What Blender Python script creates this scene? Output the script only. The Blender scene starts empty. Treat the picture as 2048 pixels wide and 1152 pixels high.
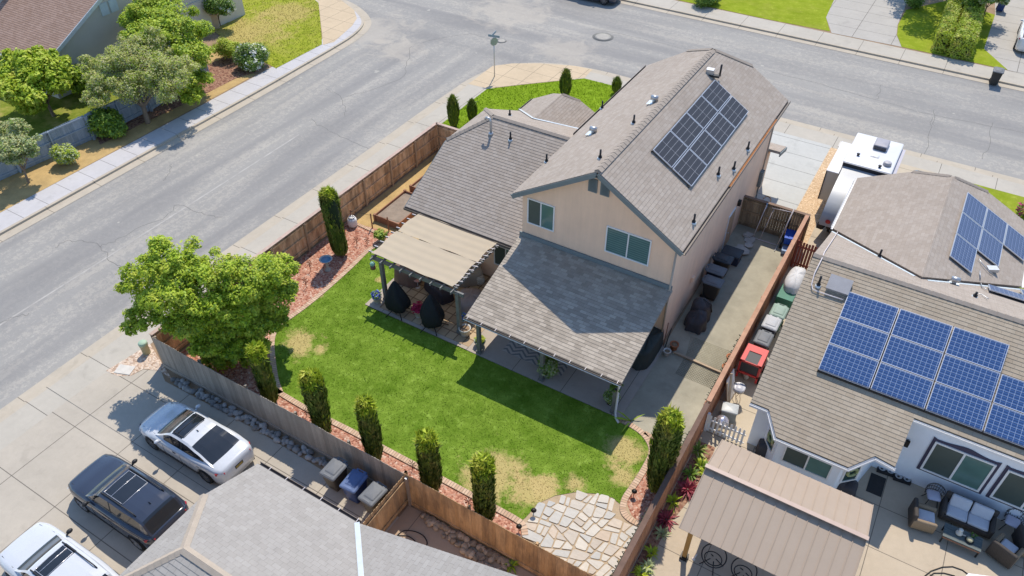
import bpy, math, random
import numpy as np
from mathutils import Vector
RND = random.Random(11)
NP = np.random.default_rng(5)
SC = bpy.context.scene
COL = SC.collection
rad = math.radians
# ------------------------------------------------------------------ survey helpers (photo pixel -> point on a level plane)
CAMH = 25.0; FOC = 1538.0
PITCH = math.atan(1358/1538.0); YAW = math.atan(1237/math.hypot(1538, 1358))
def ray(px, py):
    x = (px-1024)/FOC; y = -(py-576)/FOC
    s, c = math.sin(PITCH), math.cos(PITCH)
    f = c+y*s; u = -s+y*c; sy, cy = math.sin(YAW), math.cos(YAW)
    return (x*cy-f*sy, x*sy+f*cy, u)
def G(px, py, z=0.0):
    d = ray(px, py); t = (z-CAMH)/d[2]
    return Vector((d[0]*t, d[1]*t, z))
def G2(px, py, z=0.0):
    p = G(px, py, z); return (p.x, p.y)
# ------------------------------------------------------------------ objects
def tag(o, label=None, cat=None, group=None, kind=None):
    if label: o['label'] = label
    if cat: o['category'] = cat
    if group: o['group'] = group
    if kind: o['kind'] = kind
    return o
def thing(name, label, cat, loc=(0, 0, 0), group=None):
    o = bpy.data.objects.new(name, None); COL.objects.link(o)
    o.location = loc; o.empty_display_size = .2
    return tag(o, label, cat, group)
def kids(o): return [c for c in COL.objects if c.parent == o]
def copy_tree(o, loc, rz=0, label=None, sc=None, parent=None):
    c = o.copy(); COL.objects.link(c); c.parent = parent
    if parent is None:
        c.location = loc; c.rotation_euler = (0, 0, rz)
        if sc: c.scale = (sc, sc, sc) if not isinstance(sc, tuple) else sc
        if label: c['label'] = label
    for k in kids(o): copy_tree(k, None, parent=c)
    return c
def root_loc(p):
    while p.parent: p = p.parent
    return Vector(p.location)
class MB:
    def __init__(s): s.v = []; s.f = []; s.m = []; s.s = []; s.uv = {}; s.cm = 0
    def mat(s, i): s.cm = i; return s
    def add(s, vs, fs, smooth=False, uvs=None):
        b = len(s.v); s.v += [tuple(v) for v in vs]
        for i, f in enumerate(fs):
            if uvs: s.uv[len(s.f)] = uvs[i]
            s.f.append(tuple(b+j for j in f)); s.m.append(s.cm); s.s.append(smooth)
        return s
    def quad(s, a, b, c, d, uv=None): return s.add([a, b, c, d], [(0, 1, 2, 3)], uvs=[uv] if uv else None)
    def poly(s, pts): return s.add(pts, [tuple(range(len(pts)))])
    def sheet(s, pts, z):
        pts = ccw(pts); return s.add([(p[0], p[1], z) for p in pts], [tuple(range(len(pts)))])
    def prism(s, pts, z0, z1, bottom=True):
        pts = ccw(pts); n = len(pts)
        vs = [(p[0], p[1], z0) for p in pts]+[(p[0], p[1], z1) for p in pts]
        fs = [tuple(range(n, 2*n))]+([tuple(reversed(range(n)))] if bottom else [])
        fs += [(i, (i+1) % n, n+(i+1) % n, n+i) for i in range(n)]
        return s.add(vs, fs)
    def box(s, x0, x1, y0, y1, z0, z1): return s.prism([(x0, y0), (x1, y0), (x1, y1), (x0, y1)], z0, z1)
    def obox(s, c, sx, sy, sz, rz=0, taper=1.0):
        c_, s_ = math.cos(rz), math.sin(rz); vs = []
        for k, z in ((1.0, 0), (taper, sz)):
            for a, b in ((-1, -1), (1, -1), (1, 1), (-1, 1)):
                x = a*sx/2*k; y = b*sy/2*k
                vs.append((c[0]+x*c_-y*s_, c[1]+x*s_+y*c_, c[2]+z))
        return s.add(vs, [(3, 2, 1, 0), (4, 5, 6, 7), (0, 1, 5, 4), (1, 2, 6, 5), (2, 3, 7, 6), (3, 0, 4, 7)])
    def rbox(s, c, sx, sy, sz, rz=0, r=.06, n=4, crown=0.0):      # soft box: rounded in plan and on top
        rings = []
        for t in range(n+1):
            a = t/n*math.pi/2; rings.append((r*(1-math.cos(a)) if True else 0, sz-r+r*math.sin(a)))
        prof = [(r*.6, 0), (0, r*.6)]+[(q, z) for q, z in rings]
        c_, s_ = math.cos(rz), math.sin(rz); vs = []; fs = []; pn = 0
        for ins, z in prof:
            ring = []
            for cx, cy, a0 in ((1, 1, 0), (-1, 1, 90), (-1, -1, 180), (1, -1, 270)):
                for k in range(n+1):
                    a = rad(a0+90*k/n); rr = max(r-ins, .002)
                    x = cx*(sx/2-r)+rr*math.cos(a); y = cy*(sy/2-r)+rr*math.sin(a)
                    ring.append((c[0]+x*c_-y*s_, c[1]+x*s_+y*c_, c[2]+z))
            pn = len(ring); vs += ring
        for i in range(len(prof)-1):
            for j in range(pn):
                fs.append((i*pn+j, i*pn+(j+1) % pn, (i+1)*pn+(j+1) % pn, (i+1)*pn+j))
        top = (len(prof)-1)*pn; vs.append((c[0], c[1], c[2]+sz+crown)); t = len(vs)-1
        fs += [(top+j, top+(j+1) % pn, t) for j in range(pn)]
        fs.append(tuple(reversed(range(pn))))
        return s.add(vs, fs, True)
    def bar(s, a, b, w, h, up=(0, 0, 1)):
        a = Vector(a); b = Vector(b); d = (b-a).normalized(); u = Vector(up)
        if abs(d.dot(u)) > .99: u = Vector((0, 1, 0))
        r = d.cross(u).normalized(); u = r.cross(d)
        o = [(-w/2, -h/2), (w/2, -h/2), (w/2, h/2), (-w/2, h/2)]
        vs = [p+r*i+u*j for p in (a, b) for i, j in o]
        return s.add(vs, [(0, 1, 2, 3), (7, 6, 5, 4), (0, 4, 5, 1), (1, 5, 6, 2), (2, 6, 7, 3), (3, 7, 4, 0)])
    def tube(s, path, r, n=7, closed=False):
        P = [Vector(p) for p in path]; m = len(P); vs = []; fs = []
        rs = r if isinstance(r, (list, tuple)) else [r]*m
        for i, p in enumerate(P):
            a = P[(i-1) % m] if (closed or i > 0) else p; b = P[(i+1) % m] if (closed or i < m-1) else p
            d = (b-a); d = d.normalized() if d.length > 1e-9 else Vector((0, 0, 1))
            u = Vector((0, 0, 1)) if abs(d.z) < .9 else Vector((1, 0, 0))
            x = d.cross(u).normalized(); y = x.cross(d)
            for k in range(n):
                t = 2*math.pi*k/n; vs.append(p+x*math.cos(t)*rs[i]-y*math.sin(t)*rs[i])
        for i in range(m if closed else m-1):
            j = (i+1) % m
            for k in range(n): fs.append((i*n+k, i*n+(k+1) % n, j*n+(k+1) % n, j*n+k))
        if not closed: fs += [tuple(reversed(range(n))), tuple(range((m-1)*n, m*n))]
        return s.add(vs, fs, True)
    def lathe(s, prof, c=(0, 0, 0), n=18, sq=1.0, jag=0):
        vs = []; fs = []
        for r, z in prof:
            for k in range(n):
                t = 2*math.pi*k/n; q = r*(1+(RND.uniform(-jag, jag) if jag else 0))
                vs.append((c[0]+q*math.cos(t), c[1]+q*sq*math.sin(t), c[2]+z))
        for i in range(len(prof)-1):
            for k in range(n): fs.append((i*n+k, i*n+(k+1) % n, (i+1)*n+(k+1) % n, (i+1)*n+k))
        m = len(prof)
        fs += [tuple(reversed(range(n))), tuple(range((m-1)*n, m*n))]
        return s.add(vs, fs, True)
    def ell(s, c, r, n=12, m=8, jag=0.0):
        vs = []; fs = []; r = r if isinstance(r, (tuple, list)) else (r, r, r)
        for i in range(m+1):
            a = math.pi*i/m
            for k in range(n):
                t = 2*math.pi*k/n; q = 1+(RND.uniform(-jag, jag) if jag else 0)
                vs.append((c[0]+r[0]*q*math.sin(a)*math.cos(t), c[1]+r[1]*q*math.sin(a)*math.sin(t), c[2]-r[2]*q*math.cos(a)))
        for i in range(m):
            for k in range(n): fs.append((i*n+k, i*n+(k+1) % n, (i+1)*n+(k+1) % n, (i+1)*n+k))
        return s.add(vs, fs, True)
    def slab(s, pts, th):                                # planar polygon (CCW seen from outside), thickness behind it
        P = [Vector(p) for p in pts]; n = newell(P); k = len(P)
        vs = P+[p-n*th for p in P]
        fs = [tuple(range(k)), tuple(reversed(range(k, 2*k)))]+[(i, k+i, k+(i+1) % k, (i+1) % k) for i in range(k)]
        return s.add(vs, fs)
    def build(s, name, mats, parent=None, bevel=0, sub=0):
        if not isinstance(mats, (list, tuple)): mats = [mats]
        off = root_loc(parent) if parent else Vector((0, 0, 0))
        me = bpy.data.meshes.new(name)
        A = np.array(s.v, dtype=np.float64).reshape(-1, 3)-np.array(off)
        me.from_pydata(A.tolist(), [], s.f)
        for m in mats: me.materials.append(m)
        me.polygons.foreach_set('material_index', s.m); me.polygons.foreach_set('use_smooth', s.s)
        uvl = me.uv_layers.new(name='UV'); buf = np.zeros((len(me.loops), 2)); li = 0
        for fi, f in enumerate(s.f):
            e = s.uv.get(fi)
            if e: buf[li:li+len(f)] = e
            else:
                n = newell([Vector(A[j]) for j in f[:6]]); p = A[list(f)]
                if abs(n.z) > .995: buf[li:li+len(f)] = p[:, :2]
                else:
                    u = Vector((-n.y, n.x, 0)).normalized(); v = n.cross(u)
                    buf[li:li+len(f), 0] = p@np.array(u); buf[li:li+len(f), 1] = p@np.array(v)
            li += len(f)
        uvl.data.foreach_set('uv', buf.ravel()); me.update()
        o = bpy.data.objects.new(name, me); COL.objects.link(o)
        if parent: o.parent = parent
        if bevel:
            b = o.modifiers.new('bev', 'BEVEL'); b.width = bevel; b.segments = 2; b.limit_method = 'ANGLE'
        if sub:
            b = o.modifiers.new('sub', 'SUBSURF'); b.levels = sub; b.render_levels = sub
        return o
def newell(P):
    n = Vector((0, 0, 0))
    for i, a in enumerate(P):
        b = P[(i+1) % len(P)]
        n += Vector(((a.y-b.y)*(a.z+b.z), (a.z-b.z)*(a.x+b.x), (a.x-b.x)*(a.y+b.y)))
    return n.normalized() if n.length > 1e-12 else Vector((0, 0, 1))
def ccw(p):
    a = sum(p[i][0]*p[(i+1) % len(p)][1]-p[(i+1) % len(p)][0]*p[i][1] for i in range(len(p)))
    return list(p) if a > 0 else list(reversed(p))
def smooth_line(pts, n=6):                                # Catmull-Rom through 2D/3D points
    P = [Vector(p) if len(p) == 3 else Vector((p[0], p[1], 0)) for p in pts]; out = []
    for i in range(len(P)-1):
        a, b, c, d = P[max(i-1, 0)], P[i], P[i+1], P[min(i+2, len(P)-1)]
        for k in range(n):
            t = k/n
            out.append(.5*((2*b)+(c-a)*t+(2*a-5*b+4*c-d)*t*t+(3*b-a-3*c+d)*t**3))
    out.append(P[-1]); return out
def offset_line(P, d):
    out = []
    for i, p in enumerate(P):
        a = P[max(i-1, 0)]; b = P[min(i+1, len(P)-1)]; t = Vector((b[0]-a[0], b[1]-a[1], 0)).normalized()
        out.append(Vector((p[0]-t.y*d, p[1]+t.x*d, 0)))
    return out
def strip(mb, P, d0, d1, z0, z1=None):                    # ribbon (or kerb block) along a line
    A = offset_line(P, d0); B = offset_line(P, d1); L = 0
    z1 = z0 if z1 is None else z1
    for i in range(len(P)-1):
        l = (A[i+1]-A[i]).length; w = abs(d1-d0)
        q = [(A[i].x, A[i].y, z1), (A[i+1].x, A[i+1].y, z1), (B[i+1].x, B[i+1].y, z1), (B[i].x, B[i].y, z1)]
        uv = [(L, 0), (L+l, 0), (L+l, w), (L, w)]
        if d1 < d0: q.reverse(); uv.reverse()
        mb.quad(*q, uv=uv)
        if z1 != z0:
            for X, s in ((A, 1), (B, -1)):
                e = [(X[i].x, X[i].y, z0), (X[i+1].x, X[i+1].y, z0), (X[i+1].x, X[i+1].y, z1), (X[i].x, X[i].y, z1)]
                if (s > 0) == (d1 < d0): e.reverse()
                mb.quad(*e, uv=[(L, 0), (L+l, 0), (L+l, .1), (L, .1)])
        L += l
def clip_poly(p, k, c, keep_less):                         # clip 2D polygon by coordinate k
    out = []
    for i in range(len(p)):
        a = p[i]; b = p[(i+1) % len(p)]; ia = (a[k] <= c) == keep_less; ib = (b[k] <= c) == keep_less
        if ia: out.append(a)
        if ia != ib:
            t = (c-a[k])/(b[k]-a[k]); out.append((a[0]+(b[0]-a[0])*t, a[1]+(b[1]-a[1])*t))
    return out
def roof_plane(mb, pts, row=.165, lift=.011, th=.12):        # shingle courses as real overlapping strips on a sloped plane
    P = [Vector(p) for p in pts]; n = newell(P)
    if n.z < 0: P.reverse(); n = -n
    mb.slab([p-n*.004 for p in P], th)
    u = Vector((-n.y, n.x, 0)).normalized(); v = n.cross(u); o = P[0]
    q = [((p-o).dot(u), (p-o).dot(v)) for p in P]
    v0 = min(a[1] for a in q); v1 = max(a[1] for a in q); k = 0
    ju = RND.uniform(0, 3)
    while v0+k*row < v1-1e-4:
        a, b = v0+k*row, v0+(k+1)*row
        s = clip_poly(clip_poly(q, 1, a, False), 1, b, True) if True else []
        if len(s) >= 3:
            tw = lambda w: o+u*w[0]+v*w[1]+n*(lift*max(0, 1-(w[1]-a)/row)+.002)
            mb.add([tw(w) for w in s], [tuple(range(len(s)))], uvs=[[(w[0]+ju, w[1]-v0) for w in s]])
            lo = sorted([w for w in s if w[1]-a < 1e-4])
            if len(lo) >= 2:
                w0, w1 = lo[0], lo[-1]; A, B = tw(w0), tw(w1)
                mb.add([A-n*(lift+.004), B-n*(lift+.004), B, A], [(0, 1, 2, 3)], uvs=[[(w0[0]+ju, k*row+.02)]*4])
        k += 1
# ------------------------------------------------------------------ materials
MATS = {}
class NT:
    def __init__(s, name):
        s.m = bpy.data.materials.new(name); s.m.use_nodes = True; s.t = s.m.node_tree; s.n = s.t.nodes; s.l = s.t.links
        s.b = s.n['Principled BSDF']; s.out = s.n['Material Output']; MATS[name] = s.m
    def node(s, typ, ins=None, **kw):
        n = s.n.new(typ)
        for k, v in kw.items(): setattr(n, k, v)
        for k, v in (ins or {}).items(): s.set(n.inputs[k], v)
        return n
    def set(s, sock, v):
        if isinstance(v, bpy.types.NodeSocket): s.l.new(v, sock)
        elif isinstance(v, (tuple, list)) and len(v) == 3 and sock.type == 'RGBA': sock.default_value = (*v, 1)
        else: sock.default_value = v
    def co(s, kind='Object'): return s.node('ShaderNodeTexCoord').outputs[kind]
    def mapping(s, vec, scale=(1, 1, 1), rot=(0, 0, 0), loc=(0, 0, 0)):
        return s.node('ShaderNodeMapping', {'Vector': vec, 'Scale': scale, 'Rotation': rot, 'Location': loc}).outputs[0]
    def noise(s, vec, scale, detail=4, rough=.55, dist=0):
        return s.node('ShaderNodeTexNoise', {'Vector': vec, 'Scale': scale, 'Detail': detail, 'Roughness': rough, 'Distortion': dist}).outputs[0]
    def ramp(s, f, *st):
        n = s.node('ShaderNodeValToRGB', {'Fac': f}); e = n.color_ramp.elements
        while len(e) < len(st): e.new(.5)
        for i, (p, c) in enumerate(st):
            e[i].position = p; e[i].color = (*c, 1) if isinstance(c, tuple) else (c, c, c, 1)
        return n.outputs[0]
    def mix(s, f, a, b, mode='MIX'):
        n = s.node('ShaderNodeMix', data_type='RGBA', blend_type=mode)
        s.set(n.inputs[0], f); s.set(n.inputs[6], a); s.set(n.inputs[7], b); return n.outputs[2]
    def math(s, op, a, b=0.0, c=None):
        n = s.node('ShaderNodeMath', operation=op); s.set(n.inputs[0], a); s.set(n.inputs[1], b)
        if c is not None: s.set(n.inputs[2], c)
        return n.outputs[0]
    def vary(s, col, f, amt):                               # multiply colour by 1 +- amt following f (0..1)
        k = s.math('MULTIPLY_ADD', f, 2*amt, 1-amt); return s.mix(1.0, col, k, 'MULTIPLY')
    def bump(s, h, strength=.3, dist=.02):
        s.l.new(s.node('ShaderNodeBump', {'Height': h, 'Strength': strength, 'Distance': dist}).outputs[0], s.b.inputs['Normal'])
    def done(s, col, rough=.8, metal=0, spec=.4):
        s.set(s.b.inputs['Base Color'], col); s.set(s.b.inputs['Roughness'], rough); s.b.inputs['Metallic'].default_value = metal
        s.b.inputs['Specular IOR Level'].default_value = spec
        return s.m
    def island(s): return s.node('ShaderNodeNewGeometry').outputs['Random Per Island']
    def orand(s): return s.node('ShaderNodeObjectInfo').outputs['Random']
    def xyz(s, v):
        n = s.node('ShaderNodeSeparateXYZ', {'Vector': v}); return n.outputs
def plain(name, c, rough=.7, var=.12, scale=3, fine=.08, fscale=60, bump=.08, metal=0, spec=.4, orand=0, streak=0):
    t = NT(name); v = t.co()
    col = t.vary(c, t.noise(v, scale, 5, .6), var*1.6)
    col = t.vary(col, t.noise(v, fscale, 2), fine)
    if orand: col = t.vary(col, t.orand(), orand)
    if streak: col = t.vary(col, t.noise(t.mapping(v, (2.4, 2.4, .22)), 1.3, 6, .7), streak)
    if bump: t.bump(t.noise(v, fscale*.7, 3), bump, .01)
    return t.done(col, rough, metal, spec)
def shingle(name, c, c2, amt=.16, course=.165, bw=.30):
    t = NT(name); uv = t.co('UV')
    br = t.node('ShaderNodeTexBrick', {'Vector': uv, 'Color1': (1, 1, 1), 'Color2': (0, 0, 0), 'Mortar': (.5, .5, .5), 'Scale': 1.0,
        'Mortar Size': .004, 'Mortar Smooth': .3, 'Bias': 0.0, 'Brick Width': bw, 'Row Height': course}, offset=.37, squash=1.0)
    v = t.co()
    col = t.mix(br.outputs['Color'], c, c2)
    col = t.vary(col, t.noise(uv, 2.6, 3), .08); col = t.vary(col, t.noise(v, .35, 4, .6), amt)
    st = t.noise(t.mapping(uv, (2.2, .25, 1)), 1.6, 4, .6); col = t.vary(col, st, .1)
    col = t.vary(col, t.noise(uv, 70, 2), .22)
    col = t.mix(t.math('MULTIPLY', br.outputs['Fac'], .55), col, (.05, .045, .04))
    t.bump(t.math('SUBTRACT', t.noise(uv, 90, 2), br.outputs['Fac']), .35, .01)
    return t.done(col, .92, spec=.2)
def leafmat(name, c1, c2, c3=None, tr=.30):
    t = NT(name); i = t.island(); v = t.co()
    col = t.mix(i, c1, c2)
    if c3: col = t.mix(t.ramp(t.noise(v, 1.3, 3), (.5, 0.0), (.68, 1.0)), col, c3)
    col = t.vary(col, t.noise(v, .9, 3), .22)
    t.done(col, .55, spec=.3)
    tl = t.node('ShaderNodeBsdfTranslucent', {'Color': t.vary(col, i, .1)})
    mx = t.node('ShaderNodeMixShader', {0: tr, 1: t.b.outputs[0], 2: tl.outputs[0]})
    t.l.new(mx.outputs[0], t.out.inputs[0]); return t.m
def woodmat(name, c1, c2, grey=None, gamt=0.0):
    t = NT(name); i = t.island(); v = t.co()
    col = t.mix(i, c1, c2)
    w = t.noise(t.mapping(v, (14, 14, 1.2)), 3, 5, .65); col = t.vary(col, w, .38)
    col = t.vary(col, t.noise(v, .7, 4, .6), .25)
    if grey: col = t.mix(t.ramp(t.noise(t.mapping(v, (3, 3, .8)), .8, 5, .65), (.42, 0.0), (.62, gamt)), col, grey)
    t.bump(w, .3, .01); return t.done(col, .85, spec=.2)
def paint(name, c, rough=.25, coat=.8, metal=0.0):
    t = NT(name); v = t.co(); t.done(t.vary(c, t.noise(v, 2.0, 3), .03), t.math('MULTIPLY_ADD', t.noise(v, 3, 4), .2, rough-.08), metal, .5)
    t.b.inputs['Coat Weight'].default_value = coat; t.b.inputs['Coat Roughness'].default_value = .04; return t.m
def glassmat(name, c, rough=.08):
    t = NT(name); v = t.co(); col = t.vary(c, t.noise(v, 1.1, 4), .35)
    return t.done(col, rough, 0, .7)
def joints(t, v, sx, sy, w=.012, ox=0.0, oy=0.0):            # 1 on control joints of a slab grid
    x, y, _ = t.xyz(v); fs = []
    for c, s, o in ((x, sx, ox), (y, sy, oy)):
        if not s: continue
        f = t.math('FRACT', t.math('ADD', t.math('DIVIDE', t.math('SUBTRACT', c, o), s), 50.0))
        e = t.math('MINIMUM', f, t.math('SUBTRACT', 1.0, f)); fs.append(t.math('LESS_THAN', t.math('MULTIPLY', e, s), w))
    return fs[0] if len(fs) == 1 else t.math('MAXIMUM', fs[0], fs[1])
def concrete(name, c, sx=0, sy=0, ox=0, oy=0, w=.013, stain=.14, kind='Object', jc=(.09, .08, .07)):
    t = NT(name); v = t.co(kind)
    col = t.vary(c, t.noise(v, .45, 5, .65), stain); col = t.vary(col, t.noise(v, 3.5, 5, .7), .1)
    col = t.vary(col, t.noise(v, 60, 2), .1)
    col = t.mix(t.ramp(t.noise(v, .8, 6, .7, .4), (.56, 0.0), (.74, .5)), col, tuple(x*.62 for x in c))
    if sx or sy: col = t.mix(t.math('MULTIPLY', joints(t, v, sx, sy, w, ox, oy), .8), col, jc)
    t.bump(t.noise(v, 70, 3), .12, .01); return t.done(col, .9, spec=.25)
def gravel(name, cs, scale=14, bump=.8, wv=.35):
    t = NT(name); v = t.co()
    vo = t.node('ShaderNodeTexVoronoi', {'Vector': v, 'Scale': scale}); r = t.xyz(vo.outputs['Color'])[0]
    col = t.ramp(r, *[(i/(len(cs)-1)*.9+.05, c) for i, c in enumerate(cs)])
    col = t.vary(col, t.noise(v, .5, 4, .6), wv*.6); col = t.vary(col, t.noise(v, 5, 3), .15)
    t.bump(t.math('SUBTRACT', 1.0, vo.outputs['Distance']), bump, .03); return t.done(col, .95, spec=.2)
# ------------------------------------------------------------------ material library
SH_TAUPE = shingle('taupe shingle', (.335, .285, .24), (.385, .335, .29), .12)
SH_PATIO = shingle('mottled patio shingle', (.285, .245, .20), (.43, .375, .31), .12)
SH_GREY = shingle('grey shingle', (.325, .305, .28), (.365, .345, .32), .08)
SH_TAN = shingle('weathered tan shingle', (.36, .295, .22), (.405, .34, .26), .14)
SH_BROWN = shingle('brown shingle', (.30, .20, .155), (.36, .25, .20), .10)
RIDGE = plain('ridge cap', (.33, .28, .235), .9, .12, 3, .2, 40)
STUCCO = plain('peach stucco', (.83, .585, .42), .9, .08, .8, .07, 90, .25, streak=.14)
STUCCO_T = plain('grey stucco', (.52, .50, .44), .9, .08, .8, .07, 90, .25)
STUCCO_W = plain('white stucco', (.77, .81, .87), .9, .06, .8, .05, 90, .25, streak=.08)
TRIM = plain('slate trim', (.17, .205, .215), .6, .1, 2, .05, 50)
WHITE = plain('white vinyl', (.75, .75, .75), .45, .05, 2, .03, 50, .02)
GUTTER = plain('dark gutter', (.16, .13, .11), .5, .2, 2)
LEAFLITTER = plain('leaf litter', (.30, .13, .05), .95, .5, 14, .4, 60, .6)
FLASH = plain('flashing', (.62, .66, .67), .35, .12, 4, .05, 40, .05, .3)
GLASS = glassmat('window glass', (.035, .07, .066))
GLASSB = glassmat('blinds behind glass', (.10, .19, .17), .12)
def blinds():
    t = NT('blind slats'); v = t.co(); z = t.xyz(v)[2]
    f = t.math('FRACT', t.math('MULTIPLY', z, 9.0)); c = t.mix(t.math('LESS_THAN', f, .4), (.115, .205, .19), (.06, .125, .118))
    return t.done(t.vary(c, t.noise(v, 1.2, 3), .25), .12, 0, .6)
BLIND = blinds()
SCREEN = glassmat('window screen', (.05, .075, .068), .5)
BLACK = plain('black plastic', (.022, .022, .024), .55, .2, 4)
DARKM = plain('dark metal', (.035, .033, .032), .5, .2, 8, metal=.5)
STEEL = plain('galvanised steel', (.5, .51, .52), .4, .1, 5, metal=.7)
PINKM = plain('faded white metal', (.66, .60, .60), .45, .15, 5)
RUBBER = plain('rubber', (.02, .02, .02), .8, .2, 10)
W_GREY = woodmat('weathered grey wood', (.27, .235, .195), (.40, .345, .285))
W_GOLD = woodmat('golden cedar', (.46, .29, .145), (.58, .39, .215), (.17, .12, .08), .6)
W_RUST = woodmat('red brown cedar', (.42, .185, .10), (.54, .26, .15), (.20, .11, .07), .5)
W_BROWN = woodmat('brown cedar', (.66, .41, .23), (.84, .59, .36), (.13, .07, .04), .6)
W_DULL = woodmat('dull brown pine', (.30, .21, .12), (.42, .31, .19), (.12, .085, .055), .6)
W_RED = woodmat('red stain wood', (.23, .065, .045), (.30, .095, .065))
W_BLUE = woodmat('faded slate wood', (.22, .28, .34), (.32, .38, .45))
W_CAP = plain('sun bleached cap rail', (.46, .34, .28), .8, .25, 4, .2, 40)
W_POST = plain('grey painted post', (.18, .18, .17), .7, .25, 5, .15, 30)
W_ORANGE = woodmat('amber timber', (.42, .21, .06), (.50, .27, .09))
W_BED = woodmat('planter boards', (.26, .12, .075), (.36, .19, .12))
def asphalt():
    t = NT('asphalt'); v = t.co(); x, y, z = t.xyz(v)
    wob = t.noise(v, .12, 2); k = t.node('ShaderNodeMapRange', {0: y, 1: 43.0, 2: 50.0}).outputs[0]
    s1 = t.noise(t.mapping(v, (.55, .05, 1)), 1.0, 3, .5, .3); s2 = t.noise(t.mapping(v, (.04, .5, 1)), 1.0, 3, .5, .3)
    st = t.mix(k, s1, s2)
    s3 = t.noise(t.mapping(v, (1.6, .10, 1)), 1.0, 5, .6, .4); s4 = t.noise(t.mapping(v, (.09, 1.5, 1)), 1.0, 5, .6, .4)
    st2 = t.mix(k, s3, s4)
    grit = t.noise(v, 4.5, 6, .8)
    col = t.mix(t.ramp(st, (.36, 0.0), (.62, 1.0)), (.245, .238, .228), (.315, .303, .28))
    worn = t.math('MULTIPLY', t.ramp(t.math('ADD', st2, t.math('MULTIPLY', t.math('SUBTRACT', grit, .5), 1.5)), (.50, 0.0), (.62, 1.0)), t.ramp(st, (.38, .15), (.62, .95)))
    col = t.mix(t.math('MULTIPLY', worn, .6), col, (.43, .395, .34))
    col = t.vary(col, t.noise(v, .16, 4, .6), .12); col = t.vary(col, grit, .10); col = t.vary(col, t.noise(v, 55, 2), .16)
    for px, py, r in ((745, 60, 4.5), (800, 95, 3.0), (1020, 20, 5), (1130, 100, 3.5)):
        c = G(px, py); d = t.node('ShaderNodeVectorMath', {0: v, 1: (c.x, c.y, -.12)}, operation='DISTANCE').outputs['Value']
        m = t.math('MULTIPLY', t.ramp(t.math('ADD', t.math('DIVIDE', d, r), t.math('MULTIPLY', t.math('SUBTRACT', t.noise(v, .7, 5, .65, .8), .5), 2.2)), (.35, 1.0), (.8, 0.0)), .45)
        col = t.mix(m, col, (.47, .42, .35))
    pn = t.ramp(t.noise(v, 1.15, 2), (.735, 0.0), (.765, 1.0)); col = t.mix(t.math('MULTIPLY', pn, .6), col, (.46, .44, .38))
    t.bump(t.noise(v, 90, 3), .25, .01); return t.done(col, .92, spec=.25)
ASPHALT = asphalt()
CRACK = plain('tar crack', (.155, .15, .14), .9, .2, 4)
C_WALK = concrete('sidewalk concrete', (.44, .405, .345), 3.05, 0, .4, kind='UV', w=.016)
C_WALKP = concrete('pale sidewalk', (.49, .475, .475), 1.5, 0, .4, kind='UV', w=.014)
C_KERB = concrete('kerb concrete', (.45, .395, .315), 3.05, 0, .4, kind='UV', w=.016, stain=.2)
C_RAMP = concrete('buff corner ramp', (.53, .42, .285), 1.6, 1.6, .2, .3)
C_DRIVE = concrete('driveway concrete', (.43, .385, .32), 2.65, 2.76, -22.82, 4.96, .016, .18)
C_NEW = concrete('pale driveway', (.47, .47, .44), 0, 1.75, 0, 38.5, .018, .1)
C_PATIO = concrete('patio slab', (.40, .345, .29), 2.4, 0, -9.4, 0, .014)
C_RIGHT = concrete('buff patio concrete', (.48, .40, .30), 2.4, 1.9, 1.0, 18.9, .014, .12)
C_SIDE = concrete('side path concrete', (.48, .41, .31), 0, 1.9, 0, 18.9, .014, .12)
C_NORTH = concrete('north driveway', (.41, .385, .345), 2.9, 1.9, 1.5, .4, .02)
C_PAD = concrete('gravel yard fines', (.35, .325, .25), 0, 0, stain=.6)
SOIL = plain('bare soil', (.29, .20, .125), .95, .3, 1.5, .25, 30, .5)
SOIL_D = plain('bed soil', (.27, .215, .165), .95, .25, 3, .3, 40, .6)
DRY = plain('dry turf', (.45, .31, .13), .95, .3, 1.2, .3, 30, .6)
MULCH = gravel('red lava rock', [(.24, .085, .055), (.45, .21, .14), (.54, .29, .20), (.34, .14, .09), (.60, .42, .32)], 13)
MULCHB = gravel('brown bark mulch', [(.13, .06, .045), (.26, .13, .09), (.32, .18, .12), (.38, .24, .16)], 11)
GRAV = gravel('tan pea gravel', [(.45, .30, .17), (.62, .45, .28), (.52, .36, .22), (.70, .54, .36)], 16)
GRAVP = gravel('pink crushed rock', [(.36, .25, .18), (.58, .44, .33), (.66, .56, .46), (.45, .33, .25)], 13)
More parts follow.
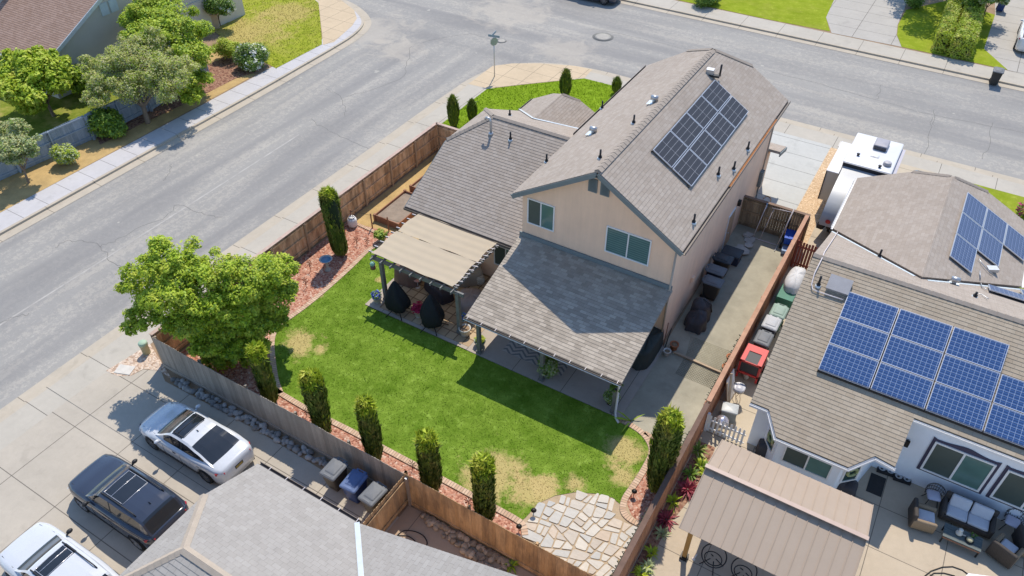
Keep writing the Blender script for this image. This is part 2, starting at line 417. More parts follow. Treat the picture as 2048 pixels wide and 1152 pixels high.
def grass(name, c1, c2, dry, spots=(), amt=.0):
    t = NT(name); v = t.co(); i = t.island()
    f = t.noise(v, 1.1, 6, .72); col = t.mix(t.ramp(f, (.36, 0.0), (.66, 1.0)), c1, c2)
    col = t.vary(col, t.noise(v, .33, 3), .16); col = t.mix(t.ramp(t.noise(v, 2.2, 6, .75), (.56, 0.0), (.72, .55)), col, tuple(min(1, q*1.5+.03) for q in c2)); col = t.vary(col, t.noise(t.mapping(v, (1, 1, .2)), 24, 4, .75), .42)
    w = t.noise(v, .9, 6, .72, .4); w2 = t.noise(v, 6, 4, .7)
    for px, py, r in spots:
        c = G(px, py); d = t.node('ShaderNodeVectorMath', {0: v, 1: tuple(c)}, operation='DISTANCE').outputs['Value']
        e = t.math('ADD', t.math('DIVIDE', d, r), t.math('ADD', t.math('MULTIPLY', t.math('SUBTRACT', w, .5), 2.4), t.math('MULTIPLY', t.math('SUBTRACT', w2, .5), .9)))
        col = t.mix(t.math('MULTIPLY', t.ramp(e, (.45, 1.0), (.95, 0.0)), .85), col, dry)
    if amt: col = t.mix(t.math('MULTIPLY', t.ramp(t.noise(v, .45, 5, .7), (.5, 0.0), (.68, 1.0)), amt), col, dry)
    col = t.vary(col, i, .18)
    t.bump(t.noise(v, 40, 4, .7), .6, .03); return t.done(col, .9, spec=.0)
BACKSPOTS = [(603, 688, 1.0), (985, 950, 1.5), (1060, 985, 1.1), (1250, 905, .9), (1245, 950, .7), (782, 492, .75), (640, 700, .5), (640, 590, .35), (760, 560, .3), (1150, 965, .6), (1090, 970, .7)]
GRASS = grass('back lawn turf', (.100, .178, .016), (.190, .285, .038), (.50, .39, .17), BACKSPOTS)
GRASS_F = grass('front lawn turf', (.145, .235, .014), (.205, .305, .022), (.4, .3, .1))
GRASS_W = grass('yellowing turf', (.22, .27, .025), (.32, .34, .045), (.42, .34, .12), [(575, 25, 3), (505, 60, 4), (470, 70, 3)], .35)
GRASS_N = grass('far lawn turf', (.20, .26, .02), (.27, .32, .035), (.35, .28, .1), [], .2)
BRICK = NT('edging brick')
def _brick(t):
    uv = t.co('UV')
    b = t.node('ShaderNodeTexBrick', {'Vector': uv, 'Color1': (.50, .33, .22), 'Color2': (.62, .45, .32), 'Mortar': (.26, .20, .15), 'Scale': 1.0,
        'Mortar Size': .012, 'Brick Width': .115, 'Row Height': .4}, offset=0.0)
    col = t.vary(b.outputs['Color'], t.noise(uv, 1.3, 4), .2); t.bump(t.math('SUBTRACT', 1.0, b.outputs['Fac']), .4, .01)
    return t.done(col, .9, spec=.2)
BRICK = _brick(BRICK)
def _pavers():
    t = NT('square pavers'); v = t.co()
    b = t.node('ShaderNodeTexBrick', {'Vector': v, 'Color1': (.40, .29, .18), 'Color2': (.52, .40, .26), 'Mortar': (.22, .15, .09), 'Scale': 1.0,
        'Mortar Size': .035, 'Mortar Smooth': .3, 'Brick Width': .47, 'Row Height': .47}, offset=0.0)
    col = t.vary(b.outputs['Color'], t.noise(v, .8, 5, .65), .2); return t.done(col, .9, spec=.2)
PAVERS = _pavers()
def _flag():
    t = NT('flagstone'); v = t.co(); i = t.island()
    col = t.ramp(i, (.05, (.49, .43, .36)), (.3, (.57, .53, .46)), (.5, (.46, .45, .42)), (.75, (.60, .55, .47)), (.95, (.54, .44, .34)))
    col = t.vary(col, t.noise(t.mapping(v, (1, 3, 1)), 3, 5, .65), .2); col = t.vary(col, t.noise(v, 40, 2), .1)
    t.bump(t.noise(v, 12, 4), .3, .01); return t.done(col, .85, spec=.25)
FLAG = _flag()
def solar(name, cell, line, nx, ny, W, H, lw, streak=0.0):
    t = NT(name); uv = t.co('UV'); x, y, _ = t.xyz(uv); fs = []
    for c, L, n in ((x, W, nx), (y, H, ny)):
        s = L/n; f = t.math('FRACT', t.math('DIVIDE', c, s)); e = t.math('MINIMUM', f, t.math('SUBTRACT', 1.0, f))
        fs.append(t.math('LESS_THAN', t.math('MULTIPLY', e, s), lw))
    g = t.math('MAXIMUM', fs[0], fs[1])
    c = t.vary(cell, t.noise(uv, 3, 4), .15)
    if streak:
        f = t.math('FRACT', t.math('MULTIPLY', y, ny/H*2.0)); c = t.mix(t.math('MULTIPLY', t.math('LESS_THAN', f, .5), streak), c, tuple(q*1.9 for q in cell))
    col = t.mix(g, c, line); t.done(col, .42, 0, .10); return t.m
PV_DARK = solar('dark solar cells', (.030, .036, .055), (.42, .44, .48), 4, 2, 1.86, 1.09, .010)
PV_DARK = solar('dark solar cells', (.050, .053, .064), (.34, .35, .38), 2, 4, 1.86, 1.09, .007)
PV_BLUE = solar('blue solar cells', (.026, .060, .155), (.30, .38, .52), 10, 6, 1.78, 1.12, .0052, .7)
PV_WING = solar('sky sheen navy solar cells', (.055, .085, .165), (.30, .36, .48), 10, 6, 1.78, 1.12, .005, .4)  # sky reflection painted into the cell colour as a paler, greyer navy
ALU = plain('aluminium frame', (.66, .67, .70), .35, .05, 3, .03, 40, .02, .6)
LF_BRIGHT = leafmat('bright green leaves', (.30, .45, .025), (.45, .58, .05), (.52, .60, .07))
LF_YEL = leafmat('yellow green leaves', (.38, .50, .03), (.54, .62, .06), (.60, .62, .10))
LF_OLIVE = leafmat('olive leaves', (.43, .46, .14), (.60, .59, .25), (.64, .58, .30))
LF_MID = leafmat('mid green leaves', (.17, .29, .04), (.27, .40, .065))
LF_DARK = leafmat('dark green leaves', (.10, .19, .03), (.16, .27, .05))
LF_GREY = leafmat('grey green leaves', (.38, .45, .21), (.53, .58, .32))
LF_CYP = leafmat('cypress scales', (.10, .165, .03), (.19, .26, .045), (.26, .25, .07), .25)
LF_TIP = leafmat('cypress new growth', (.30, .43, .02), (.48, .54, .05), (.55, .50, .09), .25)
LF_HEDGE = leafmat('boxwood leaves', (.32, .44, .06), (.50, .55, .09), (.58, .50, .16))
LF_RED = leafmat('red spiky leaves', (.20, .02, .04), (.38, .07, .10), None, .2)
PETAL = plain('white petals', (.80, .80, .72), .7, .05)
PETAL_R = plain('crimson petals', (.40, .015, .07), .7, .3, 20)
PETAL_B = plain('blue petals', (.14, .19, .55), .7, .3, 20)
BARK = plain('bark', (.20, .155, .115), .9, .3, 6, .25, 40, .5)
TERRA = plain('terracotta', (.42, .16, .075), .8, .15, 5)
POTW = plain('cream pot', (.60, .58, .52), .6, .15, 5)
POTG = plain('grey green pot', (.28, .34, .27), .6, .2, 6)
STONE_C = plain('cast stone', (.46, .43, .38), .9, .2, 5, .15, 40, .3)
# ------------------------------------------------------------------ the setting: streets, kerbs, walks, turf, beds
def px2(l, z=0.0): return [G2(a, b, z) for a, b in l]
def struct(name, mb, m):
    o = mb.build(name, m); o['kind'] = 'structure'; return o
def sheet(name, pts, z, m): return struct(name, MB().sheet(pts, z), m)
MAIN_E = smooth_line([(-29.05, -60), (-29.05, -20), (-29.05, 5), (-29.05, 20), (-29.0, 30), (-29.05, 36), (-29.0, 40.0), (-28.95, 41.8), (-28.5, 44.0), (-27.6, 45.6), (-25.8, 47.0), (-23.5, 47.8), (-21.2, 48.1), (-18, 48.1), (-8, 48.05), (6, 48.05), (40, 48), (120, 48)], 5)
WEST_E = smooth_line([(-39.8, -60), (-39.7, 0), (-39.7, 19), (-39.7, 32), (-39.8, 37), (-39.9, 41), (-40.1, 43.5), (-40.7, 45.5), (-41.7, 46.8), (-43.5, 48), (-46, 48.9), (-52, 50), (-70, 50.5), (-150, 50.5)], 5)
NORTH_E = [Vector((-150, 60.4, 0)), Vector((-60, 60.45, 0)), Vector((-20, 60.4, 0)), Vector((10, 60.3, 0)), Vector((120, 60.3, 0))]
sheet('ground', [(-400, -300), (400, -300), (400, 500), (-400, 500)], -.35, SOIL)
sheet('road', [(-150, -60), (120, -60), (120, 75), (-150, 75)], -.12, ASPHALT)
def block(name, E, side, far, m):
    K = offset_line(E, side*.62)
    mb = MB(); mb.prism([(p.x, p.y) for p in K]+far, -.34, 0, False); return struct(name, mb, m), K
_, MAIN_K = block('yard_ground', MAIN_E, -1, [(120, -60)], SOIL)
_, WEST_K = block('west_yard_ground', WEST_E, 1, [(-150, -60)], SOIL)
_, NORTH_K = block('north_yard_ground', NORTH_E, 1, [(120, 160), (-150, 160)], SOIL)
mb = MB(); strip(mb, MAIN_E, 0, -.62, -.105); strip(mb, WEST_E, 0, .62, -.105); strip(mb, NORTH_E, 0, .62, -.105); struct('gutter', mb, C_KERB)
mb = MB()
for K, s in ((MAIN_K, -1), (WEST_K, 1), (NORTH_K, 1)): strip(mb, K, s*-.012, s*.17, -.118, .006)
struct('kerb', mb, C_KERB)
mb = MB(); strip(mb, MAIN_K, -.17, -1.75, .005); struct('sidewalk', mb, C_WALK)
mb = MB(); strip(mb, WEST_K, .17, 1.75, .005); struct('west_sidewalk', mb, C_WALKP)
mb = MB(); strip(mb, NORTH_K, .17, 2.1, .005); struct('north_sidewalk', mb, C_WALK)
sheet('corner_ramp', px2([(937, 168), (985, 132), (1024, 127), (1080, 127), (1150, 132), (1185, 139), (1169, 156), (1053, 168), (974, 177)]), .009, C_RAMP)
sheet('corner_walk', px2([(884, 247), (868, 246), (905, 196), (937, 169), (974, 178)]), .012, C_WALK)
sheet('west_corner_ramp', px2([(637, 5), (600, -30), (640, -30), (682, 0), (708, 20), (714, 37), (704, 52), (668, 84), (646, 90), (644, 67)]), .009, C_RAMP)
mb = MB()
for pts, w in (([(150, 505), (200, 478), (235, 490), (160+40, 490)], .02),):
    pass
def crack(pts, w=.026):
    P = []; 
    for i, p in enumerate(smooth_line(px2(pts), 5)): P.append(p+Vector((RND.uniform(-.11, .11), RND.uniform(-.11, .11), 0)))
    strip(mb, P, -w/2, w/2, -.116)
for c in ([(108, 492), (130, 480), (170, 478), (195, 488), (215, 512), (240, 532)], [(195, 488), (225, 480), (270, 456), (330, 430), (355, 405), (390, 420), (440, 432)],
          [(652, 176), (680, 190), (690, 215), (691, 228)], [(620, 235), (650, 255), (690, 275), (735, 295)], [(690, 190), (730, 180), (800, 155), (815, 120), (820, 90)],
          [(840, 83), (900, 70), (950, 66), (985, 78)], [(1545, 140), (1640, 165), (1750, 195), (1860, 225), (2048, 262)], [(1865, 230), (1860, 260), (1850, 330)],
          [(1985, 240), (1980, 280), (1965, 315)], [(340, 325), (335, 345), (325, 358)], [(0, 640), (30, 630), (60, 622)], [(1180, 55), (1230, 62), (1330, 85), (1450, 112)],
          [(1765, 165), (1758, 185), (1755, 195)], [(1872, 215), (1868, 250)]): crack(c)
for x0, y0, x1, y1 in ((-34.4, -10, -34.5, 41),): pass
struct('road_crack', mb, CRACK)
mb = MB(); strip(mb, smooth_line([(-33.9, -20), (-33.9, 0), (-33.85, 14), (-33.9, 24), (-33.95, 30)], 4), -.05, .05, -.1165); struct('road_seam', mb, plain('pale road seam', (.38, .36, .33), .9, .3, 2))
# driveways, pads
sheet('driveway', [(-26.95, -40), (-4.0, -40), (-4.0, 11.0), (-19, 11.42), (-24.3, 11.3), G2(322, 742), G2(287, 739), G2(262, 752), G2(238, 752), G2(214, 745), (-26.95, 10.1)], .008, C_DRIVE)
mb = MB(); mb.sheet([(-28.4, 8.435), (-13.0, 8.375), (-13.0, 8.395), (-28.4, 8.46)], .012); struct('expansion_joint', mb, CRACK)
sheet('gravel_bed', px2([(212, 742), (300, 688), (345, 760), (320, 742), (287, 738), (262, 752), (235, 752)]), .012, GRAVP)
sheet('house_driveway', [(-12.4, 45.9), (-4.5, 45.9), (-4.5, 38.0), (-4.5, 35.2), (-12.4, 35.2)], .012, C_NEW)
sheet('gravel_strip', [(-4.5, 45.7), (-3.3, 45.7), (-3.15, 34.6), (-4.5, 35.2)], .014, GRAV)
sheet('neighbour_driveway', [(-3.3, 46.0), (2.3, 46.0), (2.3, 38.2), (-2.1, 38.2), (-2.1, 33), (-3.4, 33), (-3.2, 38)], .012, C_SIDE)
sheet('neighbour_front_lawn', [(3.4, 45.9), (14, 45.9), (14, 30), (3.4, 30)], .01, GRASS_N)
sheet('side_yard_surface', [(-6.9, 35.1), (-3.5, 35.1), (-3.5, 19.6), px2([(1268, 862)])[0], (-6.6, 19.5)], .006, C_PAD)
sheet('side_path', [(-3.45, 35.0), (-2.0, 35.0), (-1.6, 19.6), (-2.0, 18.6), G2(1310, 1152), (-3.3, 12.0), (-3.45, 12)], .006, C_SIDE)
sheet('neighbour_patio', [(-3.3, 6), (14, 6), (14, 23.9), (3.0, 23.9), (-1.9, 21.5), (-1.9, 18.5), (-2.85, 16.1), (-3.3, 14)], .009, C_RIGHT)
sheet('planting_strip', [(-3.42, 20.2), (-2.75, 20.2), (-2.55, 18.5), (-2.98, 16.1), (-3.1, 13), (-3.42, 12)], .013, MULCHB)
# back garden
EDGE_L = smooth_line(px2([(800, 470), (786, 478), (757, 491), (735, 503), (700, 537), (652, 580), (612, 613), (580, 636), (560, 650), (548, 668), (544, 690), (546, 720), (552, 760), (562, 788)]), 5)
EDGE_B = smooth_line(px2([(548, 778), (565, 790), (620, 822), (700, 862), (800, 915), (900, 968), (1000, 1022), (1032, 1040), (1046, 1052), (1050, 1072)]), 5)
EDGE_R = smooth_line(px2([(1234, 838), (1264, 853), (1287, 870), (1301, 892), (1302, 910), (1292, 932), (1278, 956), (1263, 978), (1249, 1000), (1246, 1022), (1258, 1038), (1284, 1052)]), 5)
lawn = px2([(730, 611), (1238, 838)])+[(p.x, p.y) for p in EDGE_R[3:-12]]+px2([(1225, 996), (1190, 988), (1150, 985), (1110, 992), (1075, 1008), (1052, 1035)])+[(p.x, p.y) for p in reversed(EDGE_B[:-8])]+[(p.x, p.y) for p in reversed(EDGE_L)]+[(-20.0, 24.2)]
sheet('back_lawn', lawn, .03, GRASS)
bedl = [(-25.1, 33), (-25.1, 12.0), (-5.0, 12.0)]
sheet('lava_rock_bed', [(-25.1, 25.05), (-25.1, 12.05)]+[(-8.2, 12.05)]+[(p.x, p.y) for p in reversed(EDGE_B)]+[(p.x, p.y) for p in reversed(EDGE_L)]+px2([(790, 468), (715, 448)]), .012, MULCH)
sheet('lava_rock_corner', [(p.x, p.y) for p in EDGE_R[14:]]+[(-3.6, 13.6), (-3.6, 18.6)]+px2([(1300, 868)]), .014, MULCH)
sheet('dry_side_garden', [(-25.1, 32.9), (-20.3, 32.9), (-20.3, 24.2), (-20.4, 23.5)]+px2([(790, 468), (715, 448)])+[(-25.1, 25.05)], .01, DRY)
sheet('bare_margin', px2([(1050, 1072), (1030, 1045), (1052, 1018), (1075, 1000), (1110, 986), (1150, 978), (1190, 981), (1228, 990), (1250, 998), (1262, 1030), (1290, 1056), (1240, 1152), (1150, 1152)]), .016, plain('pale dirt', (.42, .32, .21), .95, .2, 2, .2, 40, .4))
for E, d in ((EDGE_L, .0), (EDGE_B, 0.0), (EDGE_R, 0.0)): pass
for E, lab in ((EDGE_L, 'curving buff brick edging between the lawn and the left lava rock bed'), (EDGE_B, 'straight buff brick edging between the lawn and the back fence cypresses'), (EDGE_R, 'curving buff brick edging round the lava rock corner by the thick cypress'),
      (smooth_line(px2([(712, 448), (752, 466)]), 2), 'short brick edging between the white cylinder and the potted plant'), (smooth_line(px2([(1289, 866), (1308, 878)]), 2), 'stub of brick edging behind the thick cypress')):
    w = .12 if len(E) > 5 else .09
    mb = MB(); strip(mb, E, -w, w, -.01, .055); tag(mb.build('brick_edging', BRICK), lab, 'edging', 'brick edging round the lawn')
sheet('patio_slab', [(-14.2, 19.56), (-6.6, 19.56), (-6.6, 24.4), (-14.2, 24.4)], .04, C_PATIO)
mb = MB(); mb.box(-14.2, -6.6, 19.56, 24.3, -.2, .036); struct('patio_base', mb, C_PATIO)
sheet('paver_patio', [(-20.02, 19.56), (-14.2, 19.56), (-14.2, 24.3), (-20.02, 24.3)], .041, PAVERS)
mb = MB(); mb.sheet([(-20.02, 19.56), (-14.2, 19.56), (-14.2, 19.75), (-20.02, 19.75)], .045); mb.sheet([(-20.02, 19.75), (-19.3, 19.75), (-19.3, 24.3), (-20.02, 24.3)], .045); struct('patio_border', mb, C_PATIO)
# front lawn of the main house
sheet('front_lawn', px2([(884, 247), (974, 178), (1053, 169), (1169, 157), (1228, 172)])+[(-13.2, 45.5), (-13.2, 34.5), (-25.0, 33.2)], .014, GRASS_F)
# west block
WIN = offset_line(WEST_K, 1.75)
sheet('verge', [(-42.05, -30), (-42.05, 14), (-42.15, 24), (-42.2, 32.5)]+px2([(510, 150), (470, 70), (420, 95), (400, 130)])+[(-47.5, 30), (-47.0, 10), (-47.0, -30)], .01, DRY)
sheet('bark_bed', px2([(388, 200), (470, 158), (528, 140), (520, 110), (470, 95), (440, 120), (410, 130), (380, 180)]), .016, MULCHB)
sheet('bark_bed_shade', px2([(200, 290), (290, 245), (388, 200), (380, 165), (260, 205), (225, 240), (190, 265)]), .016, MULCHB)
sheet('west_lawn', px2([(552, 137), (644, 89), (643, 67), (637, 6), (600, -25), (520, -70), (400, -30), (425, 60), (470, 96), (520, 120)]), .02, GRASS_W)
sheet('west_back_yard', px2([(0, 350), (400, 160), (380, 130), (200, 140), (0, 120)]), .01, grass('rough yard turf', (.12, .17, .02), (.24, .26, .05), (.42, .34, .12), [], .8))
# north block
sheet('north_lawn', px2([(1354, 0), (1536, 39), (1660, 63), (1652, 35), (1668, 0), (1700, -60), (1300, -70)]), .015, GRASS_N)
sheet('north_driveway', px2([(1663, 66), (1803, 94), (1793, 70), (1795, 50), (1808, 20), (1835, -50), (1690, -70), (1668, 0), (1652, 35)]), .012, C_NORTH)
sheet('north_hedge_lawn', px2([(1803, 94), (2015, 140), (1968, 98), (1990, 30), (1900, 0), (1812, 20), (1796, 50), (1794, 70)]), .017, GRASS_N)
sheet('north_east_driveway', px2([(2016, 141), (2200, 185), (2200, -20), (1990, -30), (1990, 30), (1967, 98)]), .012, C_NORTH)
# loose grass blades on the back lawn
def blades(name, poly, dens, h, m, hole=None, seed=3):
    rng = np.random.default_rng(seed); P = np.array(poly); lo = P.min(0); hi = P.max(0)
    n = int(dens*np.prod(hi-lo)); q = rng.uniform(lo, hi, (n, 2)); ins = np.zeros(n, bool); j = len(P)-1
    for i in range(len(P)):
        a, b = P[i], P[j]; c = ((a[1] > q[:, 1]) != (b[1] > q[:, 1])) & (q[:, 0] < (b[0]-a[0])*(q[:, 1]-a[1])/(b[1]-a[1]+1e-12)+a[0]); ins ^= c; j = i
    q = q[ins]; n = len(q); t = rng.uniform(0, 2*np.pi, n); w = rng.uniform(.012, .03, n); hh = h*rng.uniform(.5, 1.3, n)
    V = np.zeros((n, 3, 3)); dx = np.cos(t)*w; dy = np.sin(t)*w
    V[:, 0] = np.stack([q[:, 0]-dx, q[:, 1]-dy, np.full(n, .022)], 1); V[:, 1] = np.stack([q[:, 0]+dx, q[:, 1]+dy, np.full(n, .022)], 1)
    lx = rng.normal(0, .6, n)*hh; ly = rng.normal(0, .6, n)*hh
    V[:, 2] = np.stack([q[:, 0]+lx, q[:, 1]+ly, .025+hh], 1)
    return fast_mesh(name, V.reshape(-1, 3), 3, [m])
def fast_mesh(name, V, k, mats, midx=None, parent=None):
    n = len(V)//k; me = bpy.data.meshes.new(name)
    me.vertices.add(len(V)); me.vertices.foreach_set('co', np.asarray(V, dtype=np.float32).ravel())
    me.loops.add(n*k); me.loops.foreach_set('vertex_index', np.arange(n*k, dtype=np.int32))
    me.polygons.add(n); me.polygons.foreach_set('loop_start', np.arange(0, n*k, k, dtype=np.int32))
    for m in mats: me.materials.append(m)
    if midx is not None: me.polygons.foreach_set('material_index', np.asarray(midx, dtype=np.int32))
    me.update(calc_edges=True); o = bpy.data.objects.new(name, me); COL.objects.link(o)
    if parent: o.parent = parent
    return o
tag(blades('grass', lawn, 330, .032, GRASS), kind='stuff')
fl = px2([(884, 247), (974, 178), (1053, 169), (1169, 157), (1228, 172)])+[(-13.2, 45.5), (-13.2, 34.5), (-25.0, 33.2)]
tag(blades('grass', fl, 120, .06, GRASS_F), kind='stuff')
wl = px2([(552, 137), (644, 89), (643, 67), (637, 6), (600, -25), (520, -70), (400, -30), (425, 60), (470, 96), (520, 120)])
tag(blades('grass', wl, 60, .08, GRASS_W), kind='stuff')
# flagstone terrace: one mesh of irregular stones with joints
def flagstones():
    area = px2([(1048, 1052), (1055, 1034), (1078, 1012), (1110, 997), (1150, 991), (1190, 994), (1228, 1004), (1240, 1022), (1258, 1046), (1284, 1062), (1230, 1180), (1120, 1180)])
    P = np.array(ccw(area)); lo = P.min(0)-.6; hi = P.max(0)+.6; rng = random.Random(21)
    mb = MB()
    def inside(p):
        ok = False; j = len(P)-1
        for i in range(len(P)):
            a, b = P[i], P[j]
            if (a[1] > p[1]) != (b[1] > p[1]) and p[0] < (b[0]-a[0])*(p[1]-a[1])/(b[1]-a[1])+a[0]: ok = not ok
            j = i
        return ok
    def cut(poly, n, c):
        out = []
        for k in range(len(poly)):
            a, b = poly[k], poly[(k+1) % len(poly)]; da = a[0]*n[0]+a[1]*n[1]-c; db = b[0]*n[0]+b[1]*n[1]-c
            if da <= 0: out.append(a)
            if (da <= 0) != (db <= 0): t = da/(da-db); out.append((a[0]+(b[0]-a[0])*t, a[1]+(b[1]-a[1])*t))
        return out
    def inset(poly, d):
        q = ccw(poly); out = q
        for k in range(len(q)):
            a, b = q[k], q[(k+1) % len(q)]; L = math.dist(a, b)
            if L < 1e-4: continue
            n = ((b[1]-a[1])/L, -(b[0]-a[0])/L); out = cut(out, n, a[0]*n[0]+a[1]*n[1]-d)
            if len(out) < 3: return []
        return out
    def area2(q): return abs(sum(q[i][0]*q[(i+1) % len(q)][1]-q[(i+1) % len(q)][0]*q[i][1] for i in range(len(q))))/2
    def split(poly):
        if len(poly) < 3: return
        A = area2(poly)
        if A < rng.uniform(.10, .33):
            cx = sum(p[0] for p in poly)/len(poly); cy = sum(p[1] for p in poly)/len(poly)
            if not inside((cx, cy)): return
            q = inset(poly, rng.uniform(.018, .035))
            if len(q) >= 3 and area2(q) > .025:
                c2 = []
                for k in range(len(q)):                     # knock the corners off a little
                    a, b, c = q[k-1], q[k], q[(k+1) % len(q)]; t = rng.uniform(.03, .16)
                    c2 += [(b[0]+(a[0]-b[0])*t, b[1]+(a[1]-b[1])*t), (b[0]+(c[0]-b[0])*t, b[1]+(c[1]-b[1])*t)]
                mb.prism(c2, 0, rng.uniform(.032, .052), False)
            return
        best = max(((poly[i], poly[j]) for i in range(len(poly)) for j in range(i)), key=lambda e: math.dist(*e)); mx = sum(p[0] for p in poly)/len(poly); my = sum(p[1] for p in poly)/len(poly)
        w = max(p[0] for p in poly)-min(p[0] for p in poly); h = max(p[1] for p in poly)-min(p[1] for p in poly)
        an = math.atan2(best[1][1]-best[0][1], best[1][0]-best[0][0])*.35+(0 if w > h else math.pi/2)*.65+rng.uniform(-.38, .38) if False else (0 if w > h else math.pi/2)+rng.uniform(-.42, .42)
        n = (math.cos(an), math.sin(an)); c = mx*n[0]+my*n[1]+rng.uniform(-.16, .16)*max(w, h)
        split(cut(poly, n, c)); split(cut(poly, (-n[0], -n[1]), -c))
    split([(lo[0], lo[1]), (hi[0], lo[1]), (hi[0], hi[1]), (lo[0], hi[1])])
    return struct('flagstone_paving', mb, FLAG)
flagstones()
# manhole covers
for px, py, r in ((1206, 74, .62), (1003, 82, .30)):
    c = G(px, py, -.12); mb = MB(); mb.lathe([(r*1.35, -.118), (r*1.35, -.112)], (c.x, c.y, 0), 28); mb.mat(1).lathe([(r, -.11), (r, -.104), (r*.6, -.103)], (c.x, c.y, 0), 24)
    tag(mb.build('manhole_cover', [plain('asphalt collar', (.20, .195, .18), .9, .2), plain('worn iron lid', (.33, .31, .275), .7, .2, 5)]), 'large round manhole cover in the middle of the far road' if r > .5 else 'small round valve cover in the road behind the lamp post', 'manhole cover')
# ------------------------------------------------------------------ houses
def HP(px, py, p0, n):
    d = ray(px, py); o = (0, 0, CAMH)
    t = sum(n[i]*(p0[i]-o[i]) for i in range(3))/sum(n[i]*d[i] for i in range(3))
    return Vector([o[i]+d[i]*t for i in range(3)])
def roofpart(parent, pts, m, row=.165, th=.12, lift=.011):
    mb = MB(); roof_plane(mb, pts, row, lift, th); return mb.build('roof', m, parent)
def ridge_cap(parent, a, b, m, w=.16, step=.22):
    a = Vector(a); b = Vector(b); d = (b-a); n = max(1, int(d.length/step)); d.normalize(); s = d.cross(Vector((0, 0, 1))).normalized(); mb = MB()
    for i in range(n):
        p = a+d*(i*step); q = a+d*((i+1.25)*step); l0, l1 = .035, .012
        for sg in (1, -1):
            A = [p+Vector((0, 0, l0+.03)), q+Vector((0, 0, l1+.03)), q+s*sg*w+Vector((0, 0, l1-w*.42)), p+s*sg*w+Vector((0, 0, l0-w*.42))]
            if sg < 0: A.reverse()
            A.reverse(); mb.add(A, [(0, 1, 2, 3)])
            mb.add([p+Vector((0, 0, l0+.03)), p+s*sg*w+Vector((0, 0, l0-w*.42)), p+s*sg*w+Vector((0, 0, -.06)), p], [(0, 1, 2, 3)])
    return mb.build('ridge_cap', m, parent)
def bars(name, parent, m, segs, w, h):
    mb = MB()
    for a, b in segs: mb.bar(a, b, w, h)
    return mb.build(name, m, parent)
def window(parent, o, u, w, h, n, glass=(None,), frame=.055, mull=(.5,), label=None, fm=None):
    """o = lower corner, u = unit vector along the wall, n = outward normal"""
    o = Vector(o); u = Vector(u); n = Vector(n); z = Vector((0, 0, 1)); mb = MB(); g = MB()
    P = lambda a, b, k: o+u*a+z*b+n*k
    def bx(a0, a1, b0, b1, k0, k1):
        v = [P(a, b, k) for k in (k0, k1) for a, b in ((a0, b0), (a1, b0), (a1, b1), (a0, b1))]
        mb.add(v, [(3, 2, 1, 0), (4, 5, 6, 7), (0, 1, 5, 4), (1, 2, 6, 5), (2, 3, 7, 6), (3, 0, 4, 7)])
    bx(0, frame, 0, h, 0, .05); bx(w-frame, w, 0, h, 0, .05); bx(frame, w-frame, 0, frame, 0, .05); bx(frame, w-frame, h-frame, h, 0, .05)
    for q in mull: bx(w*q-frame*.5, w*q+frame*.5, frame, h-frame, 0, .045)
    ed = [frame]+[w*q for q in mull]+[w-frame]
    fr = mb.build('window', fm or WHITE, parent)
    gl = glass if len(glass) >= len(ed)-1 else list(glass)*(len(ed)-1)
    for i in range(len(ed)-1):
        g = MB(); a, b = ed[i]+(frame*.5 if i else 0), ed[i+1]-(frame*.5 if i < len(ed)-2 else 0)
        g.add([P(a, frame, .02), P(b, frame, .02), P(b, h-frame, .02), P(a, h-frame, .02)], [(0, 1, 2, 3)]); g.build('pane', gl[i] or GLASS, fr)
    return fr
def roof_vent(parent, p, h=.42, hooded=False, m=None, base=FLASH):
    mb = MB()
    if hooded:
        mb.mat(0).tube([p, p+Vector((0, 0, .18))], .09, 10); mb.tube([p+Vector((-.16, -.02, .24)), p+Vector((.16, .02, .24))], .12, 12)
        mb.mat(1).add([p+Vector((-.3, -.22, -.05)), p+Vector((.2, -.22, .03)), p+Vector((.2, .22, .03)), p+Vector((-.3, .22, -.05))], [(0, 1, 2, 3)])
    else:
        mb.mat(0).tube([p+Vector((0, 0, -.05)), p+Vector((0, 0, h))], .045, 8); mb.tube([p+Vector((0, 0, -.02)), p+Vector((0, 0, .12))], .085, 8)
        mb.mat(1).lathe([(.13, -.06), (.12, .03), (.08, .05)], p, 10)
    return mb.build('roof_vent', [m or (STEEL if hooded else BLACK), base], parent)
# ---- the two-storey house in the middle
H = thing('house', 'two-storey peach stucco house with taupe shingle roofs and a solar array', 'house', (-10.5, 24.3, 0))
mb = MB()
pf = [(-14.1, 0), (-6.85, 0), (-6.85, 5.78), (-10.5, 8.05), (-14.1, 5.82)]; V = [(x, y, z) for y in (24.3, 37.6) for x, z in pf]
mb.add(V, [(0, 1, 2, 3, 4), (9, 8, 7, 6, 5)]+[(i, 5+i, 5+(i+1) % 5, (i+1) % 5) for i in range(5)])
mb.box(-14.0, -6.86, 37.6, 38.4, 0, 5.8); mb.box(-12.3, -8.7, 37.6, 38.38, 5.8, 6.95)
mb.box(-20.35, -14.12, 24.45, 35.0, 0, 2.72)
mb.add([(-20.35, 24.45, 2.72), (-20.35, 35.0, 2.72), (-20.35, 31.5, 4.4), (-20.35, 28.1, 4.4)], [(0, 3, 2, 1)])
mb.box(-20.4, -16.6, 35.0, 37.0, 0, 2.7); mb.box(-12.4, -6.86, 38.4, 39.4, 0, 2.5)
mb.build('wall', STUCCO, H)
ZE, ZR, XR = 5.8, 8.25, -10.5
roofpart(H, [(-6.55, 24.0, ZE), (-6.55, 38.75, ZE), (-8.75, 38.75, 7.165), (XR, 37.2, ZR), (XR, 24.0, ZR)], SH_TAUPE)
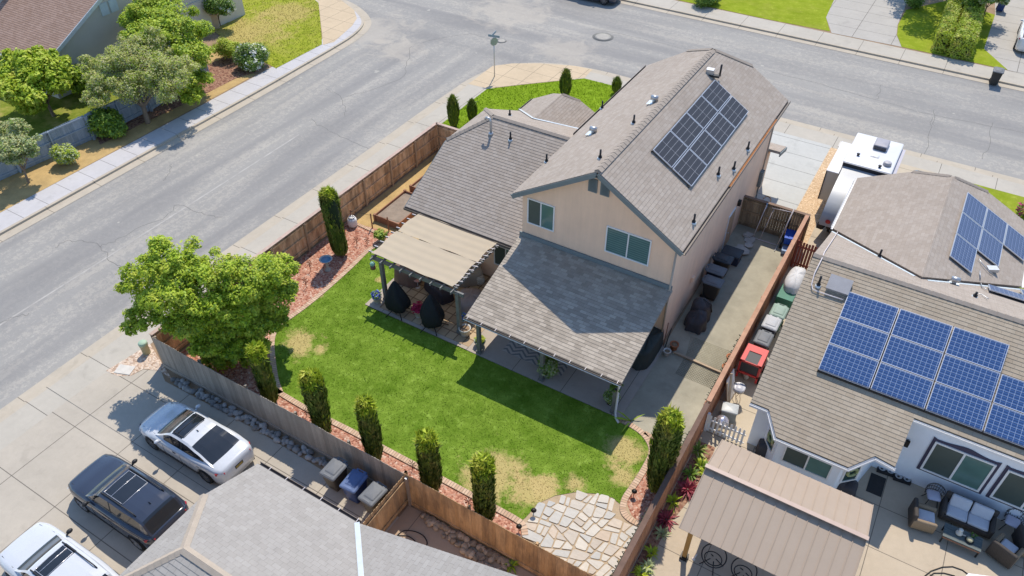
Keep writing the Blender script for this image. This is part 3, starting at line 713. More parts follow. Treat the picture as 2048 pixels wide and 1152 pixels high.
roofpart(H, [(-14.45, 38.75, ZE), (-14.45, 24.0, ZE), (XR, 24.0, ZR), (XR, 37.2, ZR), (-12.25, 38.75, 7.165)], SH_TAUPE)
roofpart(H, [(-8.75, 38.75, 7.165), (-12.25, 38.75, 7.165), (XR, 37.2, ZR)], SH_TAUPE)
ridge_cap(H, (XR, 24.05, ZR+.01), (XR, 37.1, ZR+.01), RIDGE, .17, .3)
ridge_cap(H, (-8.75, 38.75, 7.19), (XR, 37.2, ZR+.02), RIDGE, .14); ridge_cap(H, (-12.25, 38.75, 7.19), (XR, 37.2, ZR+.02), RIDGE, .14)
bars('fascia', H, TRIM, [((-14.47, 23.98, ZE-.16), (XR, 23.98, ZR-.16)), ((-6.53, 23.98, ZE-.16), (XR, 23.98, ZR-.16))], .05, .2)
def gutter(parent, a, b, m=GUTTER, out=(0, 0, 0), litter=None, w=.12):
    a = Vector(a); b = Vector(b); d = (b-a).normalized(); s = d.cross(Vector((0, 0, 1))); mb = MB()
    sec = [(-.5, .5), (-.5, -.5), (.5, -.5), (.5, .5), (.36, .5), (.36, -.3), (-.36, -.3), (-.36, .5)]
    V = [p+s*(x*w)+Vector((0, 0, z*w)) for p in (a, b) for x, z in sec]; n = 8
    mb.add(V, [(i, n+i, n+(i+1) % n, (i+1) % n) for i in range(n)]+[(0, 1, 2, 5, 6, 7), (2, 3, 4, 5), (15, 14, 13, 10, 9, 8), (13, 12, 11, 10)])
    g = mb.build('gutter', m, parent)
    if litter:
        l = MB(); V = [p+s*(x*w)+Vector((0, 0, z*w)) for p in litter for x, z in ((-.35, .2), (.35, .3))]; l.add(V, [(0, 1, 3, 2)]); l.build('leaf_litter', LEAFLITTER, g)
    return g
gutter(H, (-6.47, 24.0, ZE-.08), (-6.47, 38.75, ZE-.08), GUTTER, litter=(Vector((-6.47, 29.5, ZE-.08)), Vector((-6.47, 36.5, ZE-.08))), w=.15)
gutter(H, (-14.53, 30, ZE-.08), (-14.53, 38.75, ZE-.08), GUTTER)
for x0 in (-10.97, -10.42):
    mb = MB(); mb.box(x0, x0+.40, 24.24, 24.30, 7.02, 7.66)
    for k in range(9): mb.add([(x0+.04, 24.235, 7.06+k*.065), (x0+.36, 24.235, 7.06+k*.065), (x0+.36, 24.215, 7.105+k*.065), (x0+.04, 24.215, 7.105+k*.065)], [(0, 1, 2, 3)])
    mb.build('gable_vent', TRIM, H)
window(H, (-13.83, 24.3, 4.28), (1, 0, 0), 1.36, 1.36, (0, -1, 0), (SCREEN, GLASSB))
window(H, (-9.98, 24.3, 4.24), (1, 0, 0), 2.04, 1.36, (0, -1, 0), (BLIND, BLIND))
window(H, (-15.75, 24.45, .95), (1, 0, 0), 1.35, 1.25, (0, -1, 0), (SCREEN, GLASSB))
window(H, (-12.9, 24.3, .1), (1, 0, 0), 2.3, 2.05, (0, -1, 0), (GLASS, GLASS))
for yy in (24.2, 38.2): mb = MB(); mb.tube([(-6.83, yy, 5.6), (-6.83, yy, .2)], .045, 6); mb.build('downspout', plain('tan downspout', (.40, .34, .28), .5, .15) if yy < 30 else MATS['tan downspout'], H)
# side wall: door, dryer vent, lamp, meter panel
d = bars('door', H, STUCCO, [], 1, 1) if False else None
mb = MB(); mb.mat(0).box(-6.85, -6.80, 32.45, 33.5, 0, 2.1); mb.mat(1).box(-6.80, -6.775, 32.55, 33.4, .05, 2.02)
dr = mb.build('door', [WHITE, plain('tan door paint', (.40, .27, .17), .6)], H); mb = MB(); mb.ell((-6.75, 32.66, 1.0), .04, 8, 6); mb.build('handle', STEEL, dr)
mb = MB(); mb.box(-6.85, -6.72, 27.4, 27.65, 1.55, 1.8); mb.build('dryer_vent', STUCCO, H)
mb = MB(); mb.box(-6.85, -6.70, 33.75, 33.95, 2.0, 2.3); mb.build('wall_lamp', DARKM, H)
mb = MB(); mb.box(-6.85, -6.66, 37.7, 38.05, .9, 1.85); mb.tube([(-6.75, 37.85, .95), (-6.75, 37.85, .0)], .035, 6); mb.build('meter_panel', TRIM, H)
# patio cover
roofpart(H, [(-13.95, 19.3, 2.45), (-6.65, 19.3, 2.45), (-6.72, 24.26, 3.45), (-14.2, 24.26, 3.45)], SH_PATIO, .165, .1)
bars('flashing', H, TRIM, [((-14.2, 24.24, 3.57), (-6.75, 24.24, 3.57))], .06, .2)
g = gutter(H, (-13.98, 19.23, 2.40), (-6.62, 19.23, 2.40), GUTTER, w=.10)
mb = MB(); mb.bar((-13.98, 19.165, 2.37), (-6.62, 19.165, 2.37), .02, .03); mb.build('gutter_lip', WHITE, g)
mb = MB()
for k in range(11): mb.bar((-13.8+k*.7, 19.16, 2.462), (-13.8+k*.7, 19.32, 2.475), .02, .012)
mb.build('bracket', PINKM, g)
bars('beam', H, W_POST, [((-13.85, 19.75, 2.32), (-6.75, 19.75, 2.32))], .12, .2)
for x in (-13.6, -10.4, -7.0):
    mb = MB(); mb.box(x-.08, x+.08, 19.66, 19.82, .04, 2.24); mb.box(x-.12, x+.12, 19.62, 19.86, .04, .16); mb.build('post', W_POST, H)
mb = MB(); mb.tube([(-6.72, 19.25, 2.3), (-6.85, 19.62, 2.1), (-6.86, 19.62, .25), (-6.75, 19.45, .1), (-6.55, 19.3, .07)], .05, 7); mb.build('downspout', WHITE, H)
# single-storey wing
YV, ZV = 24.1, 2.75
roofpart(H, [(-20.72, YV, ZV), (-14.15, YV, ZV), (-14.15, 29.75, 5.57), (-19.0, 29.75, 5.57), (-20.72, 27.88, 4.64)], SH_TAUPE)
roofpart(H, [(-14.15, 35.4, ZV), (-20.72, 35.4, ZV), (-20.72, 31.62, 4.64), (-19.0, 29.75, 5.57), (-14.15, 29.75, 5.57)], SH_TAUPE)
roofpart(H, [(-20.72, 31.62, 4.64), (-20.72, 27.88, 4.64), (-19.0, 29.75, 5.57)], SH_TAUPE)
ridge_cap(H, (-19.0, 29.75, 5.59), (-14.3, 29.75, 5.59), RIDGE, .14, .25); ridge_cap(H, (-20.72, 27.88, 4.66), (-19.0, 29.75, 5.6), RIDGE, .14, .25); ridge_cap(H, (-20.72, 31.62, 4.66), (-19.0, 29.75, 5.6), RIDGE, .14, .25)
gutter(H, (-20.75, YV-.07, ZV-.08), (-14.15, YV-.07, ZV-.08), GUTTER)
bars('fascia', H, TRIM, [((-20.75, YV, ZV-.14), (-20.75, 27.88, 4.5)), ((-20.75, 35.4, ZV-.14), (-20.75, 31.62, 4.5))], .05, .2)
RX, RZ = -18.6, 3.92
roofpart(H, [(-20.85, 37.1, 2.75), (-20.85, 35.45, 2.75), (RX, 33.08, RZ), (RX, 36.5, RZ), (-19.5, 37.1, 3.45)], SH_TAUPE)
roofpart(H, [(-16.35, 35.2, 2.8), (-16.35, 37.1, 2.8), (-17.7, 37.1, 3.45), (RX, 36.5, RZ), (RX, 33.08, RZ)], SH_TAUPE)
roofpart(H, [(-17.7, 37.1, 3.45), (-19.5, 37.1, 3.45), (RX, 36.5, RZ)], SH_TAUPE)
ridge_cap(H, (-17.7, 37.1, 3.47), (RX, 36.5, RZ+.02), RIDGE, .12)
bars('valley_flashing', H, FLASH, [((-20.87, 35.47, 2.80), (RX, 33.12, RZ+.04)), ((-16.33, 35.22, 2.85), (RX, 33.12, RZ+.04))], .12, .02)
gutter(H, (-20.92, 35.5, 2.68), (-20.92, 37.1, 2.68), GUTTER)
mb = MB(); roof_plane(mb, [(-12.4, 40.0, 2.45), (-6.2, 40.0, 2.45), (-6.2, 38.4, 2.95), (-12.4, 38.4, 2.95)]); mb.build('roof', SH_TAUPE, H)
bars('fascia', H, TRIM, [((-6.17, 38.35, 2.8), (-6.17, 40.0, 2.33))], .05, .2)
L0 = ((-14.45, 0, 5.8), (-.62, 0, 1)); R0 = ((-6.55, 0, 5.8), (.62, 0, 1)); W0 = ((0, 24.1, 2.75), (0, -.5, 1))
for px, py in ((1204, 217), (1267, 247), (1093, 324), (1200, 317)): roof_vent(H, HP(px, py, *L0))
for px, py in ((1308, 205), (1186, 267)): roof_vent(H, HP(px, py, *L0), hooded=True)
for px, py in ((1495, 300), (1467, 340), (1436, 351), (1387, 446)): roof_vent(H, HP(px, py, *R0), .45)
roof_vent(H, HP(1021, 280, *W0), .45); roof_vent(H, Vector((-19.25, 31.7, 4.6)), .35)
p = HP(982, 268, *W0); mb = MB(); mb.tube([p, p+Vector((0, 0, .72)), p+Vector((-.08, 0, .85)), p+Vector((-.24, 0, .86)), p+Vector((-.32, 0, .74))], .065, 8); mb.lathe([(.15, -.05), (.12, .1)], p, 10); mb.build('roof_vent', STEEL, H)
# ---- solar panels
def panel(name, a, b, c, d, cells, frame, lift, label, group, depth=.05):
    """corner a lower-left; b along the eave; d up the slope (points on the roof plane)"""
    a, b, d = Vector(a), Vector(b), Vector(d); u = (b-a); v = (d-a); n = u.cross(v).normalized()
    if n.z < 0: n = -n
    W, Hh = u.length, v.length; o = a+n*lift
    t = thing(name, label, 'solar panel', o, group)
    q = lambda x, y, k=0: o+u*x+v*y+n*k
    mb = MB(); f0, f1 = .022/W, .022/Hh
    for x0, x1, y0, y1 in ((0, 1, 0, f1), (0, 1, 1-f1, 1), (0, f0, f1, 1-f1), (1-f0, 1, f1, 1-f1)):
        P = [q(x0, y0), q(x1, y0), q(x1, y1), q(x0, y1)]; Q = [q(x0, y0, -depth), q(x1, y0, -depth), q(x1, y1, -depth), q(x0, y1, -depth)]
        flip = (P[1]-P[0]).cross(P[3]-P[0]).dot(n) < 0
        V = P+Q; F = [(0, 1, 2, 3), (4, 7, 6, 5), (0, 4, 5, 1), (1, 5, 6, 2), (2, 6, 7, 3), (3, 7, 4, 0)]
        mb.add(V, [tuple(reversed(f)) for f in F] if flip else F)
    mb.build('frame', frame, t)
    g = MB(); P = [q(f0, f1, -.004), q(1-f0, f1, -.004), q(1-f0, 1-f1, -.004), q(f0, 1-f1, -.004)]
    flip = (P[1]-P[0]).cross(P[3]-P[0]).dot(n) < 0; uv = [(0, 0), (W, 0), (W, Hh), (0, Hh)]
    if flip: P.reverse(); uv.reverse()
    g.quad(*P, uv=uv); g.build('cells', cells, t); return t
def zR(x): return ZE+.62*(-6.55-x)
ORD = ['first', 'second', 'third', 'fourth', 'fifth', 'sixth']
rows = ((-7.66, -8.60), (-8.645, -9.585)); y0 = 27.38
for r, (xa, xb) in enumerate(rows):
    for k in range(4):
        ya = y0+k*1.905; yb = ya+1.86
        panel('solar_panel', (xa, ya, zR(xa)), (xa, yb, zR(xa)), None, (xb, ya, zR(xb)), PV_DARK, ALU, .14,
              'dark solar panel on the two-storey roof, %s from the gable end in the %s row' % (ORD[k], 'lower' if r == 0 else 'upper'), 'dark solar panels on the two-storey roof')
mb = MB()
for xx in (-7.7, -9.55): mb.bar((xx, 27.3, zR(xx)+.06), (xx, 35.1, zR(xx)+.06), .05, .07)
mb.build('panel_rail', BLACK, H)
mb = MB(); c = Vector((-9.75, 35.15, zR(-9.75)))
mb.mat(0).obox(c+Vector((-.15, .1, .05)), .36, .3, .3, .1); mb.mat(1).tube([c+Vector((.3, .3, 0)), c+Vector((.3, .3, .6))], .05, 8); mb.obox(c+Vector((.1, .05, .02)), .5, .2, .1, .2)
mb.build('junction_box', [STEEL, BLACK], H)
# ---- neighbour's house on the right
N = thing('house', 'single-storey white stucco house with blue solar panels and a tan shingle roof', 'house', (6, 27, 0))
KN = .46; zN = lambda y: 2.6+KN*(y-20.75); zNf = lambda y: 2.6+KN*(33.25-y)
mb = MB()
mb.prism([(-1.75, 33), (-1.75, 21.1), (-1.2, 21.1), (-.62, 20.35), (1.68, 20.35), (2.35, 21.0), (2.75, 22.5), (2.75, 33)], 0, 2.38)
mb.prism([(2.75, 22.5), (16, 22.5), (16, 31.5), (2.75, 31.5)], 0, 3.2); mb.prism([(2.75, 31.5), (16, 31.5), (16, 33), (2.75, 33)], 0, 2.5)
mb.prism([(-1.78, 33.0), (5.6, 33.0), (5.6, 37.9), (-1.78, 37.9)], 0, 2.7)
mb.add([(-1.75, 21.3, 2.38), (-1.75, 33, 2.38), (-1.75, 27, 5.3)], [(0, 2, 1)])
mb.build('wall', STUCCO_W, N)
def nz(l): return [(x, y, zN(y)) for x, y in l]
roofpart(N, nz([(-2.05, 20.8), (-1.35, 20.8), (-.76, 20.0), (1.83, 20.0), (2.5, 20.7), (3.2, 20.62), (3.25, 22.4), (17, 22.4), (17, 27), (-2.05, 27)]), SH_TAN)
roofpart(N, [(17, 33.25, 2.6), (6.05, 33.25, 2.6), (2.0, 29.2, zNf(29.2)), (-2.05, 33.25, 2.6), (-2.05, 27, zNf(27)), (17, 27, zNf(27))], SH_TAUPE)
KW = .5; zw = lambda x: 2.75+KW*(4.05-abs(x-2.0))
roofpart(N, [(-2.05, 38.3, 2.75), (-2.05, 33.2, 2.75), (2.0, 28.75, 4.775), (2.0, 37.3, 4.775), (.3, 38.3, zw(.3))], SH_TAUPE)
roofpart(N, [(6.05, 33.2, 2.75), (6.05, 38.3, 2.75), (3.7, 38.3, zw(3.7)), (2.0, 37.3, 4.775), (2.0, 28.75, 4.775)], SH_TAUPE)
roofpart(N, [(3.7, 38.3, zw(3.7)), (.3, 38.3, zw(.3)), (2.0, 37.3, 4.775)], SH_TAUPE)
ridge_cap(N, (-2.05, 27.0, zN(27)+.01), (16, 27.0, zN(27)+.01), RIDGE, .14, .28); ridge_cap(N, (.3, 38.3, zw(.3)+.02), (2.0, 37.3, 4.8), RIDGE, .12); ridge_cap(N, (3.7, 38.3, zw(3.7)+.02), (2.0, 37.3, 4.8), RIDGE, .12)
bars('valley_flashing', N, FLASH, [((-2.05, 32.92, 2.775), (1.75, 28.79, 4.675)), ((6.05, 32.92, 2.775), (2.25, 28.79, 4.675))], .085, .015)
gutter(N, (-2.12, 33.3, 2.68), (-2.12, 38.3, 2.68), WHITE); gutter(N, (6.12, 33.3, 2.68), (6.12, 38.3, 2.68), WHITE)
gp = nz([(-2.05, 20.74), (-1.36, 20.74), (-.77, 19.94), (1.84, 19.94), (2.52, 20.64), (3.24, 20.55)])
for a, b in zip(gp, gp[1:]): gutter(N, Vector(a)+Vector((0, 0, -.07)), Vector(b)+Vector((0, 0, -.07)), WHITE, w=.10)
gutter(N, (3.25, 22.33, zN(22.33)-.06), (17, 22.33, zN(22.33)-.06), WHITE, w=.10)
bars('fascia', N, TRIM, [(Vector(a)+Vector((0, .06, -.15)), Vector(b)+Vector((0, .06, -.15))) for a, b in zip(gp, gp[1:])], .03, .12)
# windows facing the patio, with wavy dark surrounds
NAVY = plain('dark plum trim', (.055, .05, .085), .7, .1)
def wavy(x0, w, z0, h):
    mb = MB(); top = []
    for i in range(17):
        s = i/16; top.append((x0-.1+s*(w+.2), z0+h+.09+.13*math.exp(-((s-.5)/.2)**2)+(.06 if i in (0, 16) else 0)))
    pts = [(x0-.1, z0-.1), (x0+w+.1, z0-.1)]+list(reversed(top)); n = len(pts)
    V = [(x, 22.49, z) for x, z in pts]+[(x, 22.46, z) for x, z in pts]
    mb.add(V, [tuple(range(n, 2*n))]+[(i, (i+1) % n, n+(i+1) % n, n+i) for i in range(n)])
    t = mb.build('window_surround', NAVY, N); return t
for x0, w in ((4.22, 2.0), (6.58, 2.0)):
    wavy(x0, w, 1.0, 1.62); window(N, (x0, 22.462, 1.0), (1, 0, 0), w, 1.62, (0, -1, 0), (SCREEN, GLASSB), .07)
window(N, (-.34, 20.35, .75), (1, 0, 0), 1.75, 1.2, (0, -1, 0), (SCREEN, GLASSB), .06)
u = Vector((.67, .65, 0)).normalized(); window(N, Vector((1.8, 20.46, .75)), u, .68, 1.2, (u.y, -u.x, 0), (GLASS,), .06, ())
u = Vector((.58, -.75, 0)).normalized(); window(N, Vector((-1.1, 20.97, .75)), u, .68, 1.2, (u.y, -u.x, 0), (GLASS,), .06, ())
for c, nn in ((Vector((2.04, 20.69, 1.35)), Vector((.69, -.72, 0))), (Vector((-.9, 20.70, 1.35)), Vector((-.79, -.61, 0)))):
    mb = MB(); uu = Vector((-nn.y, nn.x, 0)); mb.tube([c+nn*.06+uu*(.19*math.cos(a*.39))+Vector((0, 0, .19*math.sin(a*.39))) for a in range(16)], .06, 6, True); mb.build('wreath', LF_GREY, N)
mb = MB(); mb.obox((3.45, 22.40, 1.85), .14, .1, .3); mb.bar((3.45, 22.5, 2.1), (3.45, 22.38, 2.2), .03, .03); mb.build('wall_lantern', DARKM, N)
# roof furniture
NF = ((0, 20.75, 2.6), (0, -KN, 1)); NB = ((0, 33.25, 2.6), (0, KN, 1)); NL = ((-2.05, 0, 2.75), (-KW, 0, 1)); NR = ((6.05, 0, 2.75), (KW, 0, 1))
p = HP(1678, 573, *NF); mb = MB()
q = lambda x, y, k: p+Vector((x, y, y*KN))+Vector((0, -KN, 1)).normalized()*k
for z0, s in ((.0, .40), (.10, .43)):
    V = [q(-s, -.28*s/.4, z0), q(s, -.28*s/.4, z0), q(s, .28*s/.4, z0), q(-s, .28*s/.4, z0)]; V += [q(-s, -.28*s/.4, z0+.1), q(s, -.28*s/.4, z0+.1), q(s, .28*s/.4, z0+.1), q(-s, .28*s/.4, z0+.1)]
    mb.add(V, [(4, 5, 6, 7), (0, 1, 5, 4), (1, 2, 6, 5), (2, 3, 7, 6), (3, 0, 4, 7)])
mb.build('roof_vent', plain('grey vent box', (.28, .28, .30), .5), N)
roof_vent(N, HP(1636, 572, *NF), .5); roof_vent(N, HP(1758, 514, *NB), .4); roof_vent(N, HP(1907, 568, *NB), hooded=True); roof_vent(N, HP(1949, 594, *NB), .25)
mb = MB()
up = Vector((0, 0, .09))
mb.tube([HP(a, b, *NB)+up for a, b in ((1677, 463), (1648, 507))]+[HP(a, b, *NF)+up for a, b in ((1643, 520), (1628, 550), (1622, 572), (1624, 582), (1633, 586), (1660, 595), (1685, 603))], .022, 7)
mb.build('conduit', PINKM, N)
mb = MB(); mb.tube([HP(a, b, *NR)+up for a, b in ((1958, 545), (1959, 560))]+[HP(a, b, *NB)+up for a, b in ((1958, 565), (1963, 577), (1972, 583))], .018, 6)
mb.tube([HP(a, b, *NB)+up for a, b in ((1952, 590), (1962, 592), (1975, 601))], .018, 6)
mb.tube([HP(a, b, *NR)+up for a, b in ((1956, 520), (1962, 530), (1975, 545), (1985, 552))], .02, 5)
mb.build('conduit', STEEL, N)
mb = MB(); mb.obox(HP(1983, 541, *NR), .45, .3, .16, .5); mb.build('junction_box', STEEL, N)
# big blue array on the near slope: columns of 1.9 m, rows of 1.06 m in plan
BG = 'blue solar panels on the near slope of the white house'; RW = ['top', 'middle', 'bottom']
xs = [-.29, 1.60, 3.49, 5.38, 7.27, 9.16]
for c in range(5):
    for r in range(3):
        if c >= 3 and r == 0: continue
        ya = 22.74+(2-r)*1.075; yb = ya+1.045
        panel('solar_panel', (xs[c], ya, zN(ya)), (xs[c]+1.84, ya, zN(ya)), None, (xs[c], yb, zN(yb)), PV_BLUE, ALU, .16,
              'blue solar panel on the near slope, %s row, %s from the left' % (RW[r], ORD[c]), BG)
mb = MB(); mb.bar((-.30, 22.70, zN(22.7)+.10), (9.9, 22.70, zN(22.7)+.10), .03, .16); mb.build('array_skirt', BLACK, N)
# the six-panel array on the front wing's right slope
def zwr(x): return 2.75+KW*(6.05-x)
BG2 = 'blue solar panels on the front wing of the white house'
i = 0
for r, (xa, cnt, off) in enumerate(((3.94, 3, 0), (5.05, 2, 1), )):
    pass
cols = [(2.75, [31.2, 33.05, 34.9]), (3.80, [33.05, 34.9][0:2]), (4.85, [34.9])]
lab = {(0, 0): 'nearest panel of the upper column', (0, 1): 'middle panel of the upper column', (0, 2): 'farthest panel of the upper column',
       (1, 0): 'nearest of the middle pair with the junction box', (1, 1): 'farther of the middle pair', (2, 0): 'lone panel lowest on the slope'}
for ci, (x0, ys) in enumerate(cols):
    for ri, ya in enumerate(ys):
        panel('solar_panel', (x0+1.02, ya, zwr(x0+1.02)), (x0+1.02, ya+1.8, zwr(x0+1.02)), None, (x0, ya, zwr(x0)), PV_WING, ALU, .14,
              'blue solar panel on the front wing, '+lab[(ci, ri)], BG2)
# two panels on the rear slope at the frame edge
for px, py, nm in ((1975, 600, 'blue solar panel on the back slope of the ridge, nearest the white conduit'), (2018, 598, 'blue solar panel on the back slope of the ridge, cut by the right edge')):
    p = HP(px, py, *NB); x0 = 4.58 if px < 2000 else 5.9; ya = 31.15 if px < 2000 else 32.28
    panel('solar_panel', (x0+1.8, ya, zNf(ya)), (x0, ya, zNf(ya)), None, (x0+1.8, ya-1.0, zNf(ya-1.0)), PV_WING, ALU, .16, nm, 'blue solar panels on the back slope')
# ---- grey-roofed house, bottom left
B = thing('house', 'near house with pale grey shingle roof beside the three parked cars', 'house', (-11, 5, 0))
mb = MB(); mb.prism([(-15.3, 8.8), (-11.2, 8.8), (-11.2, 1.5), (-15.3, 1.5)], 0, 2.5)
pf = [(-11.2, 0), (-4.45, 0), (-4.45, 5.24), (-11.2, 2.54)]; V = [(x, y, z) for y in (1.45, 8.8) for x, z in pf]; mb.add(V, [(0, 1, 2, 3), (7, 6, 5, 4)]+[(i, 4+i, 4+(i+1) % 4, (i+1) % 4) for i in range(4)])
mb.add([(-15.3, 8.8, 2.5), (-15.3, 1.5, 2.5), (-15.3, 3.6, 3.3), (-15.3, 6.8, 3.3)], [(0, 3, 2, 1)]); mb.build('wall', STUCCO, B)
XC = -15.92
roofpart(B, [(-11.45, 9.18, 2.6), (XC, 9.18, 2.6), (XC, 7.05, 3.45), (-14.45, 5.2, 4.19), (-7.47, 5.2, 4.19)], SH_GREY)
roofpart(B, [(-14.45, 5.2, 4.19), (XC, 3.35, 3.45), (XC, 1.2, 2.6), (-7.47, 1.2, 2.6), (-7.47, 5.2, 4.19)], SH_GREY)
roofpart(B, [(XC, 7.05, 3.45), (XC, 3.35, 3.45), (-14.45, 5.2, 4.19)], SH_GREY)
roofpart(B, [(-11.45, 9.18, 2.6), (-7.47, 5.2, 4.19), (-7.47, 1.2, 4.19), (-4.2, 1.2, 5.5), (-4.2, 9.18, 5.5)], SH_GREY)
RID2 = plain('buff ridge cap', (.42, .355, .285), .9, .1, 3, .2, 40)
ridge_cap(B, (XC, 7.05, 3.47), (-14.45, 5.2, 4.21), RID2, .14); ridge_cap(B, (XC, 3.35, 3.47), (-14.45, 5.2, 4.21), RID2, .14); ridge_cap(B, (-14.45, 5.2, 4.21), (-7.6, 5.2, 4.21), RID2, .15)
bars('valley_flashing', B, FLASH, [((-11.43, 9.16, 2.65), (-7.5, 5.23, 4.24))], .17, .03)
gb = gutter(B, (XC, 9.25, 2.53), (-11.4, 9.25, 2.53), GUTTER, w=.13)
mb = MB()
for k in range(6): mb.bar((-15.4+k*.78, 9.19, 2.605), (-15.4+k*.78, 9.33, 2.605), .02, .012)
mb.build('bracket', PINKM, gb)
# ---- brown-roofed house, top left
T = thing('house', 'grey stucco house with brown shingle roof behind trees across the left street', 'house', (-55, 30, 0))
zT = lambda y: 2.55+.5*(y-24.5)
mb = MB(); mb.prism([(-51.0, 25.0), (-51.0, 40), (-66, 40), (-66, 25.0)], 0, 2.6)
mb.add([(-51.0, 25.0, 2.6), (-51.0, 40, 2.6), (-51.0, 32.5, 6.4)], [(0, 1, 2)]); mb.prism([(-52.8, 36), (-50.9, 36), (-50.9, 42), (-52.8, 42)], 0, 2.5); mb.build('wall', STUCCO_T, T)
roofpart(T, [(-70, 24.5, 2.55), (-50.65, 24.5, 2.55), (-50.65, 32.5, 6.55), (-70, 32.5, 6.55)], SH_BROWN); roofpart(T, [(-50.65, 40.5, 2.55), (-70, 40.5, 2.55), (-70, 32.5, 6.55), (-50.65, 32.5, 6.55)], SH_BROWN)
bars('fascia', T, FLASH, [((-50.6, 24.45, 2.42), (-50.6, 32.5, 6.42)), ((-50.6, 40.5, 2.42), (-50.6, 32.5, 6.42))], .06, .24)
gutter(T, (-70, 24.42, 2.45), (-50.7, 24.42, 2.45), WHITE)
mb = MB()
for y in (30.0, 30.75):
    mb.box(-51.0, -50.93, y, y+.6, 4.0, 4.8)
mb.build('gable_vent', plain('pale blue vent', (.5, .58, .62), .6), T)
mb = MB(); mb.box(-60, -56.2, 24.98, 25.0, .6, 2.1); mb.build('window', GLASS, T)
roofpart(T, [(-51.2, 35.4, 2.6), (-51.2, 38.2, 2.6), (-53.2, 38.2, 3.5), (-53.2, 35.4, 3.5)], SH_BROWN)
mb = MB(); a, b, c = G(390, 62), G(440, 56), G(398, 30)
W2 = thing('porch_wall', 'low buff stucco wall beside the white flowering oleander tree', 'wall', a)
mb = MB(); mb.bar((a.x, a.y, .55), (b.x, b.y, .55), .2, 1.1); mb.bar((a.x-.1, a.y-.02, 1.13), (b.x+.1, b.y, 1.13), .28, .07); mb.build('wall_panel', plain('buff stucco', (.52, .40, .27), .9), W2)
# upper-storey block at the far top-left corner casting shade on the brown roof
mb = MB(); mb.prism([(-66, 27.5), (-58.9, 27.5), (-58.9, 40), (-66, 40)], 2.0, 7.0); mb.build('upper_wall', STUCCO_T, T)
# ---- house fronts beyond the far street (walls only partly in frame)
Q = thing('house', 'house front behind the hedges at the top right corner', 'house', (4, 74, 0))
mb = MB(); mb.prism([(5.2, 73), (16, 73), (16, 80), (5.2, 80)], 0, 2.8); mb.build('wall', STUCCO_W, Q); roofpart(Q, [(4.8, 72.5, 2.7), (16.5, 72.5, 2.7), (16.5, 76.5, 4.7), (4.8, 76.5, 4.7)], SH_TAUPE); roofpart(Q, [(16.5, 80.5, 2.7), (4.8, 80.5, 2.7), (4.8, 76.5, 4.7), (16.5, 76.5, 4.7)], SH_TAUPE)
# ------------------------------------------------------------------ fences
def fence(name, a, b, h, wood, label, side=1, cap=None, rails=(.25, .95, 1.6), post_every=2.4, post_m=None, gap=.006, bw=.14, jag=.02, wave=0.0, postside=None, group=None, cat='fence', gapw=False, kick=True, raism=None):
    """boards from a to b (2D); rails and posts on the left (side=1) or right (side=-1) of a->b"""
    a = Vector((a[0], a[1], 0)); b = Vector((b[0], b[1], 0)); d = b-a; L = d.length; d.normalize(); n = Vector((-d.y, d.x, 0))*side
    t = thing(name, label, cat, a, group); mb = MB(); s = 0; k = 0
    while s < L-.03:
        w = min(bw*RND.uniform(.92, 1.06), L-s); hh = h+RND.uniform(-jag, jag)+wave*math.sin(s*.9+1)+wave*.6*math.sin(s*2.3)
        p = a+d*s; q = a+d*(s+w-(gap if not gapw else .03)); th = .018; off = RND.uniform(0, .006); le = RND.uniform(-.008, .008)
        V = [p+n*off, q+n*off, q-n*th+n*off, p-n*th+n*off]
        dog = .03
        T = [V[0]+Vector((0, 0, hh-dog)), V[0]*.8+V[1]*.2+Vector((0, 0, hh)), V[0]*.2+V[1]*.8+Vector((0, 0, hh)), V[1]+Vector((0, 0, hh-dog))]
        T2 = [V[3]+Vector((0, 0, hh-dog)), V[3]*.8+V[2]*.2+Vector((0, 0, hh)), V[3]*.2+V[2]*.8+Vector((0, 0, hh)), V[2]+Vector((0, 0, hh-dog))]
        z = Vector((0, 0, .03)); vs = [V[0]+z]+T+[V[1]+z]+[V[3]+z]+T2+[V[2]+z]
        F = [(0, 1, 2, 3, 4, 5), (11, 10, 9, 8, 7, 6)]+[(i, i+6, i+7, i+1) for i in range(5)]
        if side < 0: F = [tuple(reversed(f)) for f in F]
        mb.add(vs, F); s += w; k += 1
    mb.build('fence_panel', wood, t)
    r = MB()
    for z in rails: r.bar(a+n*.045+Vector((0, 0, z)), b+n*.045+Vector((0, 0, z)), .04, .09)
    if kick: r.bar(a-n*.035+Vector((0, 0, .1)), b-n*.035+Vector((0, 0, .1)), .03, .2)
    r.build('rail', raism or wood, t)
    m = max(1, round(L/post_every))
    for i in range(m+1):
        p = a+d*(L*i/m)+n*.115; pm = MB(); pm.obox(p, .09, .09, h-.05, math.atan2(d.y, d.x)); pm.build('post', post_m or raism or wood, t)
    if cap:
        c = MB(); c.bar(a+n*.03+Vector((0, 0, h+.025)), b+n*.03+Vector((0, 0, h+.025)), .19, .04); c.build('cap_rail', cap, t)
    return t
fence('fence', (-25.02, 11.9), (-11.72, 11.92), 1.8, W_GREY, 'weathered grey board fence with a wavy top behind the white sedan and three bins', 1, wave=.02, post_every=2.6, jag=.012)
fence('fence', (-11.72, 11.92), (-3.55, 11.92), 1.8, W_GOLD, 'golden brown board fence in front of the flagstone paving', 1, wave=.02, post_every=2.6, jag=.012)
fence('fence', (-11.68, 9.3), (-11.68, 11.85), 1.75, W_GOLD, 'short golden brown fence between the bins and the bare yard', -1, wave=.02, post_every=2.5, post_m=STEEL, rails=(.3, 1.5))
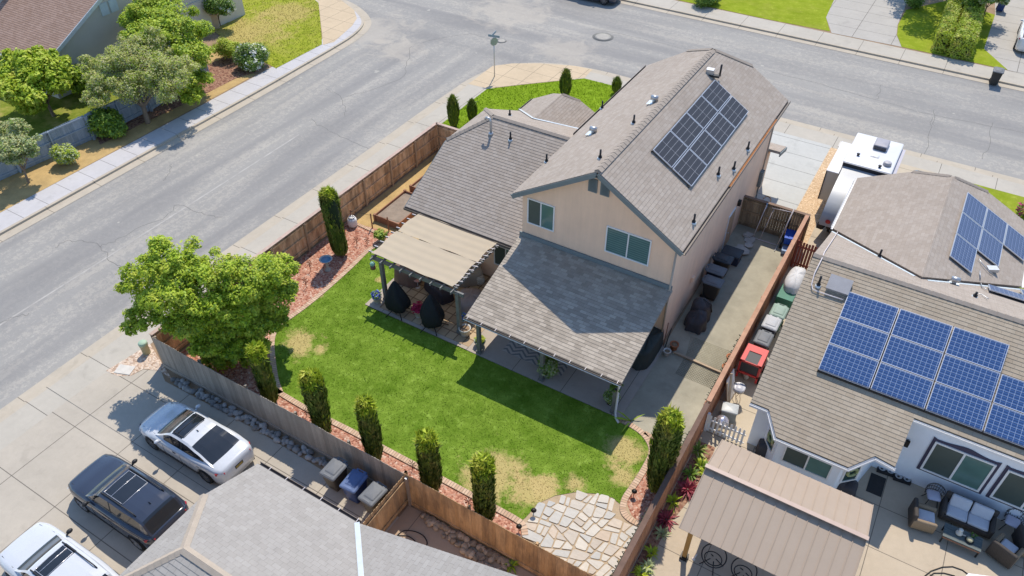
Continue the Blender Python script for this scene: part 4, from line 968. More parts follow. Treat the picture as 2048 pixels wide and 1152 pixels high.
fence('fence', (-25.22, 11.95), (-25.22, 33.0), 1.8, W_BROWN, 'brown cedar fence with cap rail along the left pavement', -1, W_CAP, post_every=2.4, jag=.005, raism=W_BROWN, post_m=plain('weathered post', (.42, .30, .20), .85, .3, 4))
fence('fence', (-25.2, 33.0), (-20.45, 33.0), 1.8, W_BROWN, 'short brown fence from the left pavement to the low wing by two cypresses', -1, W_CAP, post_every=2.4, jag=.005)
fence('fence', (-3.5, 6.0), (-3.5, 20.6), 1.8, W_RUST, 'red brown fence between the lava rock corner and the neighbour\'s plants', 1, plain('dark cap rail', (.15, .09, .065), .8, .3, 3), post_every=2.5, jag=.004)
fence('fence', (-3.5, 20.7), (-3.5, 35.0), 1.82, W_RUST, 'red brown fence between the concrete side yard and the neighbour\'s bins', 1, plain('orange cap rail', (.44, .25, .16), .8, .25, 3), post_every=2.4, jag=.004)
fence('gate_fence', (-3.4, 35.12), (-6.84, 35.12), 1.8, W_DULL, 'dull brown gate fence closing the side yard beside the blue cart', 1, plain('brown cap rail', (.20, .13, .09), .8, .25, 3), post_every=1.2, rails=(.25, .95, 1.62))
fence('red_gate', (-3.38, 32.9), (-2.05, 32.9), 1.7, W_RED, 'red stained picket gate with gaps beside the white house roof', 1, None, post_every=1.3, gapw=True, rails=(.3, 1.35), jag=.03, kick=False, cat='gate')
fence('fence', G2(-40, 380), G2(186, 279), 1.7, W_BLUE, 'faded slate blue fence below the leafy tree at the left edge', -1, None, wave=.02)
fence('fence', G2(188, 278), G2(300, 222), 1.7, W_BLUE, 'faded slate blue fence behind the olive tree trunk', -1, None, wave=.02)
fence('fence', G2(302, 222), G2(416, 150), 1.7, W_BLUE, 'faded slate blue fence end beside the bark bed and white oleander', -1, None, wave=.02)
# white picket fence across the neighbour's path
P0, P1 = G(1415, 862), G(1485, 893); t = thing('picket_fence', 'white picket fence across the neighbour\'s side path', 'fence', P0); mb = MB(); d = (P1-P0); L = d.length; d.normalize(); k = 0
while k*.17 < L+.05:
    p = P0+d*k*.17; mb.bar(p+Vector((0, 0, .05)), p+Vector((0, 0, .92)), .085, .02, (d.y, -d.x, 0)); mb.obox(p+Vector((0, 0, .92)), .085, .03, .06, math.atan2(d.y, d.x), .2); k += 1
mb.build('picket', WHITE, t); mb = MB()
for z in (.25, .72): mb.bar(P0+Vector((d.y*.03, -d.x*.03, z)), P1+Vector((d.y*.03, -d.x*.03, z)), .03, .07)
mb.build('rail', WHITE, t); mb = MB(); mb.obox(P0-d*.1, .11, .11, 1.05); mb.build('post', WHITE, t)
# rolled black garden netting along the top of the right fence
for (ya, yb, lab) in ((21.0, 25.2, 'dark coil of garden netting along the fence beside the two clay pots'), (12.3, 15.2, 'dark coil of garden netting along the fence beside the flagstones'), (16.8, 19.2, 'dark coil of garden netting along the fence behind the big cypress')):
    mb = MB(); n = int((yb-ya)*18)
    for j in range(2):
        P = [Vector((-3.66-.02*j+.09*math.cos(i*.9+j), ya+(yb-ya)*i/n, 1.62-.22*j+.09*math.sin(i*.9+j))) for i in range(n+1)]; mb.tube(P, .016, 4)
    mb.bar((-3.66, ya, 1.55), (-3.66, yb, 1.55), .06, .03)
    tag(mb.build('netting_roll', plain('black green net', (.035, .045, .03), .8, .4, 8)), lab, 'netting')
# ------------------------------------------------------------------ vegetation
def leaf_cloud(name, clumps, n, size, mats, parent=None, sub=26, spread=.30, aspect=.55, updir=.8, probs=None, seed=1, shell=.5, off=(0, 0, 0), sat=0):
    rng = np.random.default_rng(seed); C = np.array(clumps, dtype=float)
    if sat:
        ex = []
        for c in C:
            for _ in range(sat):
                d = rng.normal(size=3); d[2] = abs(d[2])*.6+.3*d[2]; d /= np.linalg.norm(d); k = rng.uniform(.18, .40); ex.append([*(c[:3]+d*c[3:6]*rng.uniform(.75, 1.2)), c[3]*k, c[4]*k, c[5]*k])
        C[:, 3:6] *= .86; C = np.vstack([C, np.array(ex)])
    vol = C[:, 3]*C[:, 4]+C[:, 4]*C[:, 5]+C[:, 3]*C[:, 5]; pr = vol/vol.sum()
    which = rng.choice(len(C), n, p=pr); subs = []
    for c in C:
        d = rng.normal(size=(sub, 3)); d /= np.linalg.norm(d, axis=1)[:, None]; r = rng.uniform(shell, 1.0, (sub, 1)); subs.append(d*r)
    S = np.array(subs); si = rng.integers(0, sub, n); base = S[which, si]
    off3 = rng.normal(0, spread, (n, 3)); q = base+off3; ln = np.linalg.norm(q, axis=1); lim = rng.uniform(.9, 1.22, n); sc = np.where(ln > lim, lim/np.maximum(ln, 1e-6), 1); q *= sc[:, None]
    ctr = C[which, :3]+q*C[which, 3:6]
    nrm = q/np.maximum(np.linalg.norm(q, axis=1), .2)[:, None]*.6+rng.normal(0, .45, (n, 3))+np.array([0, 0, updir]); nrm /= np.linalg.norm(nrm, axis=1)[:, None]
    t = np.cross(nrm, rng.normal(size=(n, 3))); t /= np.linalg.norm(t, axis=1)[:, None]; b = np.cross(nrm, t)
    s = size*rng.uniform(.6, 1.35, n)[:, None]; V = np.zeros((n, 4, 3)); droop = nrm*s*.22
    V[:, 0] = ctr-t*s; V[:, 1] = ctr-b*s*aspect+droop; V[:, 2] = ctr+t*s; V[:, 3] = ctr+b*s*aspect+droop
    V -= np.array(off); mi = rng.choice(len(mats), n, p=probs or None)
    return fast_mesh(name, V.reshape(-1, 3), 4, mats, mi, parent)
def limbs(parent, base, tops, r0, m=BARK, name='trunk', fork=.38):
    mb = MB(); base = Vector(base); T = [Vector(t) for t in tops]; av = sum(T, Vector())/len(T)
    fk = base.lerp(av, fork*.5); fk.z = base.z+(av.z-base.z)*fork
    mb.tube(smooth_line([base-Vector((0, 0, .05)), base.lerp(fk, .5)+Vector((r0*.3, -r0*.2, 0)), fk], 3), [r0*(1.15-.35*k/6) for k in range(7)], 8)
    for tp in T:
        mid = fk.lerp(tp, .5)+Vector((RND.uniform(-.12, .12), RND.uniform(-.12, .12), .1))
        mb.tube(smooth_line([fk-(fk-base)*.06, mid, tp], 4), [r0*(.72-.6*k/8) for k in range(9)], 6)
        for j in range(3):
            e = mid.lerp(tp, .4+.2*j)+Vector((RND.uniform(-.6, .6), RND.uniform(-.6, .6), RND.uniform(.1, .5))); mb.tube([fk.lerp(tp, .35+.2*j), e], [r0*.28, r0*.07], 5)
    return mb.build(name, m, parent)
def tree(name, label, cat, base, clumps, n, size, mats, tops=None, r0=.1, probs=None, group=None, seed=1, fork=.38, **kw):
    t = thing(name, label, cat, base, group); leaf_cloud('crown' if 'tree' in name else 'foliage', clumps, n, size, mats, t, seed=seed, probs=probs, off=tuple(base), **kw)
    limbs(t, base, tops or [c[:3] for c in clumps[:5]], r0, name='trunk' if 'tree' in name else 'stem', fork=fork); return t
def CL(px, py, z, r, rz=None, ry=None):
    p = G(px, py, z); return (p.x, p.y, z, r, ry or r, rz or r*.8)
# corner tree in the lava rock bed
b = G(437, 702)
tree('tree', 'bright green bushy tree with several stems in the corner of the lava rock bed', 'tree', b,
     [CL(338, 520, 5.6, .95), CL(290, 570, 4.4, .85), CL(345, 590, 4.7, 1.0), CL(290, 635, 3.5, .62), CL(372, 640, 3.6, .8), CL(440, 545, 5.0, .9), CL(500, 560, 4.5, 1.0), CL(545, 540, 4.0, .85),
      CL(470, 620, 3.6, .85), CL(545, 600, 3.0, .85), CL(420, 690, 2.2, .6), CL(480, 690, 1.5, .75), CL(410, 600, 4.5, .75), CL(562, 575, 2.6, .55), CL(520, 655, 2.0, .6), CL(370, 545, 5.2, .7), CL(265, 655, 3.2, .35), CL(452, 700, .9, .75), CL(415, 700, 1.2, .45), CL(512, 690, .9, .6), CL(425, 650, 2.6, .85), CL(475, 675, 1.6, .85), CL(438, 690, 1.4, .8), CL(500, 640, 2.4, .85), CL(380, 648, 3.1, .7), CL(545, 640, 1.8, .65), CL(440, 722, .55, .6), CL(492, 715, .5, .5), CL(400, 668, 2.2, .6)],
     85000, .070, [LF_BRIGHT, LF_YEL, LF_MID], tops=[G(335, 560, 4.4), G(380, 610, 3.7), G(450, 570, 4.0), G(520, 580, 3.4), G(470, 640, 2.8)], r0=.09, fork=.12, probs=[.45, .42, .13], seed=4, sub=40, spread=.27, shell=.5, sat=16, aspect=.5)
# trees across the left street
b = G(296, 246)
tree('tree', 'olive green tree with sparse twiggy crown above the bark bed', 'tree', b,
     [CL(250, 115, 3.6, 1.35), CL(300, 130, 3.4, 1.4), CL(210, 160, 2.8, 1.1), CL(345, 150, 3.1, 1.25), CL(265, 180, 2.5, 1.2), CL(195, 195, 2.3, .8), CL(330, 185, 2.4, .95), CL(300, 90, 4.0, 1.1), CL(180, 130, 3.0, .7)],
     52000, .068, [LF_OLIVE, LF_GREY, LF_BRIGHT], r0=.16, probs=[.6, .15, .25], seed=5, sub=60, spread=.24, aspect=.42, shell=.4, sat=14)
b = G(340, 205)
tree('tree', 'tall bright green tree behind the olive tree, beside the porch', 'tree', b,
     [CL(285, 40, 3.6, 1.5), CL(330, 30, 3.8, 1.7), CL(360, 75, 3.4, 1.6), CL(382, 115, 2.8, 1.3), CL(245, 25, 3.2, 1.2), CL(350, 160, 2.2, 1.2), CL(300, 70, 4.0, 1.4), CL(378, 165, 1.6, 1.1), CL(385, 195, 1.0, .6)],
     50000, .09, [LF_YEL, LF_BRIGHT, LF_MID], r0=.14, probs=[.35, .45, .2], seed=6, sub=60, spread=.24, shell=.5, sat=12)
b = G(108, 232)
tree('tree', 'broad leafy lime green tree in front of the brown roof', 'tree', b,
     [CL(40, 140, 2.7, 1.3), CL(95, 140, 2.9, 1.3), CL(55, 185, 2.2, 1.2), CL(112, 170, 2.2, .9), CL(18, 170, 2.2, 1.1), CL(80, 122, 3.1, .9), CL(60, 215, 1.2, .7)],
     20000, .115, [LF_YEL, LF_BRIGHT], r0=.11, seed=7, sub=50, spread=.23, aspect=.6, shell=.4, sat=12)
b = G(58, 366)
tree('tree', 'grey green young tree by the pavement at the left edge', 'tree', b,
     [CL(28, 262, 2.5, .85), CL(45, 292, 2.2, .8), CL(8, 300, 2.3, .8), CL(30, 315, 1.8, .6), CL(64, 305, 1.9, .4)], 13000, .065, [LF_GREY, LF_OLIVE, LF_MID], r0=.07, probs=[.5, .3, .2], seed=8, spread=.22, sub=50, shell=.3, sat=12)
b = G(127, 330)
tree('shrub', 'small rounded light green shrub in the dry verge', 'shrub', b, [CL(127, 306, .75, .62), CL(140, 312, .6, .45)], 3500, .08, [LF_GREY, LF_YEL], r0=.04, probs=[.5, .5], seed=9)
b = G(212, 272)
tree('shrub', 'dark green leafy shrub left of the olive tree trunk', 'shrub', b, [CL(208, 245, .9, .95), CL(195, 235, 1.2, .6), CL(232, 258, .6, .6)], 6500, .09, [LF_MID, LF_DARK, LF_BRIGHT], r0=.05, probs=[.5, .3, .2], seed=10)
b = G(170, 165)
tree('shrub', 'leafy green shrub against the grey stucco wall', 'shrub', b, [CL(160, 155, 1.3, 1.0), CL(195, 62, 1.5, .9), CL(180, 80, 1.2, .7)], 4500, .14, [LF_BRIGHT, LF_MID], r0=.05, seed=11)
b = G(456, 118)
tree('shrub', 'clipped yellow green shrub beside the white flowering bush', 'shrub', b, [CL(448, 96, .85, .75, .7), CL(465, 100, .8, .7, .65)], 6000, .06, [LF_YEL, LF_HEDGE], r0=.05, seed=12, spread=.2)
def petals(parent, clumps, n, size, seed, m=PETAL):
    b = root_loc(parent); return leaf_cloud('flowers', clumps, n, size, [m], parent, seed=seed, shell=.92, spread=.12, aspect=.9, updir=.6, off=tuple(b))
b = G(500, 132); cl = [CL(492, 112, .9, .85, .8), CL(515, 108, .9, .75, .7), CL(502, 122, .6, .85, .6)]
s = tree('flowering_shrub', 'white flowering round oleander bush at the pavement edge', 'shrub', b, cl, 7500, .075, [LF_MID, LF_DARK, LF_GREY], r0=.05, seed=13, probs=[.5, .3, .2]); petals(s, cl, 1300, .065, 14)
b = G(441, 52); cl = [CL(432, 6, 2.0, .95), CL(448, 12, 1.8, .75), CL(415, 8, 1.8, .7)]
s = tree('flowering_tree', 'small white flowering oleander tree with a bare stem on the lawn', 'tree', b, cl, 6500, .075, [LF_MID, LF_DARK], r0=.05, seed=15); petals(s, cl, 900, .065, 16)
b = G(380, 6); cl = [CL(384, -4, 1.6, .8)]
s = tree('flowering_shrub', 'white flowering bush behind the porch corner', 'shrub', b, cl, 3000, .075, [LF_MID, LF_DARK], r0=.05, seed=17); petals(s, cl, 200, .06, 18)
# north side greenery
def hedge(label, corners, h, seed, mats, group=None, n=9000):
    """corners: plan polygon; a clipped box hedge as a dense leaf shell round a dark twig core"""
    cx = sum(p[0] for p in corners)/len(corners); cy = sum(p[1] for p in corners)/len(corners); t = thing('hedge', label, 'hedge', (cx, cy, 0), group)
    inner = [(cx+(p[0]-cx)*.86, cy+(p[1]-cy)*.93) for p in corners]; mb = MB(); mb.prism(inner, 0, h-.14); mb.build('branches', plain('hedge core', (.03, .045, .015), .95, .3, 8), t)
    rng = np.random.default_rng(seed); P = np.array(ccw(corners)); m = len(P); L = [math.dist(P[i], P[(i+1) % m]) for i in range(m)]
    A = [l*h for l in L]; lo = P.min(0); hi = P.max(0); top = np.prod(hi-lo)*.9; pr = np.array(A+[top]); pr /= pr.sum(); wh = rng.choice(m+1, n, p=pr); pts = []; nr = []
    for w in wh:
        if w < m:
            a, b2 = P[w], P[(w+1) % m]; s = rng.random(); z = rng.random()*h; q = a+(b2-a)*s; e = (b2-a)/max(L[w], 1e-6); nn = np.array([e[1], -e[0], 0]); bul = .06*math.sin(s*L[w]*3)+.05*math.sin(z*5+s*7)
            pts.append((q[0]+nn[0]*bul, q[1]+nn[1]*bul, z)); nr.append(nn)
        else:
            while True:
                q = rng.uniform(lo, hi); ins = all((P[(i+1) % m][0]-P[i][0])*(q[1]-P[i][1])-(P[(i+1) % m][1]-P[i][1])*(q[0]-P[i][0]) >= 0 for i in range(m))
                if ins: break
            pts.append((q[0], q[1], h+.05*math.sin(q[0]*3)+.04*math.sin(q[1]*4))); nr.append((0, 0, 1))
    C = np.array(pts)+rng.normal(0, .05, (n, 3)); N_ = np.array(nr)*.8+rng.normal(0, .5, (n, 3)); N_ /= np.linalg.norm(N_, axis=1)[:, None]
    tt = np.cross(N_, rng.normal(size=(n, 3))); tt /= np.linalg.norm(tt, axis=1)[:, None]; bb = np.cross(N_, tt); s = .085*rng.uniform(.6, 1.3, n)[:, None]; V = np.zeros((n, 4, 3))
    V[:, 0] = C-tt*s; V[:, 1] = C-bb*s*.6; V[:, 2] = C+tt*s; V[:, 3] = C+bb*s*.6; V -= np.array([cx, cy, 0])
    fast_mesh('foliage', V.reshape(-1, 3), 4, mats, rng.integers(0, len(mats), n), t); return t
hedge('boxy clipped hedge on the left of the pair by the far pavement', [G2(1864, 103), G2(1886, 108), G2(1922, 10), G2(1898, 4)], 1.5, 20, [LF_HEDGE, LF_HEDGE, LF_YEL], n=11000)
hedge('wide clipped hedge on the right of the pair, bulging over the far pavement', [G2(1894, 114), G2(1936, 121), G2(1960, 22), G2(1930, 14)], 1.55, 21, [LF_HEDGE, LF_HEDGE, LF_YEL], n=13000)
def SH(px, py, z, r):                                   # a clump whose shadow falls on this point of the ground
    p = G(px, py); return (p.x-.21*z, p.y+.62*z, z, r, r, r*.8)
def rtree(label, bpx, cl, n, mats, seed, size=.12, r0=.1, name='tree'):
    return tree(name, label, 'tree' if 'tree' in name else 'shrub', G(*bpx), cl, n, size, mats, r0=r0, seed=seed)
rtree('dark leafy tree behind the hedges at the top edge', (1905, 2), [SH(1830, 30, 7, 1.7), SH(1848, 62, 7.2, 1.5), SH(1900, 12, 7.5, 2.2), SH(1930, 30, 7, 1.8), SH(1968, 55, 7.2, 1.5), SH(1815, 5, 7, 1.6), CL(1935, 2, 1.6, .9), SH(1960, 90, 7, 1.0)], 15000, [LF_DARK, LF_MID], 22, r0=.13)
rtree('slender multi stem tree beside the blue bin at the top edge', (1966, 34), [CL(1972, -14, 2.6, .8), CL(1990, -12, 2.3, .7), CL(1958, -20, 2.8, .7), CL(2005, -2, 2.0, .5)], 4200, [LF_MID, LF_GREY], 23, r0=.05)
rtree('round dark shrub on the pavers by the far driveway', (1834, 12), [CL(1832, -2, .7, .75, .6)], 3500, [LF_MID, LF_DARK], 24, .07, .04, 'shrub')
rtree('dark shrub at the pavement by the top edge lawn', (1410, 10), [CL(1408, -4, .7, .8, .7), CL(1425, -6, .6, .7)], 3500, [LF_MID, LF_DARK], 25, .08, .04, 'shrub')
# columnar cypresses
def cypress(label, group, loc, h, r, seed, n=6500, tip=.2, lean=(0, 0), point=False):
    r *= .80*(1+.10*math.sin(seed*2.3)); h *= 1+.02*math.sin(seed*5.1)
    t = thing('cypress_tree', label, 'cypress', loc, group); rng = np.random.default_rng(seed)
    zz = rng.uniform(0, 1, n)**.85; ang = rng.uniform(0, 2*np.pi, n)
    prof = np.interp(zz, [0, .05, .25, .6, .88, .96, 1.0], [.66, .82, .95, 1.0, .96, .86, .66]); lump = 1+.10*np.sin(ang*2+zz*(3+seed%3)+seed*1.7)+.07*np.sin(ang*9+seed*2)+.05*np.sin(ang*17-zz*6)
    if point: prof = prof*np.interp(zz, [.55, .8, 1.0], [1, .72, .16])
    topk = rng.random(n) < (.03 if point else .27); spike = .045*np.sin(ang*5+seed)+.04*np.sin(ang*11+seed*3); zz = np.where(topk, rng.uniform(.88, .99, n)+spike, zz); rr = r*np.where(topk, np.interp(zz, [.86, 1.05], [.98, .62])*np.sqrt(rng.random(n)), prof)*lump*rng.uniform(.78, 1.10, n)
    C = np.stack([rr*np.cos(ang)+lean[0]*zz, rr*np.sin(ang)+lean[1]*zz, .12+zz*(h-.3)], 1)
    out = np.stack([np.cos(ang), np.sin(ang), np.zeros(n)], 1); up = out*rng.uniform(.05, .35, (n, 1))+np.array([0, 0, 1])+rng.normal(0, .12, (n, 3)); fan = rng.normal(size=(n, 3))*[.9, .9, .3]+[0, 0, .45]; up = np.where(topk[:, None], fan, up); up /= np.linalg.norm(up, axis=1)[:, None]
    tan = np.stack([-np.sin(ang), np.cos(ang), np.zeros(n)], 1)+rng.normal(0, .4, (n, 3)); L = rng.uniform(.12, .34, n)[:, None]; w = rng.uniform(.016, .042, n)[:, None]
    V = np.zeros((n, 4, 3)); V[:, 0] = C-up*L*.3; V[:, 1] = C-tan*w+up*L*.2; V[:, 2] = C+up*L; V[:, 3] = C+tan*w+up*L*.2
    ht = C[:, 2]/h; mi = (rng.random(n) < np.clip((ht-(1-tip)+.03*np.sin(ang*4+seed))/.12, .05, .95)).astype(int)
    fast_mesh('crown', V.reshape(-1, 3), 4, [LF_CYP, LF_TIP], mi, t)
    mb = MB(); q = .45 if point else 1; mb.lathe([(r*.45, .1), (r*.70, .3), (r*.80, h*.55), (r*.72*q, h*.82), (r*.5*q*q, h*.88)], t.location, 12, 1, .08); mb.build('inner_growth', plain('cypress core', (.022, .035, .012), .95, .3, 6), t)
    mb = MB(); mb.tube([t.location+Vector((0, 0, -.05)), t.location+Vector((0, 0, .5))], [.07, .05], 7); mb.build('trunk', BARK, t); return t
def hfrom(base, top):
    b = G(*base); lo, hi = 0, 8
    for _ in range(40):
        m = (lo+hi)/2; s, c = math.sin(PITCH), math.cos(PITCH); f = -b.x*math.sin(YAW)+b.y*math.cos(YAW); z = m-CAMH; dep = f*c-z*s; u = f*s+z*c
        if 576-FOC*u/dep > top[1]: lo = m
        else: hi = m
    return lo
CG = 'columnar cypresses along the back fence'
for i, (bx, by, tx, ty, w, nm) in enumerate(((545, 806, 523, 695, .40, 'cypress at the back fence nearest the corner tree'), (650, 868, 632, 748, .42, 'second cypress along the back fence from the corner tree'),
        (752, 922, 738, 800, .43, 'middle cypress of the five along the back fence'), (865, 982, 856, 866, .40, 'fourth cypress from the corner tree, with a thin ragged top'), (970, 1040, 970, 918, .44, 'cypress at the back fence in front of the dry grass patch'))):
    cypress(nm, CG, G(bx, by), hfrom((bx, by), (tx, ty)), w, 30+i, tip=.24)
cypress('thick dark cypress beside the right fence and lava rock corner', None, G(1312, 978), hfrom((1312, 978), (1330, 832)), .55, 40, 10000, .16)
cypress('tall narrow cypress beside the bird bath at the left fence', None, G(682, 510), hfrom((682, 510), (665, 388)), .50, 41, 9000, .14, (-.25, .1))
for i, (bx, by, tx, ty, w, nm) in enumerate(((908, 253, 904, 190, .36, 'thin grey topped cypress beside the left pavement and the fence corner'), (945, 243, 946, 200, .34, 'short cypress second from the fence corner on the front lawn'), (1130, 190, 1130, 140, .42, 'dark cypress on the front lawn behind the small hipped roof'))):
    cypress(nm, 'cypresses on the front lawn', G(bx, by), hfrom((bx, by), (tx, ty)), w, 50+i, 4500, .10, point=True)
cypress('small cypress tip just showing beside the eave of the two-storey roof', 'cypresses on the front lawn', G(1232, 186), 1.2, .3, 55, 1500, .1, point=True)
# low plants
def strappy(name, label, loc, n, L, mats, seed, droop=.55, w=.03, group=None, up=.9):
    t = thing(name, label, 'plant', loc, group); rng = np.random.default_rng(seed); V = []
    for i in range(n):
        a = rng.uniform(0, 2*np.pi); e = rng.uniform(.25, 1.2)*up; l = L*rng.uniform(.6, 1.15); d = np.array([math.cos(a)*math.cos(e), math.sin(a)*math.cos(e), math.sin(e)]); s = np.array([-math.sin(a), math.cos(a), 0])
        p0 = np.zeros(3); p1 = d*l*.55; p2 = d*l+np.array([0, 0, -droop*l*.45]); ww = w*rng.uniform(.7, 1.3)
        V += [p0-s*ww*.6, p0+s*ww*.6, p1+s*ww, p1-s*ww, p1-s*ww, p1+s*ww, p2+s*.003, p2-s*.003]
    fast_mesh('leaves', np.array(V), 4, mats, np.repeat(rng.integers(0, len(mats), n), 2), t)
    mb = MB(); mb.lathe([(.05, -.03), (.03, .06)], t.location, 6); mb.build('stem', BARK, t); return t
SPG = 'plants along the neighbour\'s side of the fence'
for i, (px, py, nn, L, ms, lab) in enumerate(((1395, 902, 60, .55, [LF_MID, LF_OLIVE], 'bushy green plant at the foot of the white picket fence'), (1402, 935, 50, .5, [LF_MID, LF_YEL], 'yellow tinged grassy plant beside the gazebo roof'),
        (1375, 980, 70, .62, [LF_RED], 'larger red spiky plant by the fence'), (1345, 1005, 40, .5, [LF_YEL, LF_BRIGHT], 'lime green strappy plant between the two red ones'), (1332, 1040, 60, .55, [LF_RED], 'smaller red spiky plant nearer the frame bottom'),
        (1322, 1068, 40, .4, [LF_GREY], 'grey green tuft below the red spiky plants'), (1302, 1108, 40, .4, [LF_YEL, LF_BRIGHT], 'bright lime plant near the bottom of the planting strip'), (1296, 1135, 60, .4, [LF_GREY], 'pale blue grey grass clump in the planting strip'), (1283, 1148, 40, .45, [LF_YEL], 'lime plant cut by the bottom edge'),
        (1380, 950, 45, .5, [LF_MID, LF_DARK], 'dark green strappy plant above the larger red one'), (1408, 950, 40, .4, [LF_YEL], 'pale yellow grass clump at the path edge'))):
    p = G(px, py); p.x = max(p.x, -3.35); strappy('plant', lab, p, nn, L, ms, 60+i, group=SPG)
strappy('plant', 'tall green weed leaning beside the thick cypress', G(1262, 842), 6, .9, [LF_BRIGHT], 80, .3, .04)
strappy('plant', 'small green plant at the bottom of the golden fence', G(1022, 1132), 40, .4, [LF_MID, LF_BRIGHT], 81)
# ------------------------------------------------------------------ vehicles
CARGLASS = glassmat('car glass', (.018, .022, .028), .06); LAMP = plain('clear lamp', (.62, .66, .70), .15, .1, 8, spec=.8); TAIL = plain('red tail lamp', (.42, .012, .025), .2, .1, 8, spec=.7)
RIM = plain('alloy rim', (.22, .22, .23), .35, .3, 12, metal=.7); RIML = plain('bright alloy rim', (.5, .5, .52), .3, .3, 12, metal=.7)
PLATE = plain('dark plate', (.03, .025, .02), .5); PLATEY = plain('plate lettering', (.55, .38, .05), .5); SEAM = plain('panel gap', (.03, .03, .035), .6)
def interp(tab, x):
    for (a, b), (c, d) in zip(tab, tab[1:]):
        if x <= c: t = max(0, min(1, (x-a)/(c-a))); t = t*t*(3-2*t)*.5+t*.5; return b+(d-b)*t
    return tab[-1][1]
def car(name, label, cat, loc, rz, paint_m, L=4.8, W=1.88, Ht=1.44, wb=2.9, wr=.34, kind='sedan', group=None, rim=None, roofglass=None, plate=False):
    t = thing(name, label, cat, (0, 0, 0), group); h = L/2; s = L/4.8; w2 = W/2
    if kind == 'sedan':
        top = [(-h, .80), (-h+.08, .98), (-1.55*s, 1.05), (-.5*s, .98), (.85*s, .96), (1.6*s, .88), (2.15*s, .76), (h, .60)]
        roof = [(-1.95*s, 1.03), (-1.15*s, 1.28), (-.55*s, Ht-.03), (-.05*s, Ht), (.3*s, Ht-.02), (1.15*s, .97)]; g0, g1 = -1.95*s, 1.15*s; ws, rs, sg = .34*s, -.78*s, (-1.45*s, .72*s); bp = -.28*s
    elif kind == 'suv':
        top = [(-h, .85), (-h+.06, 1.08), (-1.4*s, 1.12), (.75*s, 1.08), (1.5*s, 1.04), (2.15*s, .95), (h, .72)]
        roof = [(-2.28*s, 1.10), (-1.98*s, Ht-.10), (-1.5*s, Ht-.02), (-.4*s, Ht), (.2*s, Ht-.03), (1.05*s, 1.10)]; g0, g1 = -2.28*s, 1.05*s; ws, rs, sg = .30*s, -1.93*s, (-1.85*s, .62*s); bp = -.32*s
    else:
        top = [(-h, 1.10), (-h+.05, 1.16), (-.75*s, 1.16), (-.7*s, 1.14), (.95*s, 1.12), (1.7*s, 1.10), (2.2*s, 1.0), (h, .8)]
        roof = [(-.75*s, 1.12), (-.62*s, Ht-.06), (-.4*s, Ht), (.35*s, Ht-.02), (1.0*s, 1.12)]; g0, g1 = -.75*s, 1.0*s; ws, rs, sg = .42*s, -.6*s, (-.55*s, .75*s); bp = .0
    wid = [(-h, .70), (-h+.10, .84), (-h+.35, .94), (-.9*s, 1.0), (.9*s, 1.0), (h-.55, .965), (h-.22, .87), (h-.07, .74), (h, .60)]
    N_ = 74; xs = [-h+L*i/N_ for i in range(N_+1)]; ax = (-wb/2-.03, wb/2-.03)
    def zb(x):
        for a in ax:
            if abs(x-a) < wr+.06: return max(.24, math.sqrt((wr+.06)**2-(x-a)**2)+wr-.02)
        return .24
    body = MB(); rings = []; flare = lambda x: 1.0+.012*sum(math.exp(-((x-a)/.42)**2) for a in ax)
    for x in xs:
        w = interp(wid, x)*w2*flare(x); zt = interp(top, x); b = zb(x); e = 1-.35*max(0, abs(x)-h+.12)/.12
        pts = [(0, .22), (w*.78, min(.24, b)), (w*.97, b), (w, max(.46, b+.02)), (w*1.0, max(.64, b+.04)), (w*.985, max(zt-.13, b+.06)), (w*.93, zt-.03), (w*.80, zt+.012), (w*.42, zt+.035), (0, zt+.04)]
        rings.append([(x, p[0], p[1]) for p in pts]+[(x, -p[0], p[1]) for p in reversed(pts[1:-1])])
    n = len(rings[0]); body.add([p for r in rings for p in r], [(i*n+j, (i+1)*n+j, (i+1)*n+(j+1) % n, i*n+(j+1) % n) for i in range(N_) for j in range(n)]+[tuple(range(n)), tuple(reversed(range(N_*n, N_*n+n)))], True)
    body.build('body', paint_m, t)
    for a, b in ((-h+.02, ax[0]-wr-.06), (ax[0]+wr+.07, ax[1]-wr-.07), (ax[1]+wr+.06, h-.02)):   # dark sills and lower bumpers
        for sy in (1, -1): lo = MB(); lo.bar((a, sy*(interp(wid, a)*w2*.97), .26), (b, sy*(interp(wid, b)*w2*.97), .26), .05, .10); lo.build('sill', SEAM, t)
    # greenhouse: painted roof shell and separate panes
    M_ = 40; gx = [g0+(g1-g0)*i/M_ for i in range(M_+1)]; G_ = []
    for x in gx:
        zr = interp(roof, x); zt = interp(top, x)+.0; w = interp(wid, x)*w2; f = max(.02, min(1, (zr-zt)/(Ht-1.0))); wbm = w*.84; wt = w*(.84-.15*f)
        G_.append([(x, wbm, zt-.02), (x, wbm-(wbm-wt)*.5, zt+(zr-zt)*.46), (x, wt+.01, zr-.065*f), (x, wt-.07, zr-.012), (x, wt*.5, zr+.012), (x, 0, zr+.018)])
    parts = {}
    def put(k, vs): parts.setdefault(k, MB()).add(vs, [(0, 1, 2, 3)], True)
